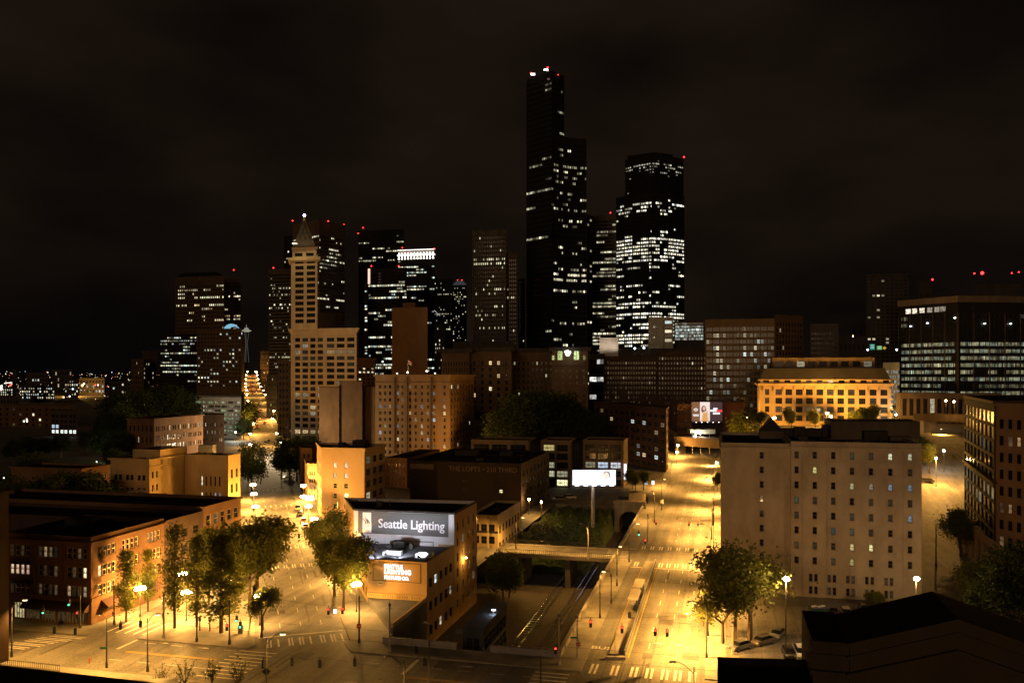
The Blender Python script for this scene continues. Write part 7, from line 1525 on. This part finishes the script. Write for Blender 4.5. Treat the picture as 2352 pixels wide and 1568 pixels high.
def tree(kind, P, h, wd, lab, z=None, grp=None, name="tree"):
    """h height, wd width scale"""
    zz = gz(P) if z is None else z; k = random.choice(TT[kind]); e = empty(name, (P[0], P[1], zz), random.uniform(0, 6.28), lab, "tree", grp); e.scale = (wd, wd, h)
    link("trunk", k[0], e); link("crown", k[1], e); return e
def tpx(kind, px, pyb, pyt, lab, wf=1.0, grp=None, Y=None, z=None):
    P = G(px, pyb) if Y is None else at(px, Y)
    zz = gz(P) if z is None else z
    h = zat(pyt, P.y)-zz; return tree(kind, P, h, h*wf, lab, z=zz, grp=grp)
park = "trees in the triangular park"
tpx("column", 290, 1428, 1262, "slim upright tree, leftmost in the park before the brick corner", 1.0, park); tpx("column", 340, 1403, 1262, "slim upright tree, second from the left in the park", .9, park)
tpx("column", 401, 1443, 1205, "slim tall upright tree with bare trunk left of the middle park lamp", .85, park); tpx("column", 452, 1440, 1228, "slim upright tree right of the middle park lamp", .9, park)
tpx("column", 508, 1454, 1225, "wide-skirted upright tree at the park's front edge", 1.35, park); tpx("round", 520, 1395, 1215, "leafy tree behind the front park trees", .8, park)
tpx("round", 575, 1400, 1205, "big round leafy tree at the avenue's left kerb", .95, park); tpx("round", 590, 1350, 1185, "big round tree behind its neighbour on the avenue's left kerb, tallest crown", .95, park)
tpx("open", 604, 1446, 1345, "small sparse tree at the park tip", .75, park); tpx("column", 480, 1380, 1212, "upright tree in the depth of the park", 1.2, park); tpx("column", 545, 1380, 1230, "upright tree beside the red wall lamp glow", 1.3, park)
kr = "trees on the avenue's right kerb"
tpx("round", 790, 1402, 1236, "rightmost leafy tree on the avenue's right kerb, beside the lower sign wall", .85, kr); tpx("round", 768, 1370, 1230, "full round tree hiding a lamp on the avenue's right kerb", .85, kr); tpx("round", 752, 1310, 1176, "tree left of the lettered wall on the avenue's right kerb", .8, kr); tpx("round", 735, 1290, 1195, "farther small round tree on the avenue's right kerb", .8, kr)
av_ = "dark trees along the far avenue"
tpx("dark", 578, 1130, 1018, "big dark tree on the avenue's left beside the yellow corner building", .66, av_); tpx("dark", 570, 1105, 1040, "dark tree on the avenue's left behind the big one", .9, av_); tpx("dark", 665, 1112, 1004, "big dark tree on the avenue's right before the blank block", .78, av_); tpx("dark", 646, 1100, 1012, "dark tree on the avenue's right, its left neighbour", .55, av_); tpx("dark", 682, 1105, 1010, "dark tree behind the narrow brick building", .9, av_); tpx("dark", 712, 1080, 1000, "dark tree at the foot of the pale tower", .8, av_)
for i, (px, b, t) in enumerate(((566,1000,925),(576,975,922),(570,985,940),(560,1010,960),(622,950,915),(656,985,940),(662,1000,955),(634,940,905),(644,960,918))): tpx("dark", px, b, t, f"distant dark street tree on the far avenue, {('left side nearest the garage','left side, upper','left side behind its neighbour','left side, lowest','right side, highest','right side, under the narrow block','right side, lowest','right side, just left of the bright lamp','right side, middle')[i]}", .8, av_)
ct_ = "dark park trees before the courthouse"
R_ = random.Random(5)
for i in range(26):
    px = 1110+i*11.5+R_.uniform(-5,5); Y = R_.uniform(430, 520); top = 1000-100*math.exp(-((px-1250)/125)**2)+R_.uniform(-6,12)-(8 if i % 3 == 0 else 0)
    top = max(top, 898); P = at(px, Y)
    tpx("dark", px, 0, top, "dark leafy tree in the unlit grove before the stone courthouse", .9, ct_, Y=Y)
lf_ = "dark trees among the buildings at left"
for i, (px, Y, t) in enumerate(((20,235,1118),(48,230,1105),(5,260,1090),(112,228,1098),(140,232,1090),(165,226,1086),(190,230,1088),(210,228,1100),(232,233,1110),(95,235,1118),(75,300,1040),(30,420,1010),(60,430,1000),(100,440,1005),(140,450,998),(245,480,985),(262,440,940),(280,460,925),(250,430,960),(272,400,990),(260,380,1030),(285,375,1040),(230,500,980),(200,480,995),(295,440,960),(275,520,905),(300,500,900),(350,560,888),(385,565,884),(410,570,888))):
    tpx("dark", px, 0, t, f"dark tree at left, {('by the left edge','left of the low orange building','among the dark roofs','beside the tall tree mass','in the tall tree mass left of the brick lofts')[min(4, i//6)]}", .9 if Y > 300 else 1.0, lf_, Y=Y)
yd = "trees in the hotel yard"
tpx("open", 1722, 1480, 1252, "large spreading half-bare tree in the yard left of the bright yard lamp", .95, yd); tpx("open", 1660, 1478, 1330, "thin yard tree by the wide street's right kerb", .9, yd)
tpx("round", 1690, 1470, 1262, "leafier tree behind the large spreading yard tree", .8, yd)
tpx("round", 2245, 1400, 1292, "round tree in front of the pale arcade, left one", .95, yd); tpx("dark", 2300, 1420, 1278, "dark tree in front of the pale arcade, middle one", 1.0, yd); tpx("dark", 2345, 1450, 1255, "dark tree at the right edge before the arcade", 1.0, yd); tpx("dark", 2270, 1440, 1330, "dark low tree at the lower right before the hall roof", 1.0, yd); tpx("round", 2010, 1400, 1358, "small round bush-like tree by the hotel's right yard", 1.2, yd)
hl_ = "street trees on the hill before the ochre building"
for px, t, lb in ((1700,948,"left of the gable, yellowed by a lamp"),(1745,944,"behind the gable"),(1818,938,"before the fourth window column"),(1873,942,"before the sixth window column"),(1995,930,"dark clump at the ochre building's right end"),(1970,938,"left part of that clump")): tpx("round", px, 0, t, "small street tree on the hill, "+lb, .85, hl_, Y=372)
for px, Y, t, lb in ((2125,290,1010,"by the hotel edge"),(2135,280,1022,"darker one nearer us"),(2190,295,1043,"beside the cool white lamp"),(2205,205,1170,"dark low one by the glass facade"),(2110,300,1000,"behind the hotel corner")): tpx("round", px, 0, t, "small tree on the uphill street, "+lb, .9, "small trees on the uphill street", Y=Y)
for i, (px, b, t) in enumerate(((1155,1375,1268),(1170,1360,1285),(1140,1370,1290))): P = at(px, 195+i*4); tree("dark", P, zat(t, P.y)-TZ, (zat(t,P.y)-TZ)*.8, f"dark leafy tree growing up from the cut beside the sign building, {('front','right','left')[i]} one", z=TZ, grp="dark trees in the cut")
for i, (px, py, t) in enumerate(((370,1568,1538),(425,1568,1542),(487,1568,1540),(545,1575,1555))): P = G(px, py); tree("shrub", P, 3.0+.3*i, 3.4, f"small shrub-like sapling at the bottom edge, {('first','second','third','fourth')[i]} from the left", grp="saplings at the bottom edge")
for i, (px, Y, t) in enumerate(((1460,300,1085),(1452,310,1078),(1478,306,1082))): tpx("round", px, 0, t, f"small tree between the concrete-framed building and the dark brick one, {('front','left','right')[i]}", .9, "small trees by the far corner", Y=Y+18)
tpx("round", 1648, 0, 1085, "slim tree under the bright lamp at the hotel's upper left corner", .6, None, Y=320)
# brush on the bank
R_ = random.Random(9)
mbv = MB(); 
for _ in range(5200):
    s = R_.uniform(-29.5, -9.8); t = R_.uniform(92, 150); P = ST(s, t); z = bank(s, t)+R_.uniform(0, 1.4)*R_.random()+.1
    u = Vector((R_.gauss(0,1),R_.gauss(0,1),R_.gauss(0,.7))).normalized()*.28; w_ = u.orthogonal().normalized()*.18; p_ = Vector((P.x,P.y,z)); mbv.face([p_-u, p_+w_, p_+u, p_-w_])
tag(mbv.build("undergrowth", leafd_m), "dark brush covering the bank of the railway cut", "undergrowth", kind="stuff")
# lamps inside the cut and small lit things
P = at(1134, 148); e = empty("pavilion_lamp", (P.x, P.y, 2.6), 0, "cold white lamp on the roof edge of the glass pavilion in the cut", "lamp"); mb = MB(); mb.tube((0,0,0),(0,0,.7),.05,n=5); mb.build("post", metal_d, e); mb = MB(); mb.box(-.35,.35,-.2,.2,.7,.85); mb.build("lamp", emis("cold_lamp", (.8,.85,1), 5), e); point((P.x,P.y-.2,3.0), 120, (.75,.82,1))
for px, py, Y, w1, h1, col, k_, lb in ((1675,1351,150,1.4,.9,(.7,1,.9),2.2,"small greenish-white lit sign seen through the yard tree"),(1483,1104,340,1.6,2.6,(.6,.8,1),1.2,"pale blue lit kiosk window by the far corner"),(1500,1108,338,1.2,1.6,(1,.85,.7),1.5,"warm lit shop opening by the far corner")):
    flat_sign(px, py, Y, w1, h1, emis("lit_%d" % px, col, k_), lb)
# red canopy / orange things, far corner shop band
# distant hill and its scattered lights
hm = MB(); nX = 40
def hillz(x, y): return 28*sm((y-2400)/1600)*(1+.25*math.sin(x*.004)+.15*math.sin(x*.011+1))+ (14*sm((x+3300)/700) if False else 0)
xs = [-4200+i*110 for i in range(41)]; ys = [2200+i*140 for i in range(21)]
for i in range(40):
    for j in range(20): hm.face([(xs[i],ys[j],hillz(xs[i],ys[j])+.3),(xs[i+1],ys[j],hillz(xs[i+1],ys[j])+.3),(xs[i+1],ys[j+1],hillz(xs[i+1],ys[j+1])+.3),(xs[i],ys[j+1],hillz(xs[i],ys[j+1])+.3)])
tag(hm.build("distant_hill", dgrey_m, smooth=True), kind="structure")
R_ = random.Random(21); mats_ = [emis("far_warm", (1,.6,.25), 3), emis("far_white", (1,.92,.75), 3), emis("far_red", (1,.08,.05), 3), emis("far_blue", (.7,.85,1), 3)]
lm = MB()
for _ in range(330):
    px = R_.uniform(-60, 400); Y = R_.choice((R_.uniform(1100, 2300), R_.uniform(2300, 4800))); P = at(px, Y); z = hillz(P.x, P.y)+R_.uniform(6, 30 if Y > 2300 else 20)
    r = R_.choice((.35,.5,.8))*Y/1500; lm.ball((P.x, P.y, z), r*.8, R_.choices((0,1,2,3), (5,4,.6,.7))[0], n=4, k=3)
for px, py, Y, r, m in ((3,887,1450,2.6,3),(2,893,1450,3.5,1),(24,884,1450,2.6,2),(189,885,1700,3.4,0),(193,881,1700,2.4,1),(167,893,1500,2.0,3),(146,912,1200,1.8,0),(160,910,1200,1.6,1),(219,884,1700,2,2),(225,884,1700,2,1),(15,929,800,.9,2),(55,967,560,.8,1),(62,967,560,.8,1),(252,894,1500,2,1),(288,912,1000,1.2,1),(9,1097,240,.25,1),(222,1060,300,.3,1)):
    P = at(px, Y); lm.ball((P.x, P.y, zat(py, Y)), r*.8, m, n=6, k=4)
for k in range(20): P = at(10+k*.9, 1450); lm.ball((P.x, P.y, zat(880-.1*k, 1450)), .55, 1, n=4, k=3)
tag(lm.build("distant_city_lights", mats_), "countless tiny coloured lights scattered over the far shore and hill at left", "distant lights", kind="stuff")
# orange-lit far yard
P = at(189, 1690); point((P.x, P.y-30, 18), 260000, SOD, 2)
# stray street lamps of the dark blocks at left (seen as glows)
for px, Y, pw, col, lb in ((268,420,2600,(.7,1,.35),"greenish lamp hidden in the trees left of the brick lofts"),(541,560,6000,(.9,1,.85),"cool bright lamp at the parking garage's foot"),):
    P = at(px, Y); globe_lamp(px, zat_ if False else HY+F*(H-6)/Y, lb, Y=Y, h=6, n=1, far=True, power=pw, col=col, em=cool_globe)
# extra side-street lamps that light the ochre fronts (their heads hidden behind roofs)
for px, Y, z, pw, lb in ((300,205,8.5,16000,"lamp in the side street before the yellow arched-window building, hidden by the dark roofs"),(470,222,8.5,12000,"lamp in the side street before the yellow corner building, hidden by the dark roofs"),(775,236,8.5,12000,"lamp at the foot of the ochre plastered building, hidden by the sign building"),(1095,212,8.5,6000,"lamp at the cream brick corner, beside the bridge street"),(150,228,8.5,3000,"lamp before the low orange brick building, hidden by dark roofs")):
    P = at(px, Y); e = empty("street_lamp", (P.x, P.y, 0), 0, lb, "street lamp"); mb = MB(); mb.tube((0,0,0),(0,0,z+.6),.1,.07,n=6); mb.build("pole", pole_m, e); mb = MB(); mb.box(-.2,.2,-.9,.1,z+.5,z+.65); mb.build("lamp_head", metal_d, e)
    l = bpy.data.lights.new("lamp_light", 'SPOT'); l.energy = pw; l.color = SOD; l.spot_size = math.radians(165); l.spot_blend = .8; l.shadow_soft_size = .2; o = bpy.data.objects.new("lamp_light", l); COL.objects.link(o); o.location = (P.x, P.y-.5, z+.3)
